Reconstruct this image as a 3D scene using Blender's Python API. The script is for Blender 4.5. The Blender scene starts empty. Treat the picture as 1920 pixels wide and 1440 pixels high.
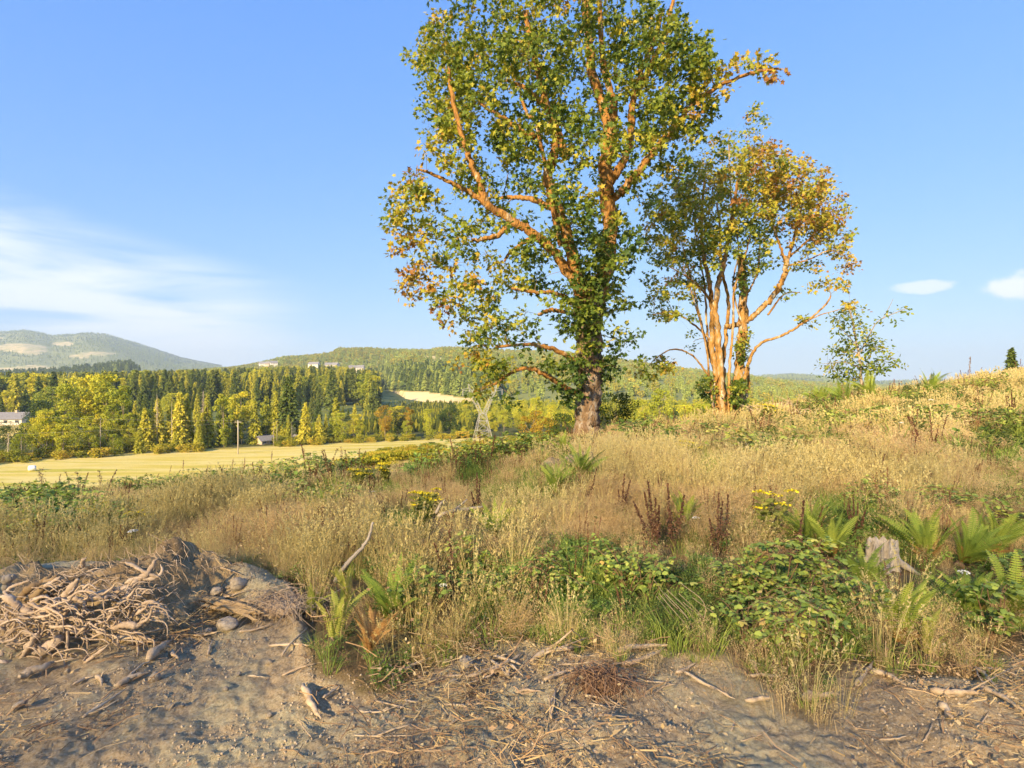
import bpy, math, random
import numpy as np
from mathutils import Vector, Matrix

rng = np.random.default_rng(11)
random.seed(11)
SC = bpy.context.scene
COL = SC.collection

# ------------------------------------------------------------------ camera, sky, sun, exposure
FPX = 1067.0            # focal length in photo pixels (photo is 1920 x 1440, 20 mm on 36 mm)
EYE = 2.0
cam = bpy.data.cameras.new("camera")
cam.lens = 20.0; cam.sensor_width = 36.0; cam.sensor_fit = 'HORIZONTAL'
cam.clip_start = 0.05; cam.clip_end = 30000
camo = bpy.data.objects.new("camera", cam); COL.objects.link(camo)
camo.location = (0, 0, EYE); camo.rotation_euler = (math.radians(90), 0, 0)
SC.camera = camo
SC.render.resolution_x, SC.render.resolution_y = 1024, 768

SUN_AZ = math.radians(28)      # light travels toward +x (right) and +y (away)
SUN_EL = math.radians(22)
S2 = np.array([math.sin(SUN_AZ), math.cos(SUN_AZ)])
T2 = np.array([S2[1], -S2[0]])
world = bpy.data.worlds.new("World"); SC.world = world; world.use_nodes = True

def make_world():
    nt = world.node_tree; N = nt.nodes; L = nt.links
    N.clear()
    out = N.new('ShaderNodeOutputWorld'); bg = N.new('ShaderNodeBackground')
    sky = N.new('ShaderNodeTexSky'); sky.sky_type = 'NISHITA'; sky.sun_disc = False
    sky.sun_elevation = SUN_EL; sky.sun_rotation = math.atan2(-S2[0], -S2[1])
    sky.altitude = 200; sky.air_density = 0.6; sky.dust_density = 0.2; sky.ozone_density = 2.0
    bg.inputs['Strength'].default_value = 0.10
    # even tone curve over the whole sky: the photograph's soft, high-key sky
    sr = N.new('ShaderNodeSeparateColor'); cr = N.new('ShaderNodeCombineColor'); L.new(sky.outputs[0], sr.inputs[0])
    for k, (p, g) in enumerate(((0.71, 3.75), (0.47, 3.85), (0.14, 4.2))):
        a = N.new('ShaderNodeMath'); a.operation = 'MULTIPLY'; a.inputs[1].default_value = 0.1; L.new(sr.outputs[k], a.inputs[0])
        b = N.new('ShaderNodeMath'); b.operation = 'POWER'; b.inputs[1].default_value = p; L.new(a.outputs[0], b.inputs[0])
        c = N.new('ShaderNodeMath'); c.operation = 'MULTIPLY'; c.inputs[1].default_value = g; L.new(b.outputs[0], c.inputs[0])
        L.new(c.outputs[0], cr.inputs[k])
    hs = cr
    tc = N.new('ShaderNodeTexCoord')
    def math_(op, a, b=None, clamp=False):
        m = N.new('ShaderNodeMath'); m.operation = op; m.use_clamp = clamp
        for i, v in enumerate((a, b)):
            if v is None: continue
            if isinstance(v, (int, float)): m.inputs[i].default_value = v
            else: L.new(v, m.inputs[i])
        return m.outputs[0]
    sep = N.new('ShaderNodeSeparateXYZ'); L.new(tc.outputs['Generated'], sep.inputs[0])
    az = math_('ARCTAN2', sep.outputs[0], sep.outputs[1])         # radians right of straight ahead
    el = math_('ARCSINE', sep.outputs[2])
    com = N.new('ShaderNodeCombineXYZ'); L.new(az, com.inputs[0]); L.new(el, com.inputs[1])
    mp = N.new('ShaderNodeMapping'); mp.inputs['Rotation'].default_value = (0, 0, math.radians(9))
    mp.inputs['Scale'].default_value = (2.0, 11.0, 1); L.new(com.outputs[0], mp.inputs[0])
    nz = N.new('ShaderNodeTexNoise'); nz.inputs['Scale'].default_value = 1.6; nz.inputs['Detail'].default_value = 6
    nz.inputs['Roughness'].default_value = 0.55; nz.inputs['Distortion'].default_value = 0.5
    L.new(mp.outputs[0], nz.inputs['Vector'])
    def smooth(v, a, b):
        r = N.new('ShaderNodeMapRange'); r.interpolation_type = 'SMOOTHSTEP'
        r.inputs['From Min'].default_value = a; r.inputs['From Max'].default_value = b
        L.new(v, r.inputs['Value']); return r.outputs[0]
    # broad thin veil of cirrus, low in the sky to the left
    slope = math_('ADD', el, math_('MULTIPLY', az, 0.22))          # its top edge sinks to the right
    veil = math_('MULTIPLY', smooth(slope, 0.105, 0.03), smooth(el, -0.02, 0.05))
    veil = math_('MULTIPLY', veil, smooth(az, -0.28, -0.5))
    veil = math_('MULTIPLY', veil, smooth(nz.outputs[0], 0.30, 0.62))
    veil = math_('MULTIPLY', veil, 0.92)
    # two small cumulus puffs low on the right
    nz2 = N.new('ShaderNodeTexNoise'); nz2.inputs['Scale'].default_value = 34; nz2.inputs['Detail'].default_value = 7
    L.new(com.outputs[0], nz2.inputs['Vector'])
    def puff(a0, e0, ra, re):
        da = math_('DIVIDE', math_('SUBTRACT', az, a0), ra)
        de = math_('DIVIDE', math_('SUBTRACT', el, e0), re)
        d2 = math_('ADD', math_('MULTIPLY', da, da), math_('MULTIPLY', de, de))
        d2 = math_('ADD', d2, math_('MULTIPLY', math_('SUBTRACT', nz2.outputs[0], 0.5), 2.4))
        return smooth(d2, 0.95, 0.15)
    p1 = math_('MULTIPLY', puff(0.622, 0.1375, 0.045, 0.011), 0.75)
    p2 = puff(0.735, 0.128, 0.050, 0.022)
    cl = math_('MAXIMUM', veil, math_('MAXIMUM', p1, p2))
    mix = N.new('ShaderNodeMix'); mix.data_type = 'RGBA'
    L.new(cl, mix.inputs['Factor']); L.new(hs.outputs[0], mix.inputs['A'])
    mix.inputs['B'].default_value = (3.7, 3.9, 4.2, 1)
    L.new(mix.outputs['Result'], bg.inputs['Color']); L.new(bg.outputs[0], out.inputs[0])
make_world()

sun = bpy.data.lights.new("sun", 'SUN'); sun.energy = 4.2; sun.angle = math.radians(1.4); sun.color = (1.0, 0.78, 0.47)
suno = bpy.data.objects.new("sun", sun); COL.objects.link(suno)
d = Vector((S2[0]*math.cos(SUN_EL), S2[1]*math.cos(SUN_EL), -math.sin(SUN_EL)))
suno.rotation_euler = d.to_track_quat('-Z', 'Y').to_euler(); suno.location = (-40, -40, 30)

SC.view_settings.view_transform = 'Standard'; SC.view_settings.look = 'None'
SC.view_settings.gamma = 1.0; SC.view_settings.use_curve_mapping = False
SC.view_settings.exposure = 1.6
SC.cycles.max_bounces = 4; SC.cycles.diffuse_bounces = 2; SC.cycles.transmission_bounces = 2
SC.cycles.glossy_bounces = 2; SC.cycles.volume_bounces = 0; SC.cycles.transparent_max_bounces = 4
SC.cycles.use_denoising = True; SC.cycles.use_adaptive_sampling = True; SC.cycles.adaptive_threshold = 0.025
SC.cycles.sample_clamp_indirect = 4.0

# ------------------------------------------------------------------ materials
MATS = {}
def mat(name, stops, scale=6.0, detail=5.0, rough=0.9, use='tint', transl=0.0, bump=0.0, bump_scale=40.0,
        noise_w=0.5, rand_w=0.0, spec=0.15, stretch=None, inst=False, coord='Object', tr_gain=1.25):
    """Colour ramp over (per-vertex tint + noise + per-object random)."""
    if name in MATS: return MATS[name]
    m = bpy.data.materials.new(name); m.use_nodes = True
    nt = m.node_tree; N = nt.nodes; L = nt.links; N.clear()
    out = N.new('ShaderNodeOutputMaterial')
    tc = N.new('ShaderNodeTexCoord')
    vec = tc.outputs[coord]
    if stretch:
        mp = N.new('ShaderNodeMapping'); mp.inputs['Scale'].default_value = stretch
        L.new(vec, mp.inputs[0]); vec = mp.outputs[0]
    val = None
    def add(a, b, wb):
        mm = N.new('ShaderNodeMath'); mm.operation = 'MULTIPLY_ADD'
        L.new(b, mm.inputs[0]); mm.inputs[1].default_value = wb
        if a is None: mm.inputs[2].default_value = 0.0
        else: L.new(a, mm.inputs[2])
        return mm.outputs[0]
    tw = 1.0 - noise_w - rand_w
    if use and tw > 0:
        at = N.new('ShaderNodeAttribute'); at.attribute_name = use
        val = add(val, at.outputs['Fac'], tw)
    if noise_w > 0:
        nz = N.new('ShaderNodeTexNoise'); nz.inputs['Scale'].default_value = scale
        nz.inputs['Detail'].default_value = detail; nz.inputs['Roughness'].default_value = 0.62
        L.new(vec, nz.inputs['Vector'])
        st = N.new('ShaderNodeMapRange'); st.inputs['From Min'].default_value = 0.28; st.inputs['From Max'].default_value = 0.72
        L.new(nz.outputs[0], st.inputs['Value'])
        val = add(val, st.outputs[0], noise_w)
    if rand_w > 0:
        if inst:
            at2 = N.new('ShaderNodeAttribute'); at2.attribute_name = 'hue'; at2.attribute_type = 'INSTANCER'
            val = add(val, at2.outputs['Fac'], rand_w)
        else:
            oi = N.new('ShaderNodeObjectInfo'); val = add(val, oi.outputs['Random'], rand_w)
    rp = N.new('ShaderNodeValToRGB'); els = rp.color_ramp.elements
    els[0].position = stops[0][0]; els[0].color = (*stops[0][1], 1)
    els[1].position = stops[-1][0]; els[1].color = (*stops[-1][1], 1)
    for p, c in stops[1:-1]:
        e = els.new(p); e.color = (*c, 1)
    L.new(val, rp.inputs[0])
    bs = N.new('ShaderNodeBsdfPrincipled'); bs.inputs['Roughness'].default_value = rough
    bs.inputs['Specular IOR Level'].default_value = spec
    L.new(rp.outputs[0], bs.inputs['Base Color'])
    if bump > 0:
        nb = N.new('ShaderNodeTexNoise'); nb.inputs['Scale'].default_value = bump_scale; nb.inputs['Detail'].default_value = 6
        L.new(vec, nb.inputs['Vector'])
        bp = N.new('ShaderNodeBump'); bp.inputs['Strength'].default_value = 1.0; bp.inputs['Distance'].default_value = bump
        L.new(nb.outputs[0], bp.inputs['Height']); L.new(bp.outputs[0], bs.inputs['Normal'])
    sh = bs.outputs[0]
    if transl > 0:
        tr = N.new('ShaderNodeBsdfTranslucent')
        g = N.new('ShaderNodeMix'); g.data_type = 'RGBA'; g.blend_type = 'MULTIPLY'; g.inputs['Factor'].default_value = 1
        g.inputs['B'].default_value = (tr_gain, tr_gain, tr_gain*0.7, 1)
        L.new(rp.outputs[0], g.inputs['A']); L.new(g.outputs['Result'], tr.inputs['Color'])
        mx = N.new('ShaderNodeMixShader'); mx.inputs[0].default_value = transl
        L.new(sh, mx.inputs[1]); L.new(tr.outputs[0], mx.inputs[2]); sh = mx.outputs[0]
    L.new(sh, out.inputs['Surface'])
    MATS[name] = m
    return m

# ------------------------------------------------------------------ mesh helpers
class MB:
    """Collects triangles/quads with a per-vertex tint and links them as ONE mesh."""
    def __init__(s): s.v = []; s.t = []; s.q = []; s.c = []; s.n = 0; s.mi = []; s.mq = []
    def add(s, v, tris=None, quads=None, tint=0.5, mi=0):
        v = np.asarray(v, float).reshape(-1, 3)
        s.v.append(v); c = np.broadcast_to(np.asarray(tint, float), (len(v),)); s.c.append(c)
        if tris is not None and len(tris):
            t = np.asarray(tris, int).reshape(-1, 3) + s.n; s.t.append(t); s.mi.append(np.full(len(t), mi))
        if quads is not None and len(quads):
            q = np.asarray(quads, int).reshape(-1, 4) + s.n; s.q.append(q); s.mq.append(np.full(len(q), mi))
        s.n += len(v)
    def tube(s, pts, rad, seg=6, tint=0.5, jit=0.0, cap=True, mi=0):
        P = np.asarray(pts, float); n = len(P); R = np.broadcast_to(np.asarray(rad, float), (n,))
        T = np.gradient(P, axis=0); T /= np.linalg.norm(T, axis=1)[:, None] + 1e-9
        ref = np.array([0, 0, 1.0]) if abs(T[0, 2]) < 0.9 else np.array([1.0, 0, 0])
        a = np.linspace(0, 2*np.pi, seg, endpoint=False)
        rings = []
        u = np.cross(T[0], ref); u /= np.linalg.norm(u)
        for i in range(n):
            u = u - T[i]*np.dot(u, T[i]); u /= np.linalg.norm(u) + 1e-9
            w = np.cross(T[i], u)
            rr = R[i]*(1 + jit*rng.normal(size=seg)) if jit else R[i]
            rings.append(P[i] + (np.cos(a)*rr)[:, None]*u + (np.sin(a)*rr)[:, None]*w)
        V = np.concatenate(rings)
        i = np.arange(n-1)[:, None]*seg; j = np.arange(seg)[None]; k = (j+1) % seg
        Q = np.stack([i+j, i+k, i+seg+k, i+seg+j], -1).reshape(-1, 4)
        tr = []
        if cap and seg > 2:
            tr = [[0, x+1, x] for x in range(1, seg-1)] + [[(n-1)*seg, (n-1)*seg+x, (n-1)*seg+x+1] for x in range(1, seg-1)]
        if np.ndim(tint): tint = np.repeat(np.asarray(tint), seg)
        s.add(V, tr, Q, tint, mi)
    def inst(s, tv, tt, pos, rot, scl, tint, mi=0):
        """Numpy instancing of a small template: tv (n,3), tt (m,3), pos (N,3), rot (N,3,3), scl (N,)"""
        N = len(pos)
        if N == 0: return
        V = np.einsum('nij,kj->nki', rot, tv)*np.asarray(scl).reshape(-1, 1, 1) + pos[:, None]
        F = (np.arange(N)[:, None, None]*len(tv) + tt[None]).reshape(-1, 3)
        s.add(V.reshape(-1, 3), F, None, np.repeat(np.broadcast_to(tint, (N,)), len(tv)), mi)
    def mesh(s, name, mats, smooth=False):
        me = bpy.data.meshes.new(name)
        V = np.concatenate(s.v)
        T = np.concatenate(s.t) if s.t else np.zeros((0, 3), int)
        Q = np.concatenate(s.q) if s.q else np.zeros((0, 4), int)
        me.vertices.add(len(V)); me.vertices.foreach_set('co', V.ravel().astype(np.float32))
        me.loops.add(T.size + Q.size)
        me.loops.foreach_set('vertex_index', np.concatenate([T.ravel(), Q.ravel()]).astype(np.int32))
        me.polygons.add(len(T) + len(Q))
        st = np.concatenate([np.arange(len(T))*3, T.size + np.arange(len(Q))*4])
        me.polygons.foreach_set('loop_start', st.astype(np.int32))
        mi = np.concatenate(([np.concatenate(s.mi)] if s.mi else []) + ([np.concatenate(s.mq)] if s.mq else []))
        me.polygons.foreach_set('material_index', mi.astype(np.int32))
        me.polygons.foreach_set('use_smooth', np.full(len(T)+len(Q), smooth))
        at = me.attributes.new('tint', 'FLOAT', 'POINT'); at.data.foreach_set('value', np.concatenate(s.c).astype(np.float32))
        for m in (mats if isinstance(mats, (list, tuple)) else [mats]): me.materials.append(m)
        me.update(calc_edges=True); me.validate()
        return me
    def build(s, name, mats, parent=None, smooth=False):
        return obj(name, s.mesh(name, mats, smooth), parent)

def obj(name, me, parent=None):
    o = bpy.data.objects.new(name, me); COL.objects.link(o)
    if parent is not None: o.parent = parent
    return o
def tag(o, label=None, cat=None, group=None, kind=None):
    if label: o['label'] = label
    if cat: o['category'] = cat
    if group: o['group'] = group
    if kind: o['kind'] = kind
    return o
def empty(name, loc=(0, 0, 0), rz=0.0, scl=1.0):
    o = bpy.data.objects.new(name, None); COL.objects.link(o)
    o.empty_display_size = 0.2
    o.location = loc; o.rotation_euler = (0, 0, rz)
    o.scale = (scl,)*3 if np.ndim(scl) == 0 else scl
    return o
def thing(name, label, cat, loc=(0, 0, 0), group=None, rz=0.0, scl=1.0):
    return tag(empty(name, loc, rz, scl), label, cat, group)
def rand_rot(n, up=0.0):
    """random rotation matrices; up>0 biases local z toward world up"""
    z = rng.normal(size=(n, 3)); z[:, 2] += up; z /= np.linalg.norm(z, axis=1)[:, None]
    x = rng.normal(size=(n, 3)); x -= z*(x*z).sum(1)[:, None]; x /= np.linalg.norm(x, axis=1)[:, None]
    y = np.cross(z, x)
    return np.stack([x, y, z], -1)
def frame(dirs, roll=None):
    """rotation with local x along dirs"""
    x = dirs/np.linalg.norm(dirs, axis=1)[:, None]
    r = rng.normal(size=x.shape) if roll is None else roll
    z = r - x*(r*x).sum(1)[:, None]; z /= np.linalg.norm(z, axis=1)[:, None] + 1e-9
    return np.stack([x, np.cross(z, x), z], -1)
def spline(pts, n):
    """Catmull-Rom resampling of any-dimensional points"""
    P = np.asarray(pts, float)
    if len(P) == 2: return P[0] + (P[1]-P[0])*np.linspace(0, 1, n)[:, None]
    P = np.vstack([2*P[0]-P[1], P, 2*P[-1]-P[-2]])
    m = len(P)-3; out = []
    for t in np.linspace(0, m-1e-6, n):
        i = int(t); f = t-i; a, b, c, e = P[i:i+4]
        out.append(0.5*((2*b)+(c-a)*f+(2*a-5*b+4*c-e)*f*f+(3*b-a-3*c+e)*f**3))
    return np.array(out)

# value noise, vectorised
_perm = rng.permutation(4096)
_vals = rng.random(4096)
def vnoise(x, y, sc=1.0, seed=0):
    x = np.asarray(x)*sc + seed*17.31; y = np.asarray(y)*sc + seed*9.77
    xi = np.floor(x).astype(int); yi = np.floor(y).astype(int); fx = x-xi; fy = y-yi
    fx = fx*fx*(3-2*fx); fy = fy*fy*(3-2*fy)
    def h(a, b): return _vals[_perm[(a + _perm[b & 4095]) & 4095]]
    return (h(xi, yi)*(1-fx)+h(xi+1, yi)*fx)*(1-fy) + (h(xi, yi+1)*(1-fx)+h(xi+1, yi+1)*fx)*fy
def fbm(x, y, sc, oct=4, seed=0):
    t = 0; a = 0.5; s = 0
    for o in range(oct): t = t + a*vnoise(x, y, sc*2**o, seed+o); s += a; a *= 0.5
    return t/s

# ------------------------------------------------------------------ terrain height
COLS = {   # photo column -> (depth, height relative to the eye)
    -1300: [(1, -2.0), (4, -2.1), (8, -3.0), (16, -5.0), (40, -10), (80, -17), (100, -18.5)],
    -500: [(1, -2.0), (4, -2.1), (6, -2.3), (10, -3.0), (17, -4.2), (26, -6.0), (45, -13), (75, -18.5)],
    0:    [(1, -2.0), (4, -2.05), (6, -2.15), (9, -2.45), (13, -3.0), (18, -3.85), (25, -4.95), (40, -10), (75, -18.5)],
    250:  [(1, -2.0), (4, -2.0), (6, -2.05), (9, -2.35), (13, -2.9), (20, -3.9), (27, -4.95), (42, -10), (78, -18.5)],
    500:  [(1, -2.0), (4, -1.98), (6, -1.95), (9, -2.2), (13, -2.65), (20, -3.6), (30, -5.05), (45, -9), (85, -18), (110, -18.5)],
    700:  [(1, -2.0), (4, -1.97), (6, -1.9), (9, -2.05), (13, -2.4), (20, -3.25), (32, -5.0), (48, -7.6), (80, -11.2), (120, -15.0), (160, -18.0), (180, -18.5)],
    900:  [(1, -2.0), (4, -1.97), (6, -1.85), (9, -1.9), (13, -2.1), (20, -2.85), (32, -4.35), (48, -6.6), (80, -10.2), (120, -14.0), (160, -17.0), (195, -18.5)],
    1000: [(1, -2.0), (4, -1.97), (6, -1.85), (9, -1.8), (13, -1.9), (20, -2.3), (28, -3.2), (45, -5.8), (80, -10.2), (140, -16), (195, -18.5)],
    1100: [(1, -2.0), (4, -1.97), (6, -1.85), (9, -1.75), (13, -1.75), (22, -2.0), (28, -2.7), (45, -5.0), (80, -10), (150, -17), (195, -18.5)],
    1230: [(1, -2.0), (4, -1.97), (6, -1.85), (9, -1.7), (13, -1.62), (22, -1.85), (32, -2.7), (45, -4.5), (80, -10), (150, -17), (195, -18.5)],
    1360: [(1, -2.0), (4, -1.97), (6, -1.85), (9, -1.7), (13, -1.5), (20, -1.6), (28, -1.95), (36, -2.4), (50, -4.6), (90, -12), (150, -17), (195, -18.5)],
    1500: [(1, -2.0), (4, -1.98), (6, -1.88), (9, -1.7), (13, -1.5), (20, -1.35), (28, -1.45), (38, -1.5), (50, -2.4), (90, -8), (150, -17), (195, -18.5)],
    1620: [(1, -2.0), (4, -1.98), (6, -1.88), (9, -1.68), (13, -1.4), (20, -1.15), (28, -1.0), (36, -0.8), (50, -2.0), (90, -8), (150, -17), (195, -18.5)],
    1760: [(1, -2.0), (4, -1.98), (6, -1.88), (9, -1.6), (13, -1.3), (20, -0.9), (28, -0.5), (36, -0.3), (50, -1.5), (90, -8), (150, -17), (195, -18.5)],
    1920: [(1, -2.0), (4, -1.98), (6, -1.85), (9, -1.55), (13, -1.2), (20, -0.55), (32, 0.4), (42, 0.2), (60, -2.0), (90, -6), (150, -15), (195, -18.5)],
    2500: [(1, -2.0), (4, -1.9), (6, -1.7), (10, -1.2), (16, -0.2), (24, 0.7), (40, 1.2), (60, -1.0), (90, -6), (195, -18.5)],
    3300: [(1, -2.0), (4, -1.8), (6, -1.5), (10, -0.8), (16, 0.3), (24, 1.0), (40, 1.0), (80, -6), (195, -18.5)],
}
TH = np.radians(np.arange(-180, 180.1, 1.0)); LR = np.linspace(math.log(0.8), math.log(400), 260)
def _table():
    ths = []; cols = []
    flat = [(1, -2.0), (40, -2.2), (90, -6.0), (195, -18.5)]
    def col(pts, c):
        Y = np.exp(LR)*c
        return np.interp(np.log(Y), [math.log(p[0]) for p in pts], [p[1] for p in pts])
    for px, pts in sorted(COLS.items()):
        th = math.atan2(px-960, FPX); ths.append(th); cols.append(col(pts, math.cos(th)))
    ths = [-math.pi, -math.radians(95)] + ths + [math.radians(100), math.pi]
    cols = [col(flat, 1)]*2 + cols + [col([(1, -2), (6, -1.6), (20, -0.5), (60, -1), (195, -18.5)], 1), col(flat, 1)]
    A = np.array(cols); T = np.empty((len(TH), len(LR)))
    for j in range(len(LR)): T[:, j] = np.interp(TH, ths, A[:, j])
    k = np.array([1, 4, 6, 4, 1.])/16
    for _ in range(3):
        T = np.apply_along_axis(lambda r: np.convolve(np.pad(r, 2, mode='edge'), k, 'valid'), 1, T)
    for _ in range(2):
        T = np.apply_along_axis(lambda r: np.convolve(np.pad(r, 2, mode='wrap'), k, 'valid'), 0, T)
    return T
TAB = _table()
# where the bare scraped dirt ends and the growth begins, as photo points
EDGE_PX = [(-500, 1075), (0, 1075), (120, 1062), (300, 1072), (430, 1080), (540, 1100), (585, 1212), (640, 1257), (720, 1290),
           (790, 1262), (900, 1237), (1050, 1222), (1200, 1227), (1290, 1247), (1400, 1290), (1520, 1312), (1660, 1302), (1780, 1272), (1920, 1237), (2600, 1180)]
_eth = np.array([math.atan2(p-960, FPX) for p, _ in EDGE_PX])
_er = np.array([2.0*FPX/(y-720)/math.cos(math.atan2(p-960, FPX)) for p, y in EDGE_PX])
def edge_r(th): return np.interp(th, _eth, _er)
def H0(X, Y):
    X = np.asarray(X, float); Y = np.asarray(Y, float)
    th = np.arctan2(X, Y); r = np.hypot(X, Y)
    a = (th + math.pi)/math.radians(1.0); b = (np.log(np.clip(r, 0.81, 399)) - LR[0])/(LR[1]-LR[0])
    i = np.clip(a.astype(int), 0, len(TH)-2); j = np.clip(b.astype(int), 0, len(LR)-2); fa = a-i; fb = b-j
    z = (TAB[i, j]*(1-fa)+TAB[i+1, j]*fa)*(1-fb) + (TAB[i, j+1]*(1-fa)+TAB[i+1, j+1]*fa)*fb
    return z + EYE
def dirt_mask(X, Y):
    th = np.arctan2(X, Y); r = np.hypot(X, Y)
    e = edge_r(th) + (fbm(X, Y, 2.2, 3, 3)-0.5)*1.0
    return np.clip((e - r)/0.5 + 0.5, 0, 1)
def H(X, Y):
    X = np.asarray(X, float); Y = np.asarray(Y, float)
    r = np.hypot(X, Y); near = np.clip(1-(r-45)/60, 0, 1)
    z = H0(X, Y) + (fbm(X, Y, 0.35, 4, 1)-0.5)*0.45*near*np.clip(r/6, 0.15, 1)
    # berm of pushed-up soil along the left edge of the scraped strip
    th = np.arctan2(X, Y)
    b = np.exp(-((r-edge_r(th)+0.35)/0.55)**2)*np.clip((np.radians(-19)-th)/np.radians(6), 0, 1)
    z = z + b*0.30
    d = dirt_mask(X, Y)
    z = z + d*(fbm(X, Y, 1.3, 3, 5)-0.5)*0.16 + d*(fbm(X, Y, 5, 4, 6)-0.5)*0.06 + d*(fbm(X, Y, 18, 3, 7)-0.5)*0.042
    # pale heap of soil by the big maple
    return z
def W(px, py, Y):
    return np.array([(px-960)/FPX*Y, Y, EYE-(py-720)/FPX*Y])
_YS = np.exp(np.linspace(math.log(2.0), math.log(260), 900))
def hit(px, py):
    """first point of the ground seen at a photo pixel"""
    X = (px-960)/FPX*_YS; Z = EYE-(py-720)/FPX*_YS
    below = np.nonzero(Z <= H(X, _YS))[0]
    Y = _YS[below[0]] if len(below) else _YS[-1]
    x = (px-960)/FPX*Y
    return np.array([x, Y, float(H(x, Y))])
def on(px, Y):
    x = (px-960)/FPX*Y
    return np.array([x, Y, float(H(x, Y))])

# ------------------------------------------------------------------ the ground sheet
def zone_colour(X, Y, Z):
    """tint: 0 bare dirt .. 0.3 dry thatch .. 0.5 hay field .. 0.75 pasture .. 1 woodland floor"""
    r = np.hypot(X, Y); d = dirt_mask(X, Y)
    t = 0.3*(1-d)
    far = np.clip((r-70)/25, 0, 1); t = t*(1-far) + 0.5*far
    px = 960+FPX*X/np.maximum(Y, 1)
    edge = np.where(Y > 0, 131+np.clip(px, -500, 950)*0.069, 131)
    w = np.clip((Y-edge)/8, 0, 1)*(Y > 60); t = t*(1-w) + 0.9*w
    return t
def ground():
    angs = np.concatenate([np.arange(-180, -56, 4.0), np.arange(-56, 56.01, 0.24), np.arange(60, 180, 4.0)])
    rr = [0.0, 0.6, 1.0, 1.4, 1.8]
    while rr[-1] < 7.5: rr.append(rr[-1]*1.0052)
    while rr[-1] < 11: rr.append(rr[-1]*1.01)
    while rr[-1] < 60: rr.append(rr[-1]*1.02)
    while rr[-1] < 260: rr.append(rr[-1]*1.035)
    while rr[-1] < 6500: rr.append(rr[-1]*1.3)
    rr = np.array(rr[1:]); th = np.radians(angs); n = len(th)
    R, A = np.meshgrid(rr, th, indexing='ij')
    X = R*np.sin(A); Y = R*np.cos(A); Z = H(X, Y)
    Z = np.where(R > 260, -18.5+EYE, Z)
    V = np.stack([X, Y, Z], -1).reshape(-1, 3)
    t = zone_colour(X, Y, Z).reshape(-1)
    i = np.arange(len(rr)-1)[:, None]*n; j = np.arange(n)[None]; k = (j+1) % n
    Q = np.stack([i+j, i+n+j, i+n+k, i+k], -1).reshape(-1, 4)
    mb = MB(); mb.add(V, None, Q, t)
    mb.add([[0, 0, float(H(0.01, 0.01))]], None, None, 0.0)
    c = len(V)
    mb.t.append(np.array([[c, x, (x+1) % n] for x in range(n)])[:, [0, 2, 1]]); mb.mi.append(np.zeros(n, int))
    m = bpy.data.materials.new('soil_and_field'); m.use_nodes = True
    nt = m.node_tree; N = nt.nodes; L = nt.links
    bs = N['Principled BSDF']; bs.inputs['Roughness'].default_value = 0.95; bs.inputs['Specular IOR Level'].default_value = 0.05
    tc = N.new('ShaderNodeTexCoord')
    def noise(sc, det=6, rough=0.6, stretch=None):
        nz = N.new('ShaderNodeTexNoise'); nz.inputs['Scale'].default_value = sc; nz.inputs['Detail'].default_value = det
        nz.inputs['Roughness'].default_value = rough
        if stretch:
            mp = N.new('ShaderNodeMapping'); mp.inputs['Scale'].default_value = stretch[0]; mp.inputs['Rotation'].default_value = (0, 0, stretch[1])
            L.new(tc.outputs['Object'], mp.inputs[0]); L.new(mp.outputs[0], nz.inputs['Vector'])
        else: L.new(tc.outputs['Object'], nz.inputs['Vector'])
        return nz.outputs[0]
    def ramp(v, stops):
        rp = N.new('ShaderNodeValToRGB'); e = rp.color_ramp.elements
        e[0].position = stops[0][0]; e[0].color = (*stops[0][1], 1); e[1].position = stops[-1][0]; e[1].color = (*stops[-1][1], 1)
        for p, c_ in stops[1:-1]: q = e.new(p); q.color = (*c_, 1)
        L.new(v, rp.inputs[0]); return rp.outputs[0]
    def mixc(f, a, b):
        x = N.new('ShaderNodeMix'); x.data_type = 'RGBA'; L.new(f, x.inputs['Factor']); L.new(a, x.inputs['A']); L.new(b, x.inputs['B']); return x.outputs['Result']
    def step(v, a, b):
        r = N.new('ShaderNodeMapRange'); r.inputs['From Min'].default_value = a; r.inputs['From Max'].default_value = b; L.new(v, r.inputs['Value']); return r.outputs[0]
    at = N.new('ShaderNodeAttribute'); at.attribute_name = 'tint'
    dirt = ramp(noise(1.1, 10, 0.68), [(0.30, (0.334, 0.233, 0.137)), (0.46, (0.664, 0.476, 0.276)), (0.58, (0.750, 0.698, 0.406)), (0.72, (0.750, 0.750, 0.561))])
    dirt2 = ramp(noise(55, 6, 0.7), [(0.35, (0.289, 0.200, 0.119)), (0.52, (0.750, 0.555, 0.315)), (0.7, (0.750, 0.750, 0.589))])
    mx = N.new('ShaderNodeMix'); mx.data_type = 'RGBA'; mx.inputs['Factor'].default_value = 0.6
    L.new(dirt, mx.inputs['A']); L.new(dirt2, mx.inputs['B']); dirt = mx.outputs['Result']
    thatch = ramp(noise(3, 8, 0.7), [(0.3, (0.17, 0.12, 0.06)), (0.5, (0.32, 0.23, 0.115)), (0.7, (0.26, 0.20, 0.08))])
    hay = ramp(noise(0.05, 9, 0.62, ((0.45, 3.0, 1), math.radians(-6))), [(0.30, (0.46, 0.39, 0.06)), (0.43, (0.64, 0.50, 0.10)), (0.55, (0.74, 0.60, 0.22)), (0.63, (0.56, 0.46, 0.08)), (0.72, (0.42, 0.41, 0.07))])
    wood = ramp(noise(0.03, 8, 0.65), [(0.35, (0.05, 0.06, 0.02)), (0.6, (0.12, 0.12, 0.04)), (0.7, (0.28, 0.22, 0.08))])
    c_ = mixc(step(at.outputs['Fac'], 0.06, 0.2), dirt, thatch)
    c_ = mixc(step(at.outputs['Fac'], 0.34, 0.46), c_, hay)
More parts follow.
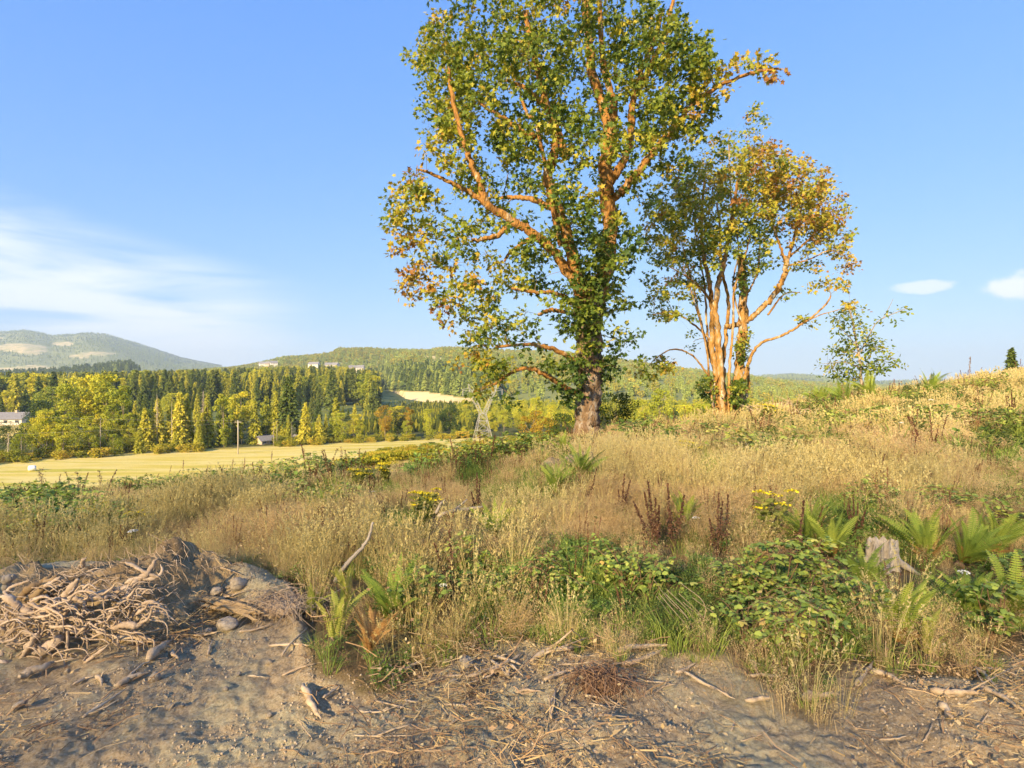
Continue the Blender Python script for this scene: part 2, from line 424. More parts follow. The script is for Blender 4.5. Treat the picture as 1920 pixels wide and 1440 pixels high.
    c_ = mixc(step(at.outputs['Fac'], 0.56, 0.8), c_, wood)
    L.new(c_, bs.inputs['Base Color'])
    bp = N.new('ShaderNodeBump'); bp.inputs['Distance'].default_value = 0.06; L.new(noise(34, 10, 0.8), bp.inputs['Height'])
    bp2 = N.new('ShaderNodeBump'); bp2.inputs['Distance'].default_value = 0.025; L.new(noise(140, 6, 0.8), bp2.inputs['Height']); L.new(bp.outputs[0], bp2.inputs['Normal']); L.new(bp2.outputs[0], bs.inputs['Normal'])
    o = mb.build('ground', m, smooth=True); tag(o, 'scraped brown soil, dry meadow slope and mown valley field', kind='structure')
ground()

# ------------------------------------------------------------------ scatter of instances (stuff that nobody could count)
def scatter(name, protos, pos, rot, scl, idx, hue, label):
    """ONE object: the meshes in protos instanced on points."""
    pc = bpy.data.collections.new(name + '_sources')
    for k, me in enumerate(protos):
        o = bpy.data.objects.new('%s_source_%02d' % (name, k), me); pc.objects.link(o)
    me = bpy.data.meshes.new(name); n = len(pos)
    me.vertices.add(n); me.vertices.foreach_set('co', np.asarray(pos, np.float32).ravel())
    a = me.attributes.new('rot', 'FLOAT_VECTOR', 'POINT'); a.data.foreach_set('vector', np.asarray(rot, np.float32).ravel())
    s = np.asarray(scl, np.float32); s = np.repeat(s[:, None], 3, 1) if s.ndim == 1 else s
    a = me.attributes.new('scl', 'FLOAT_VECTOR', 'POINT'); a.data.foreach_set('vector', s.ravel())
    a = me.attributes.new('idx', 'INT', 'POINT'); a.data.foreach_set('value', np.asarray(idx, np.int32))
    a = me.attributes.new('hue', 'FLOAT', 'POINT'); a.data.foreach_set('value', np.asarray(hue, np.float32))
    o = obj(name, me)
    ng = bpy.data.node_groups.new(name, 'GeometryNodeTree')
    ng.interface.new_socket('Geometry', in_out='INPUT', socket_type='NodeSocketGeometry')
    ng.interface.new_socket('Geometry', in_out='OUTPUT', socket_type='NodeSocketGeometry')
    N = ng.nodes; L = ng.links
    gi = N.new('NodeGroupInput'); go = N.new('NodeGroupOutput')
    iop = N.new('GeometryNodeInstanceOnPoints'); ci = N.new('GeometryNodeCollectionInfo')
    ci.inputs['Collection'].default_value = pc; ci.inputs['Separate Children'].default_value = True; ci.inputs['Reset Children'].default_value = True
    def na(nm, ty):
        q = N.new('GeometryNodeInputNamedAttribute'); q.data_type = ty; q.inputs['Name'].default_value = nm; return q.outputs[0]
    L.new(gi.outputs[0], iop.inputs['Points']); L.new(ci.outputs[0], iop.inputs['Instance'])
    iop.inputs['Pick Instance'].default_value = True
    L.new(na('idx', 'INT'), iop.inputs['Instance Index'])
    L.new(na('rot', 'FLOAT_VECTOR'), iop.inputs['Rotation']); L.new(na('scl', 'FLOAT_VECTOR'), iop.inputs['Scale'])
    L.new(iop.outputs[0], go.inputs[0])
    md = o.modifiers.new('scatter', 'NODES'); md.node_group = ng
    tag(o, label, kind='stuff')
    return o

# ------------------------------------------------------------------ plant meshes: trees of the valley
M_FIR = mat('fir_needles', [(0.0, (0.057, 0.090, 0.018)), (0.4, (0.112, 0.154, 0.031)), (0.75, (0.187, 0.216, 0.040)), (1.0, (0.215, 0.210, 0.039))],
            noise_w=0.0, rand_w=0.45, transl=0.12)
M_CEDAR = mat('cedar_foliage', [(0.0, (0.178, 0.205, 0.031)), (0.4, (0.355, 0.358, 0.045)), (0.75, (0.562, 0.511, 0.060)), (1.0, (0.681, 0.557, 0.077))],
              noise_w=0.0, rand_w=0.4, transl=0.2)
M_BROAD = mat('broad_leaves', [(0.0, (0.122, 0.169, 0.026)), (0.4, (0.303, 0.339, 0.037)), (0.7, (0.547, 0.517, 0.051)), (1.0, (0.740, 0.571, 0.055))],
              noise_w=0.0, rand_w=0.45, transl=0.25)
M_ORANGE = mat('turning_leaves', [(0.0, (0.119, 0.107, 0.016)), (0.4, (0.278, 0.190, 0.022)), (0.75, (0.416, 0.273, 0.030)), (1.0, (0.496, 0.392, 0.050))],
               noise_w=0.0, rand_w=0.2, transl=0.25)
M_DARK = mat('dark_leaves', [(0.0, (0.02, 0.035, 0.010)), (0.5, (0.05, 0.085, 0.020)), (1.0, (0.10, 0.14, 0.028))], noise_w=0.0, rand_w=0.3, transl=0.2)
M_TRUNK = mat('pale_bark', [(0.0, (0.16, 0.12, 0.085)), (0.5, (0.30, 0.24, 0.17)), (1.0, (0.46, 0.40, 0.31))], scale=9, noise_w=0.7, bump=0.02, stretch=(1, 1, 0.2))
M_FIRT = mat('fir_bark', [(0.0, (0.07, 0.05, 0.035)), (1.0, (0.17, 0.12, 0.085))], scale=9, noise_w=0.8, stretch=(1, 1, 0.2))
M_SNAG = mat('dead_wood', [(0.0, (0.30, 0.25, 0.18)), (0.5, (0.46, 0.39, 0.29)), (1.0, (0.60, 0.54, 0.44))], scale=9, noise_w=0.7, stretch=(1, 1, 0.2))

TRI = np.array([[0, -.5, 0], [1, 0, 0], [0, .5, 0]]); TRI_F = np.array([[0, 1, 2]])
DIA = np.array([[-.5, 0, 0], [0, -.32, .05], [.5, 0, 0], [0, .32, .05]]); DIA_F = np.array([[0, 1, 2], [0, 2, 3]])

def trunk_mesh(h, r, m, bend=0.01, seg=6, name='trunk'):
    mb = MB(); z = np.linspace(0, h, 7)
    x = np.cumsum(rng.normal(size=7))*bend; y = np.cumsum(rng.normal(size=7))*bend; x -= x[0]; y -= y[0]
    mb.tube(np.stack([x, y, z], 1), r*(1-z/h*0.85), seg, tint=rng.random(7))
    return mb.mesh(name, m, True)

def conifer(width, start, n_wh, droop, m, size=0.05, ragged=0.35, nbr=7, fill=6, top=1.0):
    """unit-height conifer crown: tiers of branches, each carrying small needle faces"""
    mb = MB(); P = []; D = []; S = []; C = []
    for i in range(n_wh):
        h = start + (1-start)*(i+rng.random()*0.8)/n_wh
        R = width*0.5*min(1.0, ((1-h)/(1-start))**0.85*1.05)*(1 if h > start+0.08 else 0.75)
        tw = rng.random()
        for b in range(max(3, int(nbr*(0.45+0.7*(1-h))))):
            a = rng.random()*2*math.pi; L_ = R*(1-ragged*rng.random()) + 0.008
            for k in range(fill):
                f = (k+rng.random())/fill
                p = np.array([math.cos(a)*L_*f, math.sin(a)*L_*f, h + L_*0.18*f - droop*L_*f*f])
                P.append(p + rng.normal(size=3)*0.008)
                D.append([math.cos(a)+rng.normal()*0.5, math.sin(a)+rng.normal()*0.5, -0.35-droop*0.5+rng.normal()*0.25])
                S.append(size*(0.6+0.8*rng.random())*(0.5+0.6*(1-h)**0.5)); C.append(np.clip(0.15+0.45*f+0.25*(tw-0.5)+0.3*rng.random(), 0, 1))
    P.append([0, 0, 0.975]); D.append([0.01, 0, 1]); S.append(0.035); C.append(0.6)
    P = np.array(P); D = np.array(D)
    roll = rng.normal(size=P.shape)*0.45 + np.array([0, 0, 1])
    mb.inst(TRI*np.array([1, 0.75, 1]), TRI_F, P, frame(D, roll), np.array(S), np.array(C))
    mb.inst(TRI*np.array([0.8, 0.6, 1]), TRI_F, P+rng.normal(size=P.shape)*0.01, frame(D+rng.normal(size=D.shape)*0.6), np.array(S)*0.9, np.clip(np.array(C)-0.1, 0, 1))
    return mb.mesh('crown', m)

def broadleaf(width, start, lobes, n, m, size=0.03, spread=0.62, top=1.0):
    """unit-height broadleaf crown: uneven lobes of small leaf faces round branch ends"""
    mb = MB(); c = []
    for _ in range(lobes):
        h = start + (1-start)*rng.random()**0.85
        e = math.sqrt(max(0.03, 1-((h-(start+1)/2)/((1-start)/2*1.05))**2))
        a = rng.random()*2*math.pi; q = width*0.5*e*math.sqrt(rng.random())*0.85
        c.append([math.cos(a)*q, math.sin(a)*q, h])
    c = np.array(c); lr = width*0.5*(0.22+0.22*rng.random(lobes)); lt = rng.random(lobes)
    k = rng.integers(0, lobes, n)
    u = rng.normal(size=(n, 3)); u /= np.linalg.norm(u, axis=1)[:, None]
    rad = lr[k]*(0.55+0.6*rng.random(n)**0.6)
    P = c[k] + u*rad[:, None]*np.array([1, 1, 0.75])
    P[:, 2] = np.minimum(P[:, 2], 1.0 + 0.02*rng.random(n)) 
    t = np.clip(0.2+0.35*lt[k]+0.45*rng.random(n), 0, 1)
    mb.inst(DIA, DIA_F, P, rand_rot(n, 0.5), size*(0.6+0.9*rng.random(n)), t)
    # limbs reaching for the lobes
    return mb.mesh('crown', m), c

def limb_mesh(c, start, r, m, count=8):
    mb = MB()
    for p in c[:count]:
        b = np.array([0, 0, max(0.05, start*0.7 + (p[2]-start)*0.45)])
        mid = (b+p)/2 + rng.normal(size=3)*0.015
        mb.tube([b, mid, p], [r*0.45, r*0.3, r*0.1], 4)
    mb.tube([[0, 0, 0], [0.004, 0, 0.3], [0, 0.005, 0.6], [0, 0, 0.8]], [r, r*0.8, r*0.5, r*0.15], 6)
    return mb.mesh('trunk', m, True)

def bare_mesh(width, start, m, n=60, r=0.008):
    mb = MB()
    mb.tube([[0, 0, 0], [0.004, 0, 0.4], [-.003, 0.005, 0.75], [0, 0, 1]], [r, r*0.85, r*0.5, r*0.1], 6)
    for _ in range(n):
        h = start+(1-start)*rng.random(); a = rng.random()*6.283; L_ = width*0.5*(1.03-h)**0.8*(0.5+0.6*rng.random())
        d_ = np.array([math.cos(a), math.sin(a), 0]); p0 = np.array([0, 0, h])
        mb.tube([p0, p0+d_*L_*0.55+[0, 0, -.01], p0+d_*L_+[0, 0, rng.normal()*0.02-0.02]], [r*0.28, r*0.2, r*0.06], 3, cap=False)
    return mb.mesh('trunk', m, True)

KINDS = {}
def kind(name, variants): KINDS[name] = variants          # each: list of (part name, mesh)
kind('fir', [[('trunk', trunk_mesh(0.9, 0.013, M_FIRT)), ('crown', conifer(w, s, 40, 0.35, M_FIR, 0.060, 0.4, 9, 6))] for w, s in ((0.40, 0.10), (0.34, 0.16), (0.46, 0.08), (0.30, 0.22))])
kind('tall_fir', [[('trunk', trunk_mesh(0.9, 0.014, M_TRUNK)), ('crown', conifer(0.42, 0.28, 34, 0.45, M_FIR, 0.058, 0.45, 9, 7))]])
kind('cedar', [[('trunk', trunk_mesh(0.9, 0.014, M_TRUNK)), ('crown', conifer(w, s, 46, 0.75, M_CEDAR, 0.055, 0.35, 10, 6))] for w, s in ((0.40, 0.03), (0.48, 0.04), (0.34, 0.02))])
kind('snag', [[('trunk', bare_mesh(0.22, 0.35, M_SNAG, 110, 0.009))], [('trunk', bare_mesh(0.16, 0.5, M_SNAG, 60, 0.010))]])
def bl(w, s, lob, n, m, tm, size=0.03, r=0.014):
    cr, c = broadleaf(w, s, lob, n, m, size)
    return [('trunk', limb_mesh(c, s, r, tm)), ('crown', cr)]
kind('alder', [bl(0.62, 0.12, 22, 3600, M_BROAD, M_TRUNK), bl(0.75, 0.08, 26, 4000, M_BROAD, M_TRUNK), bl(0.5, 0.18, 20, 3000, M_BROAD, M_TRUNK)])
kind('poplar', [bl(0.36, 0.2, 22, 3000, M_BROAD, M_TRUNK, 0.028, 0.011), bl(0.44, 0.28, 22, 2800, M_BROAD, M_TRUNK, 0.028, 0.012)])
kind('maple_turning', [bl(0.62, 0.25, 22, 2800, M_ORANGE, M_TRUNK, 0.03, 0.013), bl(0.42, 0.3, 18, 2400, M_ORANGE, M_TRUNK, 0.03, 0.012)])
kind('dark_broadleaf', [bl(0.8, 0.12, 26, 4200, M_DARK, M_FIRT), bl(1.05, 0.05, 26, 4600, M_DARK, M_FIRT, 0.035)])
kind('shrub', [bl(1.5, 0.05, 24, 2400, M_BROAD, M_TRUNK, 0.07, 0.02), bl(1.2, 0.02, 22, 2200, M_BROAD, M_TRUNK, 0.07, 0.02)])

TREE_NAME = {'fir': ('fir_tree', 'fir'), 'tall_fir': ('fir_tree', 'fir'), 'cedar': ('cedar_tree', 'cedar'), 'snag': ('dead_tree', 'dead tree'), 'alder': ('alder_tree', 'tree'),
             'poplar': ('poplar_tree', 'poplar'), 'maple_turning': ('maple_tree', 'maple'), 'dark_broadleaf': ('broadleaf_tree', 'tree'), 'shrub': ('shrub', 'shrub')}
def tree(k, base, h, label, group=None, v=None, wide=1.0):
    var = KINDS[k]; v = rng.integers(len(var)) if v is None else v % len(var)
    nm, cat = TREE_NAME[k]
    t = thing(nm, label, cat, tuple(base), group, rng.random()*6.28, (h*wide, h*wide, h))
    for pn, me in var[v]: obj(pn, me, t)
    return t
def tree_px(k, px, top, Y, label, group=None, v=None, wide=1.0, zb=None):
    """tree standing on the ground at column px and depth Y whose top reaches photo row top"""
    b = on(px, Y)
    if zb is not None: b[2] = zb
    h = EYE-(top-720)/FPX*Y - b[2]
    b[2] -= 0.15
    return tree(k, b, h+0.15, label, group, v, wide)

def Yedge(px): return 131+px*0.069
G1 = 'trees along the far side of the hay field'
for k, px, top, dY, v, wide, lab in [
    ('dark_broadleaf', 20, 792, 10, 0, 1.0, 'low dark green tree below the pale house, at the left picture edge'),
    ('snag', 15, 812, 4, 0, 2.2, 'bare grey leafless shrub at the left end of the hedgerow'),
    ('alder', 38, 815, 6, 1, 1.0, 'small olive alder with a pale forked trunk right of the bare shrub'),
    ('snag', 40, 818, 5, 1, 1.6, 'spindly bare top poking out of the small olive alder'),
    ('alder', 72, 800, 9, 0, 1.1, 'rounded yellow-green alder in front of the dark round tree'),
    ('alder', 98, 778, 8, 2, 1.0, 'broad yellow-green alder left of the tall cottonwoods'),
    ('alder', 118, 795, 4, 2, 1.2, 'shorter olive alder at the foot of the cottonwoods'),
    ('alder', 128, 722, 22, 2, 0.9, 'tall spreading cottonwood, leftmost of the golden pair'),
    ('alder', 160, 705, 24, 2, 0.85, 'tallest cottonwood with golden top beside the bare-trunked tree'),
    ('poplar', 200, 702, 22, 1, 1.3, 'golden-topped cottonwood between the tallest one and the pale trunk'),
    ('snag', 188, 782, 5, 1, 1.0, 'thin dead pole standing before the golden cottonwoods'),
    ('alder', 172, 802, 6, 0, 1.1, 'bushy olive alder under the golden cottonwoods'),
    ('poplar', 232, 725, 14, 0, 1.3, 'cottonwood with a thick pale bare trunk showing low down'),
    ('alder', 212, 815, 5, 1, 1.1, 'low green alder hiding the foot of the pale trunk'),
    ('alder', 245, 805, 7, 0, 1.0, 'low dark-olive alder right of the pale trunk'),
    ('cedar', 272, 765, 8, 1, 1.1, 'pyramid cedar, first of the yellow-green cedars from the left'),
    ('cedar', 296, 748, 9, 0, 1.0, 'yellow-green cedar with a dying pale top'),
    ('snag', 294, 738, 8, 0, 1.0, 'bare dead spire rising from the dying-topped cedar'),
    ('cedar', 262, 800, 3, 2, 1.3, 'short cedar at the field edge, first of the cedar row'),
    ('snag', 322, 750, 4, 1, 0.6, 'straight pale dead trunk between the cedars'),
    ('cedar', 337, 735, 9, 1, 1.0, 'tall yellow cedar just right of the straight dead trunk'),
    ('cedar', 350, 738, 11, 0, 0.9, 'tall yellow cedar, the right one of the close pair'),
    ('cedar', 328, 810, 3, 1, 1.2, 'short green cedar at the foot of the close pair'),
    ('snag', 381, 732, 10, 0, 1.2, 'pale grey dead cedar spire left of the bright poplar'),
    ('cedar', 388, 752, 10, 1, 1.0, 'cedar wrapped around the pale dead spire'),
    ('cedar', 372, 800, 4, 0, 1.2, 'short dark cedar below the dead spire'),
    ('poplar', 419, 740, 8, 0, 0.95, 'slim bright yellow poplar left of the utility pole'),
    ('poplar', 452, 734, 16, 1, 1.0, 'olive-yellow poplar behind the utility pole'),
    ('alder', 420, 820, 2, 2, 1.2, 'small yellow-green bush at the foot of the bright poplar'),
    ('cedar', 478, 752, 12, 0, 1.0, 'olive cedar between the utility pole and the great fir'),
    ('cedar', 500, 742, 22, 2, 1.1, 'slender cedar left of the great dark fir'),
    ('tall_fir', 541, 706, 12, 0, 1.0, 'great dark fir with a bare pale trunk, tallest in the hedgerow'),
    ('snag', 513, 790, 4, 1, 0.8, 'pale twin birch trunk, left one, before the great fir'),
    ('snag', 519, 785, 5, 1, 0.8, 'pale twin birch trunk, right one, before the great fir'),
    ('snag', 547, 790, 4, 1, 0.7, 'single pale birch trunk right of the great fir'),
    ('cedar', 573, 755, 4, 0, 1.15, 'bright yellow-green cedar right of the great fir'),
    ('cedar', 598, 778, 4, 1, 1.2, 'lower bright cedar, second right of the great fir'),
    ('cedar', 630, 745, 10, 2, 1.2, 'tall yellow cedar with a thin pale stem'),
    ('alder', 640, 776, 5, 1, 1.0, 'wide bright yellow-green alder mid hedgerow'),
    ('alder', 663, 778, 7, 0, 1.0, 'bright olive alder left of the orange maple'),
    ('maple_turning', 722, 762, 6, 0, 1.0, 'orange-brown maple with thin bare stems in the hedgerow'),
    ('dark_broadleaf', 745, 768, 14, 0, 0.7, 'dark green tree behind the orange-brown maple'),
    ('maple_turning', 766, 764, 12, 1, 1.0, 'slim orange poplar right of the orange-brown maple'),
    ('alder', 762, 790, 4, 0, 0.9, 'green alder under the slim orange poplar'),
    ('alder', 805, 768, 8, 1, 0.8, 'rounded golden-green alder left of the dark tree by the pylon'),
    ('dark_broadleaf', 842, 757, 14, 0, 0.85, 'dark green tree left of the pylon'),
    ('alder', 872, 800, 10, 1, 1.2, 'low bright yellow-green alder beside the pylon legs'),
    ('alder', 850, 806, 5, 2, 1.4, 'low yellow bush between the dark tree and the pylon'),
    ('dark_broadleaf', 894, 772, 26, 0, 0.7, 'small dark tree seen behind the pylon'),
]: tree_px(k, px, top, Yedge(px)+dY, lab, G1, v, wide)
for px, top, Y, k, wide, lab in [(75, 752, 205, 1, 0.8, 'round dark green tree right of the pale house')]:
    tree_px('dark_broadleaf', px, top, Y, lab, None, k, wide)

for i in range(44):          # more of the same filling the hedgerow
    px = 45+i*15+rng.normal()*6; k = rng.choice(['cedar', 'cedar', 'cedar', 'poplar', 'alder']) if px > 240 else rng.choice(['alder', 'poplar', 'alder'])
    top = np.interp(px, [0, 130, 250, 400, 520, 620, 700], [800, 782, 775, 770, 775, 782, 790])+rng.normal()*12
    tree_px(k, px, top, Yedge(px)+7+14*rng.random(), {'cedar': 'yellow-green cedar filling the bright hedgerow', 'alder': 'olive-yellow alder filling the bright hedgerow', 'poplar': 'slim yellow poplar filling the bright hedgerow'}[k], {'cedar': 'cedars filling the hedgerow', 'alder': 'alders filling the hedgerow', 'poplar': 'poplars filling the hedgerow'}[k], None, 0.8)
# second rank: dark firs and mixed trees behind the hedgerow, rising behind the house
G2 = 'dark firs behind the hedgerow'
for i in range(64):
    px = -30 + i*12.4 + rng.normal()*5; Y = 215 + 95*rng.random() + (30 if px < 130 else 0)
    top = np.interp(px, [0, 120, 200, 300, 450, 540, 600, 700, 740], [728, 726, 734, 742, 748, 752, 756, 760, 772]) + rng.normal()*9
    if 0 < px < 120 and Y < 255: Y += 60
    k = rng.choice(['fir', 'fir', 'fir', 'fir', 'cedar', 'alder'])
    lab = {'fir': 'dark fir standing in the rank behind the bright hedgerow', 'cedar': 'olive cedar standing among the dark firs behind the hedgerow',
           'alder': 'yellowing broadleaf tree among the dark firs behind the hedgerow'}[k]
    tree_px(k, px, top, Y, lab, G2 if k == 'fir' else ('olive cedars behind the hedgerow' if k == 'cedar' else 'yellowing trees behind the hedgerow'), None, 1.0)
# bright growth beyond the big maple, right of the pylon
G3 = 'sunlit trees seen past the big maple'
for k, px, top, Y, v, wide, lab in [
    ('alder', 945, 770, 215, 0, 1.0, 'golden-green alder just right of the pylon'),
    ('alder', 975, 752, 225, 1, 0.8, 'pale golden alder behind the fallen white object'),
    ('alder', 1005, 745, 210, 2, 1.0, 'tall pale golden alder left of the big maple trunk'),
    ('alder', 1035, 760, 205, 0, 0.9, 'golden alder against the big maple trunk, left side'),
    ('maple_turning', 1000, 772, 100, 0, 1.1, 'reddish-brown leaved shrubby tree left of the big maple'),
    ('maple_turning', 1030, 785, 90, 1, 1.6, 'low reddish-brown shrub next to the round dark bush'),
    ('alder', 1130, 760, 200, 1, 0.9, 'golden tree peeping out right of the big maple trunk'),
    ('alder', 1200, 752, 190, 0, 1.0, 'soft golden alder left of the pale leaning tree'),
    ('alder', 1237, 730, 185, 2, 1.1, 'pale yellow tree with a leaning stem between the two maples'),
    ('fir', 1267, 755, 230, 1, 1.2, 'small lone dark fir between the two maples'),
    ('alder', 1285, 762, 150, 1, 1.1, 'bright yellow-green bushy alder left of the second maple'),
    ('alder', 1315, 760, 140, 0, 1.2, 'bright golden alder touching the second maple stems'),
]: tree_px(k, px, top, Y, lab, G3, v, wide)

# far lone fir at the right picture edge
tree_px('fir', 1897, 652, 62, 'lone dark fir above the grassy ridge at the right edge', None, 1, 1.1)

# row of thin-leaved trees behind the viewer: it throws the light shade that lies over the foreground
SHADE = [bl(0.62, 0.03, 220, 3500, M_BROAD, M_TRUNK, 0.0125, 0.006), bl(0.66, 0.03, 220, 3700, M_BROAD, M_TRUNK, 0.0125, 0.006)]
KINDS['shade'] = SHADE; TREE_NAME['shade'] = ('alder_tree', 'tree')
for i in range(11):
    t = -48 + i*6.3; D = 33 + 3*((i*7) % 3)
    p = -D*S2 + t*T2
    zb = float(H(p[0], p[1])); topz = [22, 23.0, 22.5, 23.5, 22, 23, 22.4, 23.2, 22.3, 23.4, 23.8][i]
    tree('shade', (p[0], p[1], zb-0.1), topz-zb, 'tall thin-leaved alder in the row behind the viewer that shades the foreground', 'shade trees behind the viewer', i, 1.0)

# ------------------------------------------------------------------ hills
def lowpoly_conifer(w, m, n=170):
    mb = MB(); h = rng.random(n)**0.9*0.92+0.05; a = rng.random(n)*6.283; R = w*0.5*(1-h)**0.85
    P = np.stack([np.cos(a)*R*0.45, np.sin(a)*R*0.45, h], 1)
    D = np.stack([np.cos(a), np.sin(a), -0.5+0*a], 1)
    mb.inst(TRI*np.array([1, 1.1, 1]), TRI_F, P, frame(D, np.tile([0, 0, 1.], (n, 1))+rng.normal(size=(n, 3))*0.5), 0.06+R*0.5, np.clip(0.25+0.6*rng.random(n), 0, 1))
    mb.tube([[0, 0, 0], [0, 0, 0.95]], [0.012, 0.003], 4, tint=0.2)
    return mb.mesh('conifer', m)
def lowpoly_broad(m, n=200):
    mb = MB(); u = rng.normal(size=(n, 3)); u /= np.linalg.norm(u, axis=1)[:, None]
    P = u*np.array([0.36, 0.36, 0.42])*(0.8+0.3*rng.random(n))[:, None] + [0, 0, 0.55]
    mb.inst(DIA, DIA_F, P, rand_rot(n, 0.6), 0.11+0.09*rng.random(n), rng.random(n))
    mb.tube([[0, 0, 0], [0, 0, 0.5]], [0.02, 0.01], 4, tint=0.2)
    return mb.mesh('broadleaf', m)
def fmat(name, stops, transl=0.1): return mat(name, stops, noise_w=0.0, rand_w=0.5, transl=transl, inst=True)
MF1 = fmat('wood_fir', [(0.0, (0.058, 0.094, 0.024)), (0.5, (0.131, 0.181, 0.044)), (1.0, (0.203, 0.217, 0.053))])
MF2 = fmat('wood_young', [(0.0, (0.170, 0.229, 0.057)), (0.5, (0.320, 0.379, 0.085)), (1.0, (0.433, 0.433, 0.104))])
MF3 = fmat('wood_broad', [(0.0, (0.144, 0.173, 0.031)), (0.5, (0.302, 0.288, 0.046)), (1.0, (0.547, 0.403, 0.065))])
LP = [lowpoly_conifer(0.36, MF1), lowpoly_conifer(0.44, MF1), lowpoly_conifer(0.45, MF2), lowpoly_conifer(0.55, MF2), lowpoly_broad(MF3), lowpoly_broad(MF2)]

M_HILL = mat('hill_cover', [(0.0, (0.099, 0.132, 0.037)), (0.42, (0.225, 0.238, 0.066)), (0.62, (0.317, 0.305, 0.093)), (0.8, (0.661, 0.503, 0.251)), (1.0, (0.750, 0.674, 0.356))],
             scale=0.02, detail=8, noise_w=0.3, coord='Object')
HILLS = {}
def hill(name, ridge, foot, label, nu=220, nv=90, power=1.0, bump=6.0, bsc=0.006, zone=None, back=1.35):
    """slope from a foot line up to a ridge line and down behind it; ridge/foot: (px, py or height, depth)"""
    R = np.array(ridge, float); F = np.array(foot, float)
    px = np.linspace(R[0, 0], R[-1, 0], nu); v = np.linspace(0, back, nv)
    ry = np.interp(px, R[:, 0], R[:, 1]); rY = np.interp(px, R[:, 0], R[:, 2])
    rz = EYE+(720-ry)/FPX*rY
    fz = np.interp(px, F[:, 0], F[:, 1])+EYE; fY = np.interp(px, F[:, 0], F[:, 2])
    def at(p, vv):
        a = np.interp(p, px, rY); b = np.interp(p, px, fY); za = np.interp(p, px, rz); zb = np.interp(p, px, fz)
        Y = b + (a-b)*vv; X = (p-960)/FPX*Y
        s = np.where(vv <= 1, np.sin(np.clip(vv, 0, 1)*math.pi/2)**power, 1-((vv-1)/(back-1))**2*0.9)
        z = zb + (za-zb)*s
        z = z + (fbm(X, Y, bsc, 4, 8)-0.5)*2*bump*np.clip(vv*4, 0, 1)*np.clip(np.abs(1-vv)*3+0.12, 0, 1)
        return X, Y, z
    U, Vv = np.meshgrid(px, v, indexing='ij')
    X, Y, Z = at(U, Vv)
    ppx = 960+FPX*X/Y; ppy = 720-(Z-EYE)/Y*FPX
    t = zone(ppx, ppy, X, Y) if zone else np.full(X.shape, 0.3)
    i = np.arange(nu-1)[:, None]*nv; j = np.arange(nv-1)[None]
    Q = np.stack([i+j, i+nv+j, i+nv+j+1, i+j+1], -1).reshape(-1, 4)
    mb = MB(); mb.add(np.stack([X, Y, Z], -1).reshape(-1, 3), None, Q, t.reshape(-1))
    o = mb.build(name, M_HILL, smooth=True); tag(o, label, kind='structure')
    HILLS[label] = (at, px, zone)
    return at
def patch(x, y, cx, cy, rx, ry, seed=0):
    d = np.hypot((x-cx)/rx, (y-cy)/ry) + (fbm(x, y, 0.05, 3, 20+seed)-0.5)*0.9
    return np.clip((1.05-d)/0.12, 0, 1)
def wood(name, at, px0, px1, n, h, mix, label, zone=None, protos=None, v0=0.0, v1=1.0, hue0=0.0, hue1=1.0, limit=0.55, hue_fn=None, ridge=0):
    p = px0+(px1-px0)*rng.random(n); v = v0+(v1-v0)*rng.random(n)**0.75
    if ridge: p = np.concatenate([p, px0+(px1-px0)*rng.random(ridge)]); v = np.concatenate([v, 0.985+0.02*rng.random(ridge)])
    X, Y, Z = at(p, v)
    ppx = 960+FPX*X/Y; ppy = 720-(Z-EYE)/Y*FPX
    keep = np.ones(len(p), bool)
    if zone is not None: keep &= zone(ppx, ppy, X, Y) < limit
    X, Y, Z, ppx, ppy = [q[keep] for q in (X, Y, Z, ppx, ppy)]
    n = len(X)
    cl = fbm(X, Y, 0.006, 3, 31)
    idx = np.array(mix)[np.clip(((cl*1.6-0.3+rng.normal(size=n)*0.16)*len(mix)).astype(int), 0, len(mix)-1)]
    s = h*(0.6+0.6*rng.random(n)); s = np.stack([s, s, s], 1); s[:, :2] *= (0.85+0.4*rng.random((n, 1)))
    rot = np.zeros((n, 3)); rot[:, 2] = rng.random(n)*6.28
    hue = np.clip(hue0+(hue1-hue0)*(0.55*rng.random(n)+0.45*fbm(X, Y, 0.012, 3, 40)), 0, 1)
    scatter(name, protos or LP, np.stack([X, Y, Z-0.3], 1), rot, s, idx, hue, label)

FINE = [KINDS['fir'][k][1][1] for k in range(4)] + [KINDS['cedar'][0][1][1], KINDS['cedar'][2][1][1], KINDS['alder'][2][1][1]]
# the low wooded rise behind the hedgerow
def zoneA(x, y, X, Y): return np.full(np.shape(x), 0.1)
atA = hill('hill', [(-900, 735, 700), (0, 738, 700), (200, 733, 750), (400, 724, 850), (500, 719, 950), (620, 714, 1000), (700, 726, 900), (770, 738, 800), (840, 748, 750)],
           [(-900, -18.6, 250), (840, -18.6, 250)], 'low wooded rise behind the hedgerow', power=1.3, bump=2.5, bsc=0.008, zone=zoneA)
wood('fir_wood', atA, -500, 712, 3600, 21, [0, 1, 2, 4, 3, 5, 0, 4, 6], 'dense dark fir wood covering the low rise behind the hedgerow', v0=0.10, v1=1.0, hue1=0.9, protos=FINE)
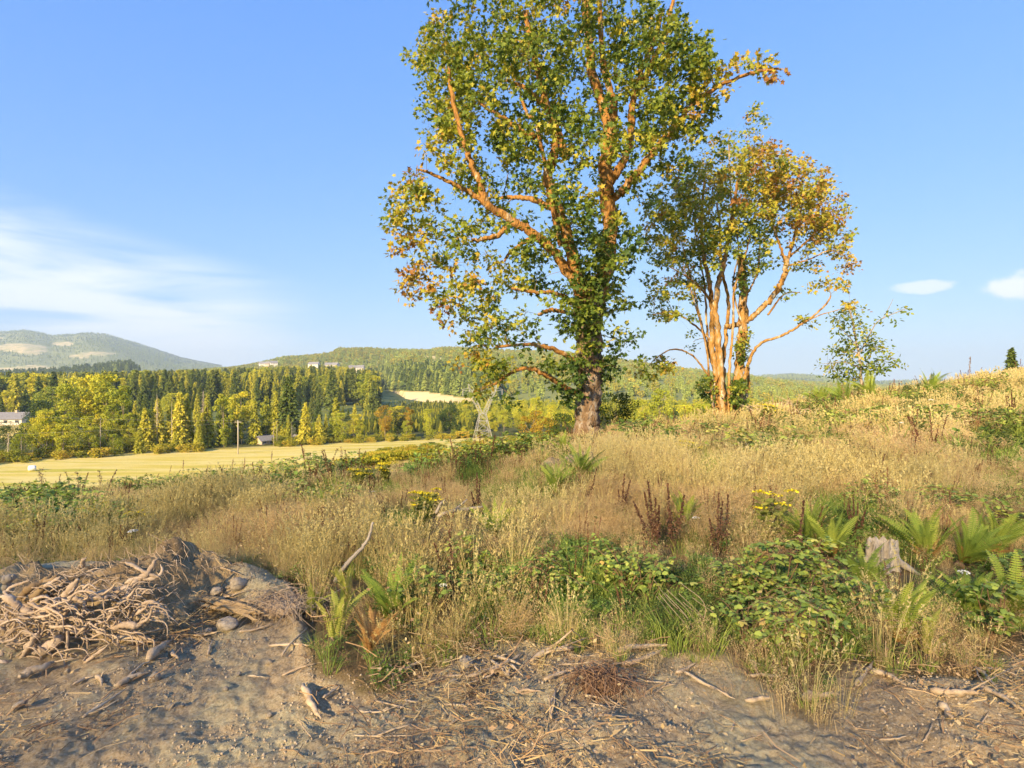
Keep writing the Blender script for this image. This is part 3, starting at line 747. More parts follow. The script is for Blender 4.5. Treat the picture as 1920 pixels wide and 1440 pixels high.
# dark ridge at the left, further out
atF = hill('hill', [(-900, 715, 1500), (0, 712, 1500), (100, 707, 1500), (180, 698, 1500), (245, 692, 1500), (262, 704, 1550), (330, 706, 1600), (430, 708, 1700), (520, 716, 1700)],
           [(-900, -18.6, 1050), (520, -18.6, 1050)], 'dark wooded ridge below the far mountain', zone=zoneA, bump=4)
wood('fir_wood', atF, -500, 262, 2300, 24, [0, 1, 0, 1, 2], 'dark fir wood on the ridge below the far mountain', hue1=0.7, ridge=120)
wood('young_wood', atF, 262, 500, 1200, 13, [2, 3, 2], 'pale young plantation on the ridge below the far mountain', hue1=0.7)
# middle hill with houses and a felled strip
def zoneB(x, y, X, Y):
    t = 0.25+0.25*fbm(X, Y, 0.004, 3, 12)
    poly = np.interp(x, [725, 760, 800, 850, 905, 925], [733, 733, 735, 742, 750, 756]); low = np.interp(x, [725, 760, 800, 850, 905, 925], [737, 748, 764, 768, 772, 764])
    cut = ((y > poly) & (y < low) & (x > 722) & (x < 925)).astype(float)
    t = np.maximum(t, cut*1.0)
    for q in [(800, 672, 28, 5), (875, 708, 22, 6), (680, 699, 16, 6), (505, 689, 18, 3), (585, 692, 14, 2.5), (625, 693, 16, 2.5), (1000, 700, 25, 4), (1240, 745, 22, 4), (1210, 752, 10, 4), (1300, 765, 12, 3), (1120, 735, 20, 3)]:
        t = np.maximum(t, patch(x, y, *q)*0.85)
    return t
RB = [(330, 700, 1700), (380, 697, 1700), (430, 694, 1700), (480, 687, 1700), (530, 676, 1700), (580, 673, 1700), (622, 668, 1700), (634, 660, 1700), (700, 661, 1750), (760, 665, 1800), (800, 666, 1850),
      (830, 661, 1900), (870, 662, 2000), (930, 667, 2100), (1000, 671, 2200), (1080, 675, 2300), (1150, 682, 2400), (1250, 694, 2500), (1340, 704, 2600), (1450, 715, 2700), (1600, 724, 2800), (1800, 730, 2800)]
atB = hill('hill', RB, [(330, 0, 1050), (640, 2, 1020), (720, -16, 820), (760, -18.6, 560), (900, -18.6, 460), (1800, -18.6, 420)],
           'middle hill of plantations with pale houses and a felled strip', nu=420, nv=170, power=0.95, bump=9, bsc=0.004, zone=zoneB)
wood('plantation_wood', atB, 330, 1750, 15000, 10, [2, 3, 4, 2, 3, 5, 4, 2], 'young yellow-green plantations covering the middle hill', zone=zoneB, v0=0.02, hue1=1.0, ridge=500)
# taller fir belt above the felled strip
def belt():
    n = 900; x = 690+240*rng.random(n); low = np.interp(x, [690, 725, 800, 850, 905, 930], [735, 732, 734, 741, 749, 755]); y = low-1-30*rng.random(n)**1.5
    vs = np.linspace(0.02, 1, 300); pos = []
    for a, b in zip(x, y):
        X, Y, Z = atB(np.full(300, a), vs); py = 720-(Z-EYE)/Y*FPX
        k = int(np.argmin(np.abs(py-b))); pos.append([X[k], Y[k], Z[k]-0.3])
    s = 15+8*rng.random(n); rot = np.zeros((n, 3)); rot[:, 2] = rng.random(n)*6.28
    scatter('fir_belt', LP, pos, rot, s, rng.choice([0, 1, 2], n), rng.random(n)*0.8+0.1, 'belt of taller firs along the top of the felled strip')
belt()
# far hill seen right of the second maple
def zoneC(x, y, X, Y):
    return np.maximum(0.2+0.25*fbm(X, Y, 0.002, 3, 14), patch(x, y, 1540, 727, 22, 9)*0.85)
atC = hill('hill', [(1150, 722, 4500), (1340, 715, 4500), (1400, 711, 4500), (1440, 707, 4500), (1490, 704.5, 4500), (1535, 708, 4500), (1560, 713, 4500), (1650, 719, 4500), (1740, 716, 4500), (1830, 714, 4500), (2300, 700, 4500), (3000, 690, 4500)],
           [(1150, -18.6, 2900), (3000, -18.6, 2900)], 'far blue-green hill right of the second maple', zone=zoneC, bump=10, bsc=0.002)
wood('far_wood', atC, 1250, 1950, 4500, 20, [0, 1, 2, 3], 'far woods on the hill right of the second maple', zone=zoneC, hue1=0.8, ridge=200)
# far mountain at the left
def zoneE(x, y, X, Y):
    t = 0.22+0.2*fbm(X, Y, 0.0012, 4, 15)
    for q in [(20, 652, 60, 8), (55, 658, 30, 7), (190, 663, 38, 4), (120, 645, 22, 5), (70, 690, 40, 6), (10, 692, 30, 4), (0, 634, 8, 3), (150, 668, 20, 4)]:
        t = np.maximum(t, patch(x, y, *q)*0.8)
    return t
atE = hill('mountain', [(-900, 650, 5600), (-400, 640, 5600), (-100, 631, 5600), (0, 629, 5600), (45, 626, 5600), (75, 630, 5600), (95, 635, 5600), (143, 634, 5600), (150, 632, 5600), (170, 633, 5600), (200, 636, 5600), (240, 647, 5600),
            (280, 658, 5600), (340, 677, 5600), (410, 690, 5600), (480, 702, 5600), (600, 712, 5600), (800, 720, 5600)],
           [(-900, -18.6, 2600), (800, -18.6, 2600)], 'long hazy mountain with felled patches at the left', nu=360, nv=140, power=1.0, bump=28, bsc=0.0016, zone=zoneE)
wood('far_wood', atE, -300, 420, 9000, 15, [2, 3, 2, 0], 'hazy plantations covering the far mountain', zone=zoneE, hue1=0.55, limit=0.45)
# dark strip of old wood along the mountain crest
def crest():
    n = 1500; p = 145+270*rng.random(n); v = 1.0-0.10*rng.random(n)*np.interp(p, [145, 250, 415], [0.5, 1, 0.6])
    X, Y, Z = atE(p, v); rot = np.zeros((n, 3)); rot[:, 2] = rng.random(n)*6.28
    scatter('crest_wood', LP, np.stack([X, Y, Z-0.5], 1), rot, 26+8*rng.random(n), rng.choice([0, 1], n), rng.random(n)*0.4, 'dark strip of old wood along the far mountain crest')
crest()

# ------------------------------------------------------------------ scrub between the meadow and the far trees
def scrub(name, label, n, pxr, yr, hr, protos, keepfn=None, hue=(0, 1), pw=1.0):
    px = pxr[0]+(pxr[1]-pxr[0])*rng.random(n)
    Y = yr[0](px) + (yr[1](px)-yr[0](px))*rng.random(n)**pw
    X = (px-960)/FPX*Y
    if keepfn is not None:
        k = keepfn(px, Y); X = X[k]; Y = Y[k]
    Z = H(X, Y); n = len(X); s = hr[0]+(hr[1]-hr[0])*rng.random(n)**1.5
    s = np.stack([s*(0.8+0.5*rng.random(n)), s*(0.8+0.5*rng.random(n)), s], 1)
    rot = np.zeros((n, 3)); rot[:, 2] = rng.random(n)*6.28
    scatter(name, protos, np.stack([X, Y, Z-0.05*s[:, 2]], 1), rot, s, rng.integers(0, len(protos), n), hue[0]+(hue[1]-hue[0])*rng.random(n), label)
M_SCRUB = mat('scrub_leaves', [(0.0, (0.09, 0.12, 0.018)), (0.35, (0.20, 0.22, 0.025)), (0.6, (0.36, 0.33, 0.032)), (0.8, (0.50, 0.38, 0.05)), (1.0, (0.42, 0.22, 0.05))],
              noise_w=0.0, rand_w=0.55, transl=0.2, inst=True)
def shrub_mesh(w, n, size, m):
    return broadleaf(w, 0.02, 18, n, m, size)[0]
SHR = [shrub_mesh(1.9, 900, 0.13, M_SCRUB), shrub_mesh(1.5, 800, 0.12, M_SCRUB), shrub_mesh(2.4, 1000, 0.15, M_SCRUB)]
scrub('hedge_bottom', 'fringe of golden brambles and bushes along the far edge of the hay field', 420, (-150, 960), (lambda p: Yedge(p)-1.0, lambda p: Yedge(p)+12), (0.5, 2.6), SHR, lambda p, Y: fbm(p, Y, 0.03, 3, 61) > 0.42)
scrub('slope_scrub', 'yellow-green bramble scrub on the slope left of the big maple', 2600, (640, 1060), (lambda p: 40+0*p, lambda p: np.interp(p, [640, 700, 950, 1060], [60, 120, 185, 190])), (0.5, 1.5), SHR,
      lambda p, Y: fbm((p-960)/FPX*Y, Y, 0.06, 3, 51) > np.interp(Y, [40, 90, 180], [0.35, 0.46, 0.42]))
scrub('slope_scrub', 'yellow-green scrub on the slope between and beyond the two maples', 1500, (1060, 1600), (lambda p: 62+0*p, lambda p: 180+0*p), (0.5, 1.9), SHR, lambda p, Y: fbm((p-960)/FPX*Y, Y, 0.09, 3, 52) > 0.45)
scrub('valley_wood', 'golden-green young wood on the valley floor beyond the pylon', 700, (860, 1500), (lambda p: np.maximum(205, Yedge(p)+25), lambda p: 420+0*p), (3.5, 8.5),
      [KINDS['alder'][k][1][1] for k in range(3)] + [KINDS['poplar'][0][1][1], KINDS['cedar'][0][1][1]])
scrub('valley_plantation', 'young green plantation on the valley floor below the felled strip', 1700, (680, 900), (lambda p: Yedge(p)+30, lambda p: 500+0*p), (3.0, 5.5), [KINDS['fir'][1][1][1], KINDS['fir'][2][1][1], KINDS['cedar'][1][1][1]])
scrub('valley_plantation', 'sunlit young growth on the valley floor right of the pylon', 1500, (900, 1500), (lambda p: 330+0*p, lambda p: 640+0*p), (4.0, 8), [KINDS['fir'][1][1][1], KINDS['cedar'][1][1][1], KINDS['alder'][0][1][1]])

# ------------------------------------------------------------------ lattice pylon
M_STEEL = mat('galvanised_steel', [(0.0, (0.315, 0.300, 0.277)), (1.0, (0.435, 0.420, 0.390))], scale=0.6, rough=0.55, spec=0.4, noise_w=1.0, use=None)
def pylon():
    base = on(905, 188); root = thing('pylon', 'pale steel lattice pylon with a narrow waist beyond the hay field', 'pylon', tuple(base), None, math.radians(14))
    h = EYE-(716-720)/FPX*188 - base[2]
    hw = lambda z: np.interp(z, [0, h*0.44], [2.9, 1.05])
    B = 0.06
    def bar(mb, a, b, r=B): mb.tube([a, b], [r*0.7, r*0.7], 4)
    cs = [(-1, -1), (1, -1), (1, 1), (-1, 1)]; zw = h*0.44
    for sx, sy in cs:
        mb = MB(); bar(mb, [sx*hw(0), sy*hw(0), -0.5], [sx*hw(zw), sy*hw(zw), zw], 0.095); mb.build('leg', M_STEEL, root)
    lv = [0.6, zw*0.34, zw*0.72, zw]
    for k in range(3):
        z0, z1 = lv[k], lv[k+1]
        for q in range(4):
            c0, c1 = cs[q], cs[(q+1) % 4]
            mb = MB(); a0, a1 = hw(z0), hw(z1)
            bar(mb, [c0[0]*a0, c0[1]*a0, z0], [c1[0]*a1, c1[1]*a1, z1], 0.07); bar(mb, [c1[0]*a0, c1[1]*a0, z0], [c0[0]*a1, c0[1]*a1, z1], 0.07)
            bar(mb, [c0[0]*a1, c0[1]*a1, z1], [c1[0]*a1, c1[1]*a1, z1], 0.08); mb.build('cross_brace', M_STEEL, root)
    zt = h*0.86
    for s in (-1, 1):
        mb = MB()      # one raking arm of the V: four chords and zig-zag lacing
        ch = []
        for ex, ey in ((-1, -1), (1, -1), (1, 1), (-1, 1)):
            a = np.array([s*1.05*0.5 + ex*0.5, ey*1.0, zw]); b = np.array([s*4.1+ex*0.42, ey*0.55, zt]); ch.append((a, b)); bar(mb, a, b, 0.09)
        for q in range(4):
            (a, b), (c, d_) = ch[q], ch[(q+1) % 4]
            for i in range(6):
                f0, f1 = i/6, (i+1)/6
                bar(mb, a+(b-a)*f0, c+(d_-c)*f1, 0.05)
        mb.build('arm', M_STEEL, root)
        mb = MB(); bar(mb, [s*4.5, 0.5, zt], [s*4.9, 0, h]); bar(mb, [s*3.7, 0.5, zt], [s*4.9, 0, h]); bar(mb, [s*4.5, -0.5, zt], [s*4.9, 0, h]); bar(mb, [s*3.7, -.5, zt], [s*4.9, 0, h]); mb.build('earth_peak', M_STEEL, root)
        for x in (s*6.6,):
            mb = MB(); mb.tube([[x, 0, zt+0.1], [x, 0, zt-1.9]], [0.09, 0.09], 6); mb.build('insulator', M_STEEL, root)
    mb = MB()
    for ey in (-0.5, 0.5):
        bar(mb, [-7, 0, zt+0.1], [-4.5, ey, zt+0.65]); bar(mb, [-4.5, ey, zt+0.65], [4.5, ey, zt+0.65]); bar(mb, [4.5, ey, zt+0.65], [7, 0, zt+0.1])
        bar(mb, [-7, 0, zt], [-4.5, ey, zt-0.4]); bar(mb, [-4.5, ey, zt-0.4], [4.5, ey, zt-0.4]); bar(mb, [4.5, ey, zt-0.4], [7, 0, zt])
        for i in range(10):
            x0 = -4.5+0.9*i; bar(mb, [x0, ey, zt-0.4 if i % 2 else zt+0.65], [x0+0.9, ey, zt+0.65 if i % 2 else zt-0.4], 0.05)
    mb.build('crossarm', M_STEEL, root)
pylon()

# ------------------------------------------------------------------ utility pole and wires
M_POLE = mat('weathered_pole', [(0.0, (0.36, 0.31, 0.25)), (1.0, (0.55, 0.49, 0.41))], scale=3, noise_w=1.0, use=None, stretch=(1, 1, 0.1))
M_WIRE = mat('wire', [(0.0, (0.16, 0.155, 0.15)), (1.0, (0.26, 0.25, 0.24))], noise_w=1.0, use=None, rough=0.5)
def pole(px, top, Y, label, name='utility_pole'):
    b = on(px, Y); h = EYE-(top-720)/FPX*Y-b[2]
    t = thing(name, label, 'pole', tuple(b))
    mb = MB(); mb.tube([[0, 0, -0.3], [0.03, 0, h*0.5], [0, 0, h]], [0.17, 0.15, 0.11], 8); mb.build('shaft', M_POLE, t, True)
    mb = MB(); mb.tube([[-0.9, 0, h-0.5], [0.9, 0, h-0.5]], [0.07, 0.07], 4); mb.build('crossarm', M_POLE, t)
    return b, h
b1, h1 = pole(446, 788, 150, 'pale wooden utility pole standing in the hedgerow right of the bright poplar')
for off, pyl, Yl, lab in ((0.0, 820, 128, 'lowest thin power wire running left from the utility pole'), (0.5, 775, 132, 'upper thin power wire running left from the utility pole')):
    a = np.array([b1[0], b1[1], b1[2]+h1-0.5+off]); c = W(-140, pyl-4, Yl)
    f = np.linspace(0, 1, 24); P = a+(c-a)*f[:, None]; P[:, 2] -= 4*f*(1-f)*0.7
    mb = MB(); mb.tube(P, 0.018, 4); tag(mb.build('power_wire', M_WIRE), lab, 'wire', 'power wires over the hedgerow')
for off, lab in ((0.0, 'lower thin power wire running right from the utility pole'), (0.5, 'upper thin power wire running right from the utility pole')):
    a = np.array([b1[0], b1[1], b1[2]+h1-0.5+off]); c = W(760, 778-off*18, 185)
    f = np.linspace(0, 1, 24); P = a+(c-a)*f[:, None]; P[:, 2] -= 4*f*(1-f)*0.7
    mb = MB(); mb.tube(P, 0.016, 4); tag(mb.build('power_wire', M_WIRE), lab, 'wire', 'power wires over the hedgerow')

# ------------------------------------------------------------------ houses
M_WALL = mat('painted_wall', [(0.0, (0.561, 0.510, 0.442)), (1.0, (0.663, 0.612, 0.535))], scale=0.8, noise_w=1.0, use=None, rough=0.8)
M_ROOF = mat('grey_shingle', [(0.0, (0.17, 0.165, 0.17)), (1.0, (0.29, 0.275, 0.27))], scale=2.5, noise_w=1.0, use=None, rough=0.85)
M_TAN = mat('tan_wall', [(0.0, (0.42, 0.32, 0.22)), (1.0, (0.54, 0.42, 0.30))], scale=0.8, noise_w=1.0, use=None, rough=0.85)
M_GLASS = mat('window_glass', [(0.0, (0.03, 0.035, 0.045)), (1.0, (0.07, 0.08, 0.09))], noise_w=1.0, use=None, rough=0.08, spec=0.6)
def box(mb, x0, x1, y0, y1, z0, z1):
    v = [[x, y, z] for z in (z0, z1) for y in (y0, y1) for x in (x0, x1)]
    mb.add(v, None, [[0, 2, 3, 1], [4, 5, 7, 6], [0, 1, 5, 4], [2, 6, 7, 3], [0, 4, 6, 2], [1, 3, 7, 5]])
def house(base, w, dep, hw, hr, rz, label, wall=None, wing=True, name='house', win=3):
    t = thing(name, label, 'house' if name == 'house' else 'shed', tuple(base), 'houses in the valley and on the hill', rz)
    wm = wall or M_WALL
    def gable(name_, x0, x1, y0, y1, axis):
        mb = MB(); box(mb, x0, x1, y0, y1, -1.2 if hw < 3 else -7, hw)
        if axis == 0:
            ym = (y0+y1)/2
            mb.add([[x0, y0, hw], [x0, y1, hw], [x0, ym, hw+hr], [x1, y0, hw], [x1, y1, hw], [x1, ym, hw+hr]], [[0, 2, 1], [3, 4, 5]])
        else:
            xm = (x0+x1)/2
            mb.add([[x0, y0, hw], [x1, y0, hw], [xm, y0, hw+hr], [x0, y1, hw], [x1, y1, hw], [xm, y1, hw+hr]], [[0, 1, 2], [3, 5, 4]])
        mb.build('wall', wm, t)
        mb = MB(); e = 0.5; th = 0.18
        if axis == 0:
            ym = (y0+y1)/2; sl = hr/((y1-y0)/2)
            for s_, ye in ((1, y0-e), (-1, y1+e)):
                za = hw-e*sl
                v = [[x0-e, ye, za], [x1+e, ye, za], [x1+e, ym, hw+hr], [x0-e, ym, hw+hr]]; v = v+[[a, b, c+th] for a, b, c in v]
                mb.add(v, None, [[0, 1, 2, 3], [4, 7, 6, 5], [0, 4, 5, 1], [1, 5, 6, 2], [3, 7, 4, 0]])
        else:
            xm = (x0+x1)/2; sl = hr/((x1-x0)/2)
            for xe in (x0-e, x1+e):
                za = hw-e*sl
                v = [[xe, y0-e, za], [xe, y1+e, za], [xm, y1+e, hw+hr], [xm, y0-e, hw+hr]]; v = v+[[a, b, c+th] for a, b, c in v]
                mb.add(v, None, [[0, 1, 2, 3], [4, 7, 6, 5], [0, 4, 5, 1], [1, 5, 6, 2], [3, 7, 4, 0]])
        return mb.build('roof', M_ROOF, t)
    rf = gable('main', -w/2, w/2, -dep/2, dep/2, 0)
    if wing:
        gable('wing', -w/2+w*0.06, -w/2+w*0.36, -dep/2-dep*0.4, -dep/2-0.01, 1)
        mb = MB(); box(mb, w*0.2, w*0.2+0.8, -0.4, 0.4, hw+hr*0.5, hw+hr+0.9); mb.build('chimney', M_TAN, rf)
    for k in range(win):
        x = -w*0.1+w*0.5*k/max(1, win-1) if wing else -w*0.3+w*0.6*k/max(1, win-1)
        f = MB(); box(f, x-0.75, x+0.75, -dep/2-0.06, -dep/2-0.003, hw*0.38, hw*0.82); fo = f.build('window', M_WALL, t)
        g = MB(); box(g, x-0.65, x+0.65, -dep/2-0.075, -dep/2-0.061, hw*0.42, hw*0.78); g.build('pane', M_GLASS, fo)
    return t
b = on(12, 218); b[2] = EYE-(797-720)/FPX*218
house(b, 15.5, 8, 2.6, 2.2, math.radians(8), 'pale low house with a grey roof at the far left edge')
def raise_pad(name, px, py, Y, w, d_, label, m):
    """levelled pad of ground a building stands on"""
    c = W(px, py, Y); mb = MB()
    mb.add([[c[0]-w/2, Y-d_/2, c[2]], [c[0]+w/2, Y-d_/2, c[2]], [c[0]+w/2, Y+d_/2, c[2]+0.3], [c[0]-w/2, Y+d_/2, c[2]+0.3],
            [c[0]-w*0.8, Y-d_, -17], [c[0]+w*0.8, Y-d_, -17], [c[0]+w*0.8, Y+d_, -17], [c[0]-w*0.8, Y+d_, -17]],
           None, [[0, 1, 2, 3], [4, 5, 1, 0], [5, 6, 2, 1], [6, 7, 3, 2], [7, 4, 0, 3]], 0.8)
    tag(mb.build(name, m), label, kind='structure')
M_LAWN = mat('dry_lawn', [(0.0, (0.40, 0.32, 0.09)), (1.0, (0.56, 0.44, 0.14))], scale=0.2, noise_w=1.0, use=None)
raise_pad('terrain', 20, 799, 212, 34, 26, 'levelled dry lawn round the pale house', M_LAWN)
def on_hill(at, px, py):
    vs = np.linspace(0.02, 1, 600); X, Y, Z = at(np.full(600, px), vs); k = int(np.argmin(np.abs(720-(Z-EYE)/Y*FPX-py)))
    return np.array([X[k], Y[k], Z[k]])
for px, py, w, rz, wall, lab in [(493, 690, 16, 0.2, None, 'white house on the hill shoulder, leftmost of the hilltop houses'), (503, 690, 11, -0.3, M_TAN, 'tan house between the two leftmost white hilltop houses'), (513, 689, 15, 0.5, None, 'white gabled house on the hill, right of the tan one'),
                           (589, 692.5, 21, -0.2, None, 'white hilltop house standing alone mid hill'), (617, 694, 15, 0.1, None, 'white hilltop house, left one of the touching pair'), (629, 694, 14, -0.4, None, 'white hilltop house, right one of the touching pair'),
                           (661, 700, 13, 0.3, M_TAN, 'tan house on the bare cut bank of the hill'), (676, 700, 12, 0.0, None, 'pale house beside the bare cut bank, rightmost on the hill')]:
    b = on_hill(atB, px, py); house(b+np.array([0, 0, 6.0]), w*1.05, 11, 4.6, 4.6, rz, lab, wall, wing=False, win=4)
for px, py, Y, rz, lab in [(497, 836, 176, 0.9, 'grey-roofed shed peeping out left of the twin birch trunks'), (509, 838, 180, 0.2, 'dark low shed roof behind the twin birch trunks'), (549, 836, 182, 0.1, 'brown low shed behind the single birch trunk')]:
    b = on(px, Y); house(b-np.array([0, 0, 0.5]), 4.2, 3.6, 1.8, 1.1, rz, lab, M_TAN, wing=False, name='shed', win=2)
# white wrapped bale in the field, white boat-like sheet by the pylon
M_WHITE = mat('white_wrap', [(0.0, (0.70, 0.70, 0.68)), (1.0, (0.82, 0.82, 0.80))], scale=3, noise_w=1.0, use=None, rough=0.5)
def bale():
    b = on(60, 121); mb = MB(); n = 16; a = np.linspace(0, 2*np.pi, n, endpoint=False)
    prof = [(0.0, -0.6), (0.52, -0.6), (0.6, -0.5), (0.63, 0), (0.6, 0.5), (0.52, 0.6), (0.0, 0.6)]
    rings = [np.stack([np.full(n, x), np.cos(a)*r*1.04, np.sin(a)*r*0.95+0.6], 1) for r, x in prof]
    V = np.concatenate(rings); i = np.arange(len(prof)-1)[:, None]*n; j = np.arange(n)[None]; k = (j+1) % n
    mb.add(V, None, np.stack([i+j, i+k, i+n+k, i+n+j], -1).reshape(-1, 4), rng.random(len(V)))
    o = mb.build('wrapped_bale', M_WHITE, None, True); o.location = tuple(b); o.rotation_euler = (0, 0, 0.5)
    tag(o, 'small white wrapped bale lying in the mown hay field', 'bale')
bale()
def trough():
    b = on(966, 120); t = thing('parked_trailer', 'long low white trailer at the foot of the sunlit slope, right of the pylon', 'trailer', tuple(b), None, 0.15)
    mb = MB(); n = 9
    for x0, x1, z0, z1, yy in ((-4.2, 3.4, 0.5, 1.45, 0.9), (3.4, 4.3, 0.6, 1.2, 0.6)): box(mb, x0, x1, -yy, yy, z0, z1)
    mb.build('body', M_WHITE, t)
    mb = MB(); box(mb, -4.4, 3.6, -1.0, 1.0, 1.453, 1.56); mb.build('cover', M_WHITE, t)
    for x in (-2.4, -1.2, 1.6):
        for s_ in (-1, 1):
            mb = MB(); mb.tube([[x, s_*0.95, 0.3], [x, s_*0.72, 0.3]], [0.42, 0.42], 12); mb.build('wheel', M_FIRT, t)
trough()

# ------------------------------------------------------------------ the maples
LEAF2 = np.array([(0, 0), (-.02, .42), (.22, .24), (.50, .56), (.56, .22), (1.0, 0), (.56, -.22), (.50, -.56), (.22, -.24), (-.02, -.42)])
LEAF = np.array([[0.3, 0, 0]] + [[x-0.0, y, -abs(y)*0.25-0.18*x*x] for x, y in LEAF2])
LEAF_F = np.array([[0, k, k % 10+1] for k in range(1, 11)])
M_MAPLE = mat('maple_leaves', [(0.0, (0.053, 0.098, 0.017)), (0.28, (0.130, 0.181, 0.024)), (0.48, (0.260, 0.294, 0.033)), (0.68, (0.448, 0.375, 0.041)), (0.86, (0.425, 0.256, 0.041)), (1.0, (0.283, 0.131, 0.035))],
              noise_w=0.0, rand_w=0.0, transl=0.28, rough=0.55, spec=0.25, tr_gain=1.4)
M_MOSS_SUN = mat('sunlit_mossy_bark', [(0.0, (0.096, 0.065, 0.037)), (0.3, (0.232, 0.117, 0.040)), (0.55, (0.382, 0.189, 0.047)), (0.70, (0.300, 0.195, 0.093)), (0.82, (0.464, 0.377, 0.284)), (0.95, (0.710, 0.624, 0.519))],
             scale=4.5, detail=12, noise_w=0.78, bump=0.10, bump_scale=13, stretch=(1, 1, 0.35))  # moss brown, with the low sun's orange worked into the limb colour
M_BARK_SHADE = mat('shaded_grey_brown_bark', [(0.0, (0.06, 0.042, 0.028)), (0.3, (0.15, 0.095, 0.055)), (0.55, (0.23, 0.15, 0.085)), (0.75, (0.31, 0.25, 0.19)), (1.0, (0.52, 0.48, 0.43))],
             scale=5, detail=12, noise_w=0.8, bump=0.12, bump_scale=14, stretch=(1, 1, 0.35))  # trunk bark, greyer and less orange: its shade is painted into the colour
M_TWIG = mat('maple_twigs', [(0.0, (0.13, 0.085, 0.045)), (1.0, (0.33, 0.22, 0.10))], scale=4, noise_w=0.7)
M_STEM2 = mat('pale_mossy_bark', [(0.12, (0.081, 0.046, 0.023)), (0.36, (0.276, 0.144, 0.040)), (0.52, (0.414, 0.230, 0.069)), (0.64, (0.345, 0.253, 0.149)), (0.80, (0.621, 0.529, 0.402))],
              scale=5.0, detail=12, noise_w=0.8, bump=0.07, bump_scale=16, stretch=(1, 1, 0.3))

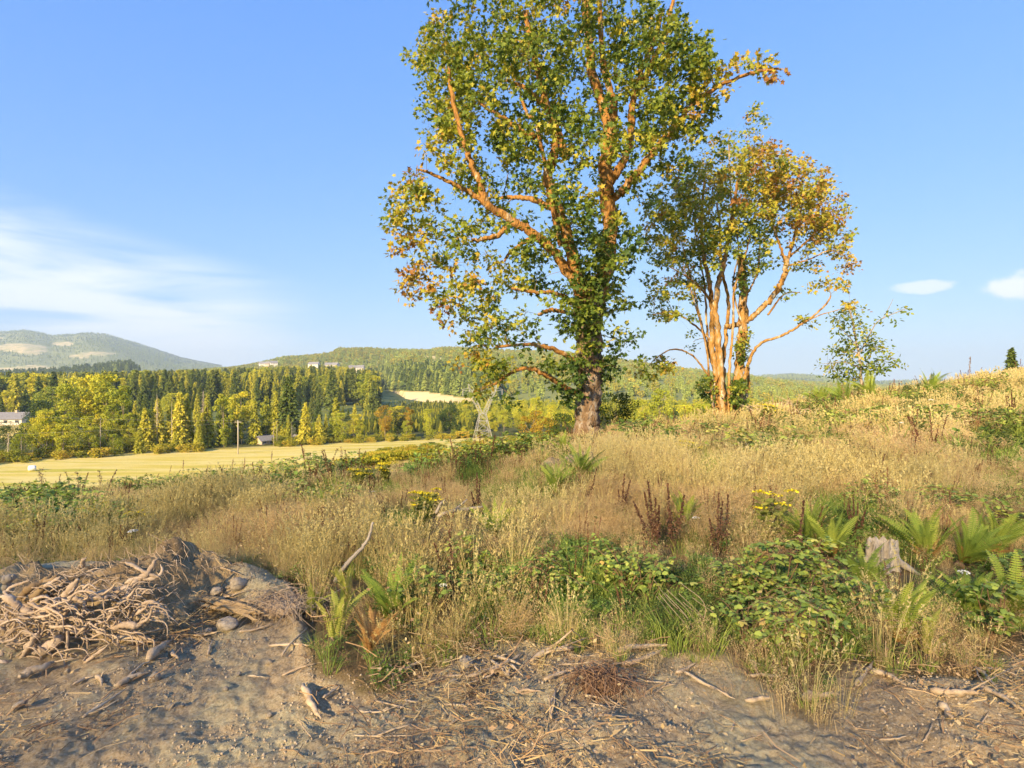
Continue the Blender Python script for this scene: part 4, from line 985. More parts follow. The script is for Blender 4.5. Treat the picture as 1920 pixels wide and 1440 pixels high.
def grown_tree(name, label, cat, Y0, base_px, stems, blobs, depth_R, axis_px, leaf, leaf_f, leaf_size, lm, bark, per_area, n_leaf, clump=0.34, tint_sd=0.16, rscale=1.0, twig_r=0.011):
    """stems: (part name, [(px, py, dY)], r0, r1 in photo px); blobs: (px, py, rx, ry, density, tint, dY or None)"""
    X0, _, _ = W(base_px, 720, Y0); zb = float(H(X0, Y0)); base = np.array([X0, Y0, zb])
    root = thing(name, label, cat, tuple(base))
    skel = []; srad = []
    for nm, pts, r0, r1 in stems:
        P = np.array([W(px, py, Y0+dy) for px, py, dy in pts])
        n = max(8, int(len(P)*8)); C = spline(P, n)
        rr = np.linspace(r0, r1, n)/FPX*Y0*rscale
        wob = rng.normal(size=(n, 3))*np.minimum(rr[:, None], 0.12)*0.22; wob[0] = 0; C = C+wob
        if C[0, 2] < zb+0.6:
            C[0, 2] = min(C[0, 2], zb-0.2)
            flare = np.clip(1-(C[:, 2]-zb)/0.9, 0, 1)**2; rr = rr*(1+(0.35 if rscale > 0.7 else 0.85)*flare)
        mb = MB(); seg = 18 if r0 > 8 else 9
        mb.tube(C-base, rr, seg, tint=(0.35 if nm != 'trunk' else 0.62)+0.4*rng.random(n), jit=0.085)
        mb.build(nm, M_BARK_SHADE if (nm == 'trunk' and bark is M_MOSS_SUN) else bark, root, True)
        skel.append(C); srad.append(rr)
    S = np.concatenate(skel); SR = np.concatenate(srad)
    lv = MB(); br = MB()
    LP_, LD, LT, LS = [], [], [], []
    for (px, py, rx, ry, dens, tint, dy) in blobs:
        off = (px-axis_px)/FPX*Y0
        dm = math.sqrt(max(0.5, depth_R**2-off**2))
        nC = max(2, int(rx*ry*per_area*dens*rng.uniform(0.85, 1.15)))
        # branch to the heart of the blob
        bdy = dy if dy is not None else rng.uniform(-0.45, 0.45)*dm
        c = W(px, py, Y0+bdy)
        dd = np.linalg.norm(S-c, axis=1) + np.clip(S[:, 2]-c[2], 0, None)*0.5
        k = int(np.argmin(dd)); a = S[k]
        if np.linalg.norm(a-c) > 0.35:
            L_ = np.linalg.norm(c-a); mid = a*0.5+c*0.5+np.array([0, 0, L_*0.10])+rng.normal(size=3)*L_*0.06
            Cb = spline([a, mid, c], 12); Cb += rng.normal(size=Cb.shape)*0.02
            r0 = min(SR[k]*0.6, 0.016+0.014*L_)
            rb = np.linspace(r0, 0.010, 12); br.tube(Cb-base, rb, 5, tint=rng.random())
            S = np.vstack([S, Cb]); SR = np.concatenate([SR, rb])
        u = rng.normal(size=(nC, 2)); u /= np.linalg.norm(u, axis=1)[:, None]; q = np.sqrt(rng.random(nC))*1.05
        cpx = px+u[:, 0]*rx*q; cpy = py+u[:, 1]*ry*q
        cdy = (bdy + rng.normal(size=nC)*0.5) if dy is not None else np.clip(bdy*0.4+rng.uniform(-0.75, 0.75, nC)*dm, -dm, dm)
        for i in range(nC):
            p = W(cpx[i], cpy[i], Y0+cdy[i])
            dd = np.linalg.norm(S-p, axis=1) + np.clip(S[:, 2]-p[2]-0.3, 0, None)*0.2
            k = int(np.argmin(dd)); a = S[k]; L_ = np.linalg.norm(p-a)
            if L_ > 0.15 and L_ < 3.2:
                mid = a*0.45+p*0.55+np.array([0, 0, L_*0.10])+rng.normal(size=3)*L_*0.07
                tr_ = min(SR[k]*0.7, twig_r*(0.6+0.35*L_))
                tw = spline([a, mid, p], 5); br.tube(tw-base, np.linspace(tr_, twig_r*0.35, 5), 3, tint=rng.random(), cap=False)
                if L_ > 0.6: S = np.vstack([S, tw[2:]]); SR = np.concatenate([SR, np.full(3, tr_*0.6)])
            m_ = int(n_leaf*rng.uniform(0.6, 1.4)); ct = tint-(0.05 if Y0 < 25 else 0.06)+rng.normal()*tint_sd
            o_ = rng.normal(size=(m_, 3))*clump*np.array([1, 1, 0.75])*0.7
            LP_.append(p+o_-base); dr = o_*1.0+rng.normal(size=(m_, 3))*clump*0.6; dr[:, 2] -= clump*0.35; LD.append(dr)
            LT.append(np.clip(ct+rng.normal(size=m_)*0.10, 0, 1)); LS.append(leaf_size*(0.6+0.65*rng.random(m_)))
    P = np.concatenate(LP_); D = np.concatenate(LD)
    roll = rng.normal(size=P.shape)*0.8+np.array([-0.1, -0.15, 0.8])
    lv.inst(leaf, leaf_f, P, frame(D, roll), np.concatenate(LS), np.concatenate(LT))
    lv.build('crown', lm, root); br.build('branches', M_TWIG, root, True)
    print(name, 'leaves', len(P))
    return root

big_stems = [
    ('trunk', [(1100, 818, 0), (1102, 770, 0), (1104, 700, 0), (1104, 640, 0), (1104, 580, 0), (1108, 530, 0)], 21, 25),
    ('limb', [(1108, 640, 0.1), (1122, 560, 0.3), (1138, 490, 0.4), (1144, 420, 0.4), (1136, 350, 0.3), (1138, 290, 0.3), (1146, 245, 0.3)], 16, 12),
    ('limb', [(1144, 260, 0.3), (1132, 200, 0.5), (1112, 140, 0.7), (1105, 80, 0.9), (1098, 10, 1.0), (1094, -60, 1.0)], 10, 6),
    ('limb', [(1143, 262, 0.3), (1150, 200, 0.0), (1135, 140, -0.2), (1128, 80, -0.3), (1124, 0, -0.3)], 8, 4),
    ('limb', [(1140, 345, 0.3), (1165, 310, 0.2), (1182, 265, 0.1), (1185, 200, -0.2), (1200, 140, -0.4), (1225, 80, -0.5), (1240, 20, -0.5)], 8, 4),
    ('limb', [(1145, 380, 0.3), (1190, 330, -0.3), (1225, 285, -0.8), (1260, 245, -1.2), (1290, 205, -1.5), (1330, 170, -1.8), (1400, 140, -2.0), (1460, 128, -2.1)], 8, 2),
    ('limb', [(1205, 150, -0.4), (1232, 100, -0.3), (1250, 60, -0.2), (1262, 0, 0)], 6, 3),
    ('limb', [(1098, 600, -0.2), (1082, 520, -0.5), (1062, 440, -0.8), (1046, 390, -1.0), (1028, 330, -1.0), (1042, 260, -0.9), (1020, 180, -0.8), (1000, 100, -0.6), (985, 20, -0.5)], 13, 4),
    ('limb', [(1046, 395, -1.0), (1010, 378, -0.2), (970, 370, 0.6), (930, 372, 1.1)], 7, 3),
    ('limb', [(1060, 300, -0.9), (1048, 250, -1.1), (1020, 200, -1.4), (985, 165, -1.5), (950, 150, -1.5)], 6, 2.5),
    ('limb', [(1088, 545, -0.4), (1030, 462, -1.0), (985, 430, -1.4), (950, 408, -1.6), (915, 382, -1.8), (900, 345, -1.9), (880, 295, -2.0), (865, 250, -2.0), (850, 190, -2.0), (840, 130, -1.9)], 9, 3),
    ('limb', [(915, 384, -1.8), (880, 360, -2.0), (840, 340, -2.2), (800, 322, -2.3), (780, 318, -2.3)], 5, 1.5),
    ('limb', [(955, 425, -1.6), (935, 440, -1.8), (905, 448, -2.0), (885, 450, -2.1)], 5, 3),
    ('limb', [(995, 445, -1.3), (960, 470, -1.0), (945, 490, -0.9)], 4, 2),
    ('limb', [(1050, 460, -1.1), (1010, 250, -2.2), (990, 215, -2.3), (975, 180, -2.3)], 4, 2),
    ('limb', [(1000, 255, -1.6), (975, 245, -1.9), (950, 225, -2.1), (900, 195, -2.2)], 6, 2),
    ('limb', [(1095, 585, -0.2), (1062, 560, -0.9), (1035, 548, -1.4), (1000, 548, -1.8), (960, 540, -2.0)], 5, 2),
    ('limb', [(1092, 700, 0), (1060, 665, -0.5), (1020, 650, -0.9), (985, 646, -1.2), (930, 650, -1.4)], 5.5, 2),
    ('limb', [(1052, 722, -0.6), (1020, 702, -0.8), (990, 690, -0.9), (960, 698, -1.0), (925, 722, -1.1)], 5, 2.2),
    ('limb', [(1096, 745, 0), (1075, 735, -0.3), (1050, 720, -0.6)], 5, 4.5),
    ('limb', [(1010, 590, -1.4), (1030, 582, -0.9), (1060, 585, -0.5)], 3, 4),
]
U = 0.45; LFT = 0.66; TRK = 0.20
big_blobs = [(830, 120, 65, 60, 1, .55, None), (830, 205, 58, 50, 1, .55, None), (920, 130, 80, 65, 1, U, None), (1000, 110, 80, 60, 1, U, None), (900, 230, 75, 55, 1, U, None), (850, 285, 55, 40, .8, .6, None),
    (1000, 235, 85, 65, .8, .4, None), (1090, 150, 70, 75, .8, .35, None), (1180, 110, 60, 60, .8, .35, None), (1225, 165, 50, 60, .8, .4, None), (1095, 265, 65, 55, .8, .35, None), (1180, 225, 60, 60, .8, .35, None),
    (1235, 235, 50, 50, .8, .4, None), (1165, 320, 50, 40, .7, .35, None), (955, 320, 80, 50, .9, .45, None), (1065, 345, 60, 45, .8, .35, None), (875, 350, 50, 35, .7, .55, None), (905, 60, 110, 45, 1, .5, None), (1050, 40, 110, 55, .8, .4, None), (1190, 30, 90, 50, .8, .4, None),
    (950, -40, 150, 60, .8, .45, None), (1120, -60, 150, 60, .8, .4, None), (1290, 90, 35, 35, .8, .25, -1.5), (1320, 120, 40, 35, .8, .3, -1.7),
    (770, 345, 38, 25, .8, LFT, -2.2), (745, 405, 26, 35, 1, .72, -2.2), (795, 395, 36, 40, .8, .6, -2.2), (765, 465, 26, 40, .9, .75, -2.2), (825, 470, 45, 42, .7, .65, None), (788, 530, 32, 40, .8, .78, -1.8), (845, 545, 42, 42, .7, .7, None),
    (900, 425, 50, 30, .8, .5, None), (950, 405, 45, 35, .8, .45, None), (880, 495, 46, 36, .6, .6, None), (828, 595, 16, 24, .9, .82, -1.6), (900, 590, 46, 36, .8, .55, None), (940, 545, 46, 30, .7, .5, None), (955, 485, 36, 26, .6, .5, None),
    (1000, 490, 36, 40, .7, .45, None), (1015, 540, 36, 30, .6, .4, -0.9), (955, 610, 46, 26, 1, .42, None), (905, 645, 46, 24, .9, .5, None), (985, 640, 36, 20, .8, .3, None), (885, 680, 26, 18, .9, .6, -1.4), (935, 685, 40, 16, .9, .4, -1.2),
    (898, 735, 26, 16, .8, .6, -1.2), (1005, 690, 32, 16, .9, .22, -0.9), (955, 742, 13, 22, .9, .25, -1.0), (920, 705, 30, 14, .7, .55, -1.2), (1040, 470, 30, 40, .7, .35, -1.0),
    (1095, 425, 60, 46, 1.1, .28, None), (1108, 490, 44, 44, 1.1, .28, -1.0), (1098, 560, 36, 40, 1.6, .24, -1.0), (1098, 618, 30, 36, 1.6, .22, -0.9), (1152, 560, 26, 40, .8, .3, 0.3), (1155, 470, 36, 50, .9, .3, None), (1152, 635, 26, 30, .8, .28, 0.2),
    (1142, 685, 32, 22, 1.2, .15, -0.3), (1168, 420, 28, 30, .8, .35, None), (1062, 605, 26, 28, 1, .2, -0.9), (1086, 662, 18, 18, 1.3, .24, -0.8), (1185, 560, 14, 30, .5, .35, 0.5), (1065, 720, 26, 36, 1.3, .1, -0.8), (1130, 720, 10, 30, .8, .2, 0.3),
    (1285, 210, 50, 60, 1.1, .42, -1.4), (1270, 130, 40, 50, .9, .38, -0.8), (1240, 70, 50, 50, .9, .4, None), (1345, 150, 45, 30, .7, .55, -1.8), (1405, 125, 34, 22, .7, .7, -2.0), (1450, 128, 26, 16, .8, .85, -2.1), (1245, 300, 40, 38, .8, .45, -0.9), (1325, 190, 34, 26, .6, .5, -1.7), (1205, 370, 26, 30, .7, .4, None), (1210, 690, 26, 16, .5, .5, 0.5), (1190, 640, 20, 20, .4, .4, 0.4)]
grown_tree('maple_tree', 'big mossy maple with one thick trunk and a towering green crown', 'maple', 22.0, 1100, big_stems, big_blobs, 5.6, 1060, LEAF, LEAF_F, 0.172, M_MAPLE, M_MOSS_SUN, 0.0106, 28, clump=0.235)

s2 = [
    ('stem', [(1384, 792, 0.2), (1384, 720, 0.2), (1390, 640, 0.2), (1394, 560, 0.2), (1391, 505, 0.2), (1390, 478, 0.2)], 15, 9),
    ('stem', [(1398, 604, 0.2), (1428, 578, 0.0), (1455, 548, -0.2), (1472, 512, -0.4), (1474, 480, -0.5)], 8, 7),
    ('limb', [(1474, 505, -0.4), (1466, 470, -0.5), (1455, 440, -0.6), (1445, 400, -0.7), (1430, 340, -0.8)], 4, 1.5),
    ('limb', [(1476, 495, -0.4), (1488, 450, -0.4), (1500, 400, -0.4), (1515, 350, -0.4)], 4.5, 1.5),
    ('limb', [(1476, 485, -0.4), (1510, 455, -0.2), (1540, 425, 0), (1570, 400, 0.1)], 3.5, 1.2),
    ('limb', [(1480, 498, -0.4), (1520, 485, -0.6), (1555, 470, -0.8), (1585, 480, -0.9)], 2.5, 1),
    ('stem', [(1346, 795, -0.1), (1346, 720, -0.2), (1336, 660, -0.3), (1336, 600, -0.3), (1332, 540, -0.3), (1318, 470, -0.3), (1316, 400, -0.2), (1322, 330, 0)], 10, 3),
    ('stem', [(1358, 792, -0.5), (1352, 720, -0.5), (1347, 640, -0.6), (1342, 560, -0.6), (1356, 500, -0.5), (1366, 440, -0.3), (1378, 370, -0.2), (1390, 300, -0.2)], 11, 2.5),
    ('stem', [(1364, 770, 0.4), (1356, 700, 0.5), (1362, 620, 0.5), (1366, 560, 0.5), (1352, 500, 0.5), (1350, 430, 0.4), (1344, 380, 0.4)], 7, 2.5),
    ('stem', [(1334, 680, 0), (1318, 620, 0.2), (1305, 560, 0.4), (1290, 500, 0.6), (1275, 440, 0.7)], 4, 1.5),
    ('limb', [(1336, 570, -0.3), (1318, 545, -0.6), (1290, 520, -1.0), (1255, 500, -1.3)], 4, 1.2),
    ('limb', [(1392, 560, 0.2), (1410, 535, 0), (1422, 500, -0.2), (1425, 450, -0.3)], 3, 1.5),
    ('stem', [(1396, 712, -0.2), (1404, 680, -0.4), (1425, 645, -0.8), (1470, 628, -1.2), (1510, 603, -1.5), (1545, 575, -1.7), (1558, 555, -1.8)], 5, 1.8),
    ('limb', [(1510, 603, -1.5), (1540, 590, -1.6), (1575, 580, -1.7)], 2, 0.8),
    ('limb', [(1340, 720, -0.3), (1300, 668, -0.8), (1262, 655, -1.2), (1230, 672, -1.5), (1212, 692, -1.6)], 3, 1),
    ('limb', [(1336, 640, -0.3), (1290, 600, -0.8), (1255, 585, -1.1), (1225, 590, -1.4)], 3, 1),
    ('stem', [(1362, 612, -0.4), (1376, 610, 0), (1390, 606, 0.2)], 7, 7),
    ('limb', [(1400, 640, 0.0), (1375, 540, -0.5), (1385, 470, -0.6), (1372, 380, -0.6), (1366, 260, -0.5)], 2.5, 1.2),
    ('limb', [(1440, 590, -0.1), (1470, 552, 0.3), (1500, 548, 0.5)], 3, 1.2),
    ('limb', [(1355, 690, -0.6), (1330, 735, -0.9), (1310, 720, -1.0)], 3, 1),
    ('stem', [(1372, 780, 0.5), (1400, 740, 0.6), (1404, 690, 0.7)], 7, 3),
    ('stem', [(1350, 790, 0.3), (1340, 700, 0.5), (1326, 620, 0.7), (1322, 540, 0.8), (1308, 460, 0.9), (1300, 400, 0.9)], 4.5, 1.5),
    ('stem', [(1366, 785, -0.5), (1368, 700, -0.6), (1374, 620, -0.7), (1378, 540, -0.8), (1400, 470, -0.9), (1415, 400, -0.9)], 4.5, 1.5),
    ('stem', [(1340, 792, -0.4), (1330, 700, -0.7), (1322, 640, -0.9), (1300, 560, -1.1), (1282, 500, -1.2)], 3.5, 1.2),
]
b2 = [(1268, 385, 55, 46, .9, .6, None), (1250, 450, 44, 46, .8, .6, None), (1258, 520, 46, 46, .55, .55, None), (1312, 342, 55, 44, 1, .62, None), (1372, 312, 66, 42, 1, .68, None), (1440, 312, 58, 42, 1, .78, None), (1500, 342, 56, 44, 1, .8, None),
      (1540, 390, 46, 44, 1, .8, None), (1480, 395, 56, 44, 1, .72, None), (1420, 380, 64, 44, .9, .62, None), (1350, 400, 56, 46, .9, .55, None), (1300, 430, 46, 46, .8, .55, None), (1560, 445, 38, 34, .8, .8, None), (1582, 488, 20, 20, .8, .85, None),
      (1520, 450, 38, 30, .7, .7, None), (1400, 445, 46, 36, .7, .45, None), (1300, 500, 42, 40, .5, .5, None), (1335, 465, 36, 36, .7, .5, None), (1240, 590, 28, 22, .7, .5, None), (1275, 575, 40, 26, .4, .5, None), (1500, 500, 36, 14, .5, .65, None),
      (1470, 552, 22, 14, .6, .55, 0.2), (1555, 535, 36, 12, .6, .65, -1.6), (1585, 570, 24, 10, .5, .6, -1.7), (1412, 240, 30, 26, .3, .62, None), (1375, 262, 36, 20, .5, .6, None), (1422, 205, 20, 22, .22, .65, None), (1238, 690, 26, 15, .8, .7, -1.5), (1215, 700, 22, 13, .7, .72, -1.6),
      (1388, 738, 16, 24, 2.2, .25, -0.6), (1326, 735, 14, 26, 1.4, .25, -0.6), (1394, 650, 10, 30, 1.3, .3, -0.4), (1395, 520, 14, 30, 1, .3, -.3), (1420, 490, 30, 26, .8, .35, None), (1510, 600, 30, 10, .5, .6, -1.5), (1430, 430, 30, 20, .8, .35, None), (1300, 640, 20, 20, .3, .45, None), (1225, 400, 22, 30, .7, .55, None), (1225, 560, 18, 18, .6, .5, None)]
grown_tree('maple_tree', 'second maple of many pale mossy stems with a rusty domed crown', 'maple', 28.0, 1362, s2, b2, 5.2, 1400, LEAF, LEAF_F, 0.152, M_MAPLE, M_STEM2, 0.024, 28, clump=0.21, twig_r=0.012, rscale=0.66)

OVAL = np.array([[0, 0, 0], [.35, .28, -.03], [.75, .2, -.08], [1, 0, -.15], [.75, -.2, -.08], [.35, -.28, -.03]])*np.array([1, 1, 1]); OVAL_F = np.array([[0, 1, 5], [1, 2, 5], [2, 4, 5], [2, 3, 4]])
sp = [('trunk', [(1617, 748, 0), (1614, 690, 0), (1606, 640, 0), (1598, 600, 0), (1590, 570, 0)], 3.0, 0.9),
      ('limb', [(1614, 660, 0), (1632, 625, -0.2), (1650, 600, -0.3), (1700, 578, -0.5)], 1.3, 0.5),
      ('limb', [(1610, 655, 0), (1590, 628, 0.2), (1570, 610, 0.4)], 1.0, 0.4), ('limb', [(1614, 690, 0), (1585, 680, -0.3), (1545, 682, -0.6)], 1.0, 0.4), ('limb', [(1615, 690, 0), (1640, 678, 0.3), (1680, 672, 0.5)], 1.0, 0.4), ('limb', [(1655, 598, -0.3), (1668, 575, -0.3), (1675, 560, -0.3)], 0.6, 0.3)]
spb = [(1590, 590, 32, 20, .8, .45, None), (1600, 620, 36, 18, .8, .42, None), (1612, 645, 42, 18, .9, .4, None), (1580, 660, 34, 14, .9, .4, None), (1645, 650, 26, 14, .7, .42, None), (1560, 690, 32, 14, 1, .35, None), (1610, 690, 46, 18, 1.1, .32, None), (1655, 678, 34, 12, 1, .36, None), (1660, 600, 22, 8, .6, .45, -0.3), (1690, 582, 18, 6, .6, .45, -0.4), (1600, 710, 36, 8, .8, .3, None)]
grown_tree('birch_sapling', 'young thin-stemmed birch standing alone on the grassy ridge right of the maples', 'sapling', 29.0, 1617, sp, spb, 1.5, 1608, OVAL, OVAL_F, 0.18, M_MAPLE, M_TRUNK, 0.045, 9, clump=0.24, twig_r=0.006)
# bushes by the big maple
tree_px('dark_broadleaf', 1156, 738, 27, 'dark glossy bush right of the big maple trunk', None, 1, 0.95)
tree_px('dark_broadleaf', 1054, 776, 38, 'small round blue-green bush left of the big maple trunk', None, 1, 0.85)

# ------------------------------------------------------------------ meadow grasses (uncountable: stuff)
def gm(name, stops, tr=0.3): return mat(name, stops, noise_w=0.0, rand_w=0.5, transl=tr, inst=True, rough=0.85, spec=0.1)
M_BENT = gm('bent_grass', [(0.0, (0.342, 0.230, 0.108)), (0.35, (0.547, 0.386, 0.188)), (0.7, (0.708, 0.530, 0.273)), (1.0, (0.750, 0.646, 0.352))])
M_STRAW = gm('straw', [(0.0, (0.399, 0.310, 0.120)), (0.5, (0.589, 0.480, 0.200)), (1.0, (0.741, 0.630, 0.320))])
M_GREEN = gm('green_blades', [(0.0, (0.117, 0.169, 0.039)), (0.5, (0.260, 0.338, 0.072)), (1.0, (0.494, 0.546, 0.117))])
M_WEED = gm('weed_leaves', [(0.0, (0.072, 0.130, 0.033)), (0.4, (0.169, 0.273, 0.058)), (0.75, (0.312, 0.429, 0.085)), (1.0, (0.520, 0.546, 0.130))])
EXC = []
M_BROWN = gm('withered_stems', [(0.0, (0.149, 0.086, 0.052)), (0.5, (0.322, 0.201, 0.109)), (1.0, (0.529, 0.368, 0.207))], 0.1)

def blades(mb, B, D, h, w, curve, tint):
    """N curved tapering blades; B base, D unit lean direction (xy), h height, w width, curve = lean at the tip"""
    N = len(B); up = np.array([0, 0, 1.0])
    side = np.cross(D, up); side /= np.linalg.norm(side, axis=1)[:, None]+1e-9
    yaw = rng.random(N)*6.28; s2 = side*np.cos(yaw)[:, None]+D*np.sin(yaw)[:, None]
    V = []
    for f, ww in ((0, 0.8), (0.5, 1.0), (1.0, 0.0)):
        c = B + up*(h*f*np.sqrt(np.clip(1-(curve*f)**2*0.5, 0.1, 1)))[:, None] + D*(h*curve*f*f)[:, None]
        if f < 1: V += [c-s2*(w*ww/2)[:, None], c+s2*(w*ww/2)[:, None]]
        else: V += [c]
    V = np.stack(V, 1); tip = V[:, 4]
    F = np.arange(N)[:, None, None]*5 + np.array([[0, 1, 3], [0, 3, 2], [2, 3, 4]])[None]
    mb.add(V.reshape(-1, 3), F.reshape(-1, 3), None, np.repeat(tint, 5))
    return tip
def rdir(n):
    a = rng.random(n)*6.283; return np.stack([np.cos(a), np.sin(a), 0*a], 1)
def tuft(m, n, rad, hr, wr, cr, seeds=0, spread=0.06, ssize=0.012, frac=0.4, spike=False, t0=0.0, t1=1.0):
    mb = MB(); D = rdir(n); q = np.sqrt(rng.random(n))*rad
    B = D*q[:, None]+rng.normal(size=(n, 3))*0.01; B[:, 2] = -0.03
    h = hr[0]+(hr[1]-hr[0])*rng.random(n); w = wr*(0.7+0.6*rng.random(n)); c = cr[0]+(cr[1]-cr[0])*rng.random(n)
    t = t0+(t1-t0)*rng.random(n)
    blades(mb, B, D, h, w, c, t)
    if seeds:
        k = np.repeat(np.arange(n), seeds); f = 1-frac*rng.random(len(k))
        C = B[k]+np.array([0, 0, 1.0])*(h[k]*f*np.sqrt(np.clip(1-(c[k]*f)**2*0.5, 0.1, 1)))[:, None]+D[k]*(h[k]*c[k]*f*f)[:, None]
        sp_ = spread*((1-f)/frac*0.9+0.1 if not spike else np.full(len(k), 0.15))
        C = C+rng.normal(size=C.shape)*(sp_*0.7)[:, None]
        d_ = rng.normal(size=C.shape)*0.6+np.array([0, 0, 1.0])
        mb.inst(TRI*np.array([1.6, 0.7, 1]), TRI_F, C, frame(d_), ssize*(0.6+0.8*rng.random(len(k))), np.clip(t[k]+0.25*rng.random(len(k)), 0, 1))
    return mb.mesh('tuft', m)
def weed(m, n, rad, h, size, oval=True, t0=0.0, t1=1.0, stems=8):
    """low leafy weed: leaves on short sprawling stems"""
    mb = MB(); D = rdir(stems); L_ = rad*(0.5+0.6*rng.random(stems)); hh = h*(0.5+0.6*rng.random(stems))
    k = rng.integers(0, stems, n); f = rng.random(n)**0.7
    P = D[k]*(L_[k]*f)[:, None]; P[:, 2] = hh[k]*np.sin(f*2.0); P += rng.normal(size=P.shape)*rad*0.09
    d_ = D[k]+rng.normal(size=P.shape)*0.8; d_[:, 2] = d_[:, 2]*0.35
    mb.inst(OVAL, OVAL_F, P, frame(d_, rng.normal(size=P.shape)*0.35+np.array([0, 0, 1.])), size*(0.5+0.8*rng.random(n)), t0+(t1-t0)*rng.random(n))
    for i in range(stems):
        ff = np.linspace(0, 1, 5); c = D[i]*(L_[i]*ff)[:, None]; c[:, 2] = hh[i]*np.sin(ff*2.0)-0.02
        mb.tube(c, 0.003, 3, tint=t0, cap=False)
    return mb.mesh('weed', m)
M_SEED = gm('dark_seed_stalks', [(0.0, (0.07, 0.03, 0.02)), (0.5, (0.15, 0.07, 0.04)), (1.0, (0.27, 0.15, 0.08))], 0.0)
M_DARKW = gm('dark_weed', [(0.0, (0.05, 0.075, 0.02)), (0.5, (0.10, 0.14, 0.035)), (1.0, (0.20, 0.22, 0.06))])
TN = [ # near tufts
    tuft(M_BENT, 34, 0.16, (0.28, 0.62), 0.0035, (0.05, 0.5), 26, 0.085, 0.0105),       # 0
    tuft(M_BENT, 40, 0.20, (0.22, 0.50), 0.0035, (0.1, 0.7), 24, 0.08, 0.0105),         # 1
    tuft(M_BENT, 26, 0.14, (0.35, 0.75), 0.0035, (0.05, 0.4), 30, 0.10, 0.011),        # 2
    tuft(M_STRAW, 22, 0.12, (0.55, 1.05), 0.005, (0.05, 0.45), 12, 0.03, 0.020, 0.16, True),  # 3
    tuft(M_STRAW, 30, 0.16, (0.30, 0.75), 0.006, (0.2, 0.9), 0),                       # 4
    tuft(M_GREEN, 46, 0.10, (0.15, 0.42), 0.008, (0.2, 0.9), 0),                       # 5
    tuft(M_GREEN, 34, 0.12, (0.25, 0.60), 0.010, (0.3, 1.0), 0),                       # 6
    weed(M_WEED, 150, 0.30, 0.22, 0.042),                                              # 7
    weed(M_WEED, 130, 0.26, 0.32, 0.05, stems=8),                                      # 8
    tuft(M_BROWN, 40, 0.22, (0.12, 0.45), 0.004, (0.4, 1.3), 4, 0.05, 0.014),          # 9
    weed(M_WEED, 150, 0.22, 0.15, 0.030, stems=12),                                    # 10
    tuft(M_STRAW, 40, 0.30, (0.25, 0.6), 0.005, (0.9, 1.35), 0),                       # 11 flattened straw
    tuft(M_SEED, 3, 0.08, (0.5, 0.95), 0.006, (0.0, 0.2), 60, 0.05, 0.016, 0.5, True),   # 12
    weed(M_DARKW, 130, 0.28, 0.34, 0.04, stems=9),                                      # 13
]
TFAR = [ # mid-distance tufts, broader and coarser
    tuft(M_BENT, 42, 0.32, (0.30, 0.62), 0.008, (0.05, 0.5), 24, 0.12, 0.022),
    tuft(M_BENT, 42, 0.36, (0.25, 0.52), 0.008, (0.1, 0.6), 24, 0.12, 0.022),
    tuft(M_BENT, 36, 0.30, (0.35, 0.78), 0.008, (0.05, 0.4), 26, 0.12, 0.022),
    tuft(M_STRAW, 30, 0.26, (0.55, 1.05), 0.011, (0.05, 0.45), 10, 0.04, 0.04, 0.16, True),
    tuft(M_STRAW, 36, 0.30, (0.35, 0.80), 0.012, (0.1, 0.8), 0),
    tuft(M_GREEN, 46, 0.26, (0.15, 0.42), 0.016, (0.2, 0.9), 0),
    tuft(M_GREEN, 40, 0.26, (0.25, 0.60), 0.018, (0.3, 1.0), 0),
    weed(M_WEED, 120, 0.45, 0.35, 0.10),
    weed(M_WEED, 100, 0.45, 0.50, 0.12, stems=6),
    tuft(M_BROWN, 40, 0.34, (0.15, 0.5), 0.010, (0.3, 1.1), 6, 0.08, 0.03),
    weed(M_WEED, 140, 0.40, 0.28, 0.07, stems=12),
    tuft(M_STRAW, 40, 0.40, (0.25, 0.6), 0.011, (0.7, 1.2), 0),
    tuft(M_SEED, 5, 0.25, (0.6, 1.25), 0.012, (0.0, 0.2), 60, 0.07, 0.028, 0.5, True),
    weed(M_DARKW, 130, 0.50, 0.55, 0.08, stems=9),
]
# green and brown patches read off the photograph: (px, py, radius px, kind)
GREENP = [(560, 880, 150, 'g'), (380, 905, 90, 'g'), (90, 1000, 120, 'g'), (60, 960, 90, 'w'), (200, 985, 70, 'g'), (600, 965, 60, 'g'), (700, 940, 60, 'g'), (900, 865, 120, 'g'), (840, 900, 70, 'w'), (1060, 905, 70, 'g'), (960, 930, 60, 'g'),
          (1100, 1060, 110, 'w'), (1000, 1100, 120, 'w'), (830, 1110, 90, 'w'), (720, 1090, 60, 'w'), (1180, 1110, 90, 'w'), (1330, 1100, 110, 'w'), (1450, 1120, 140, 'w'), (1550, 1060, 120, 'w'), (1560, 1170, 140, 'w'), (1720, 1120, 120, 'w'), (1850, 1080, 120, 'w'), (1800, 980, 130, 'w'), (1650, 970, 110, 'w'),
          (1880, 970, 100, 'w'), (1560, 1000, 90, 'w'), (1390, 1000, 60, 'g'), (1340, 880, 60, 'g'), (1450, 850, 70, 'g'), (1700, 760, 60, 'g'), (1550, 765, 60, 'g'), (1880, 850, 70, 'g'), (1300, 1180, 80, 'g'), (1140, 1180, 60, 'g'), (1500, 1230, 90, 'w'), (1260, 1020, 70, 'g'), (760, 1000, 60, 'g'), (480, 900, 60, 'g'), (20, 910, 60, 'g'), (640, 900, 80, 'g')]
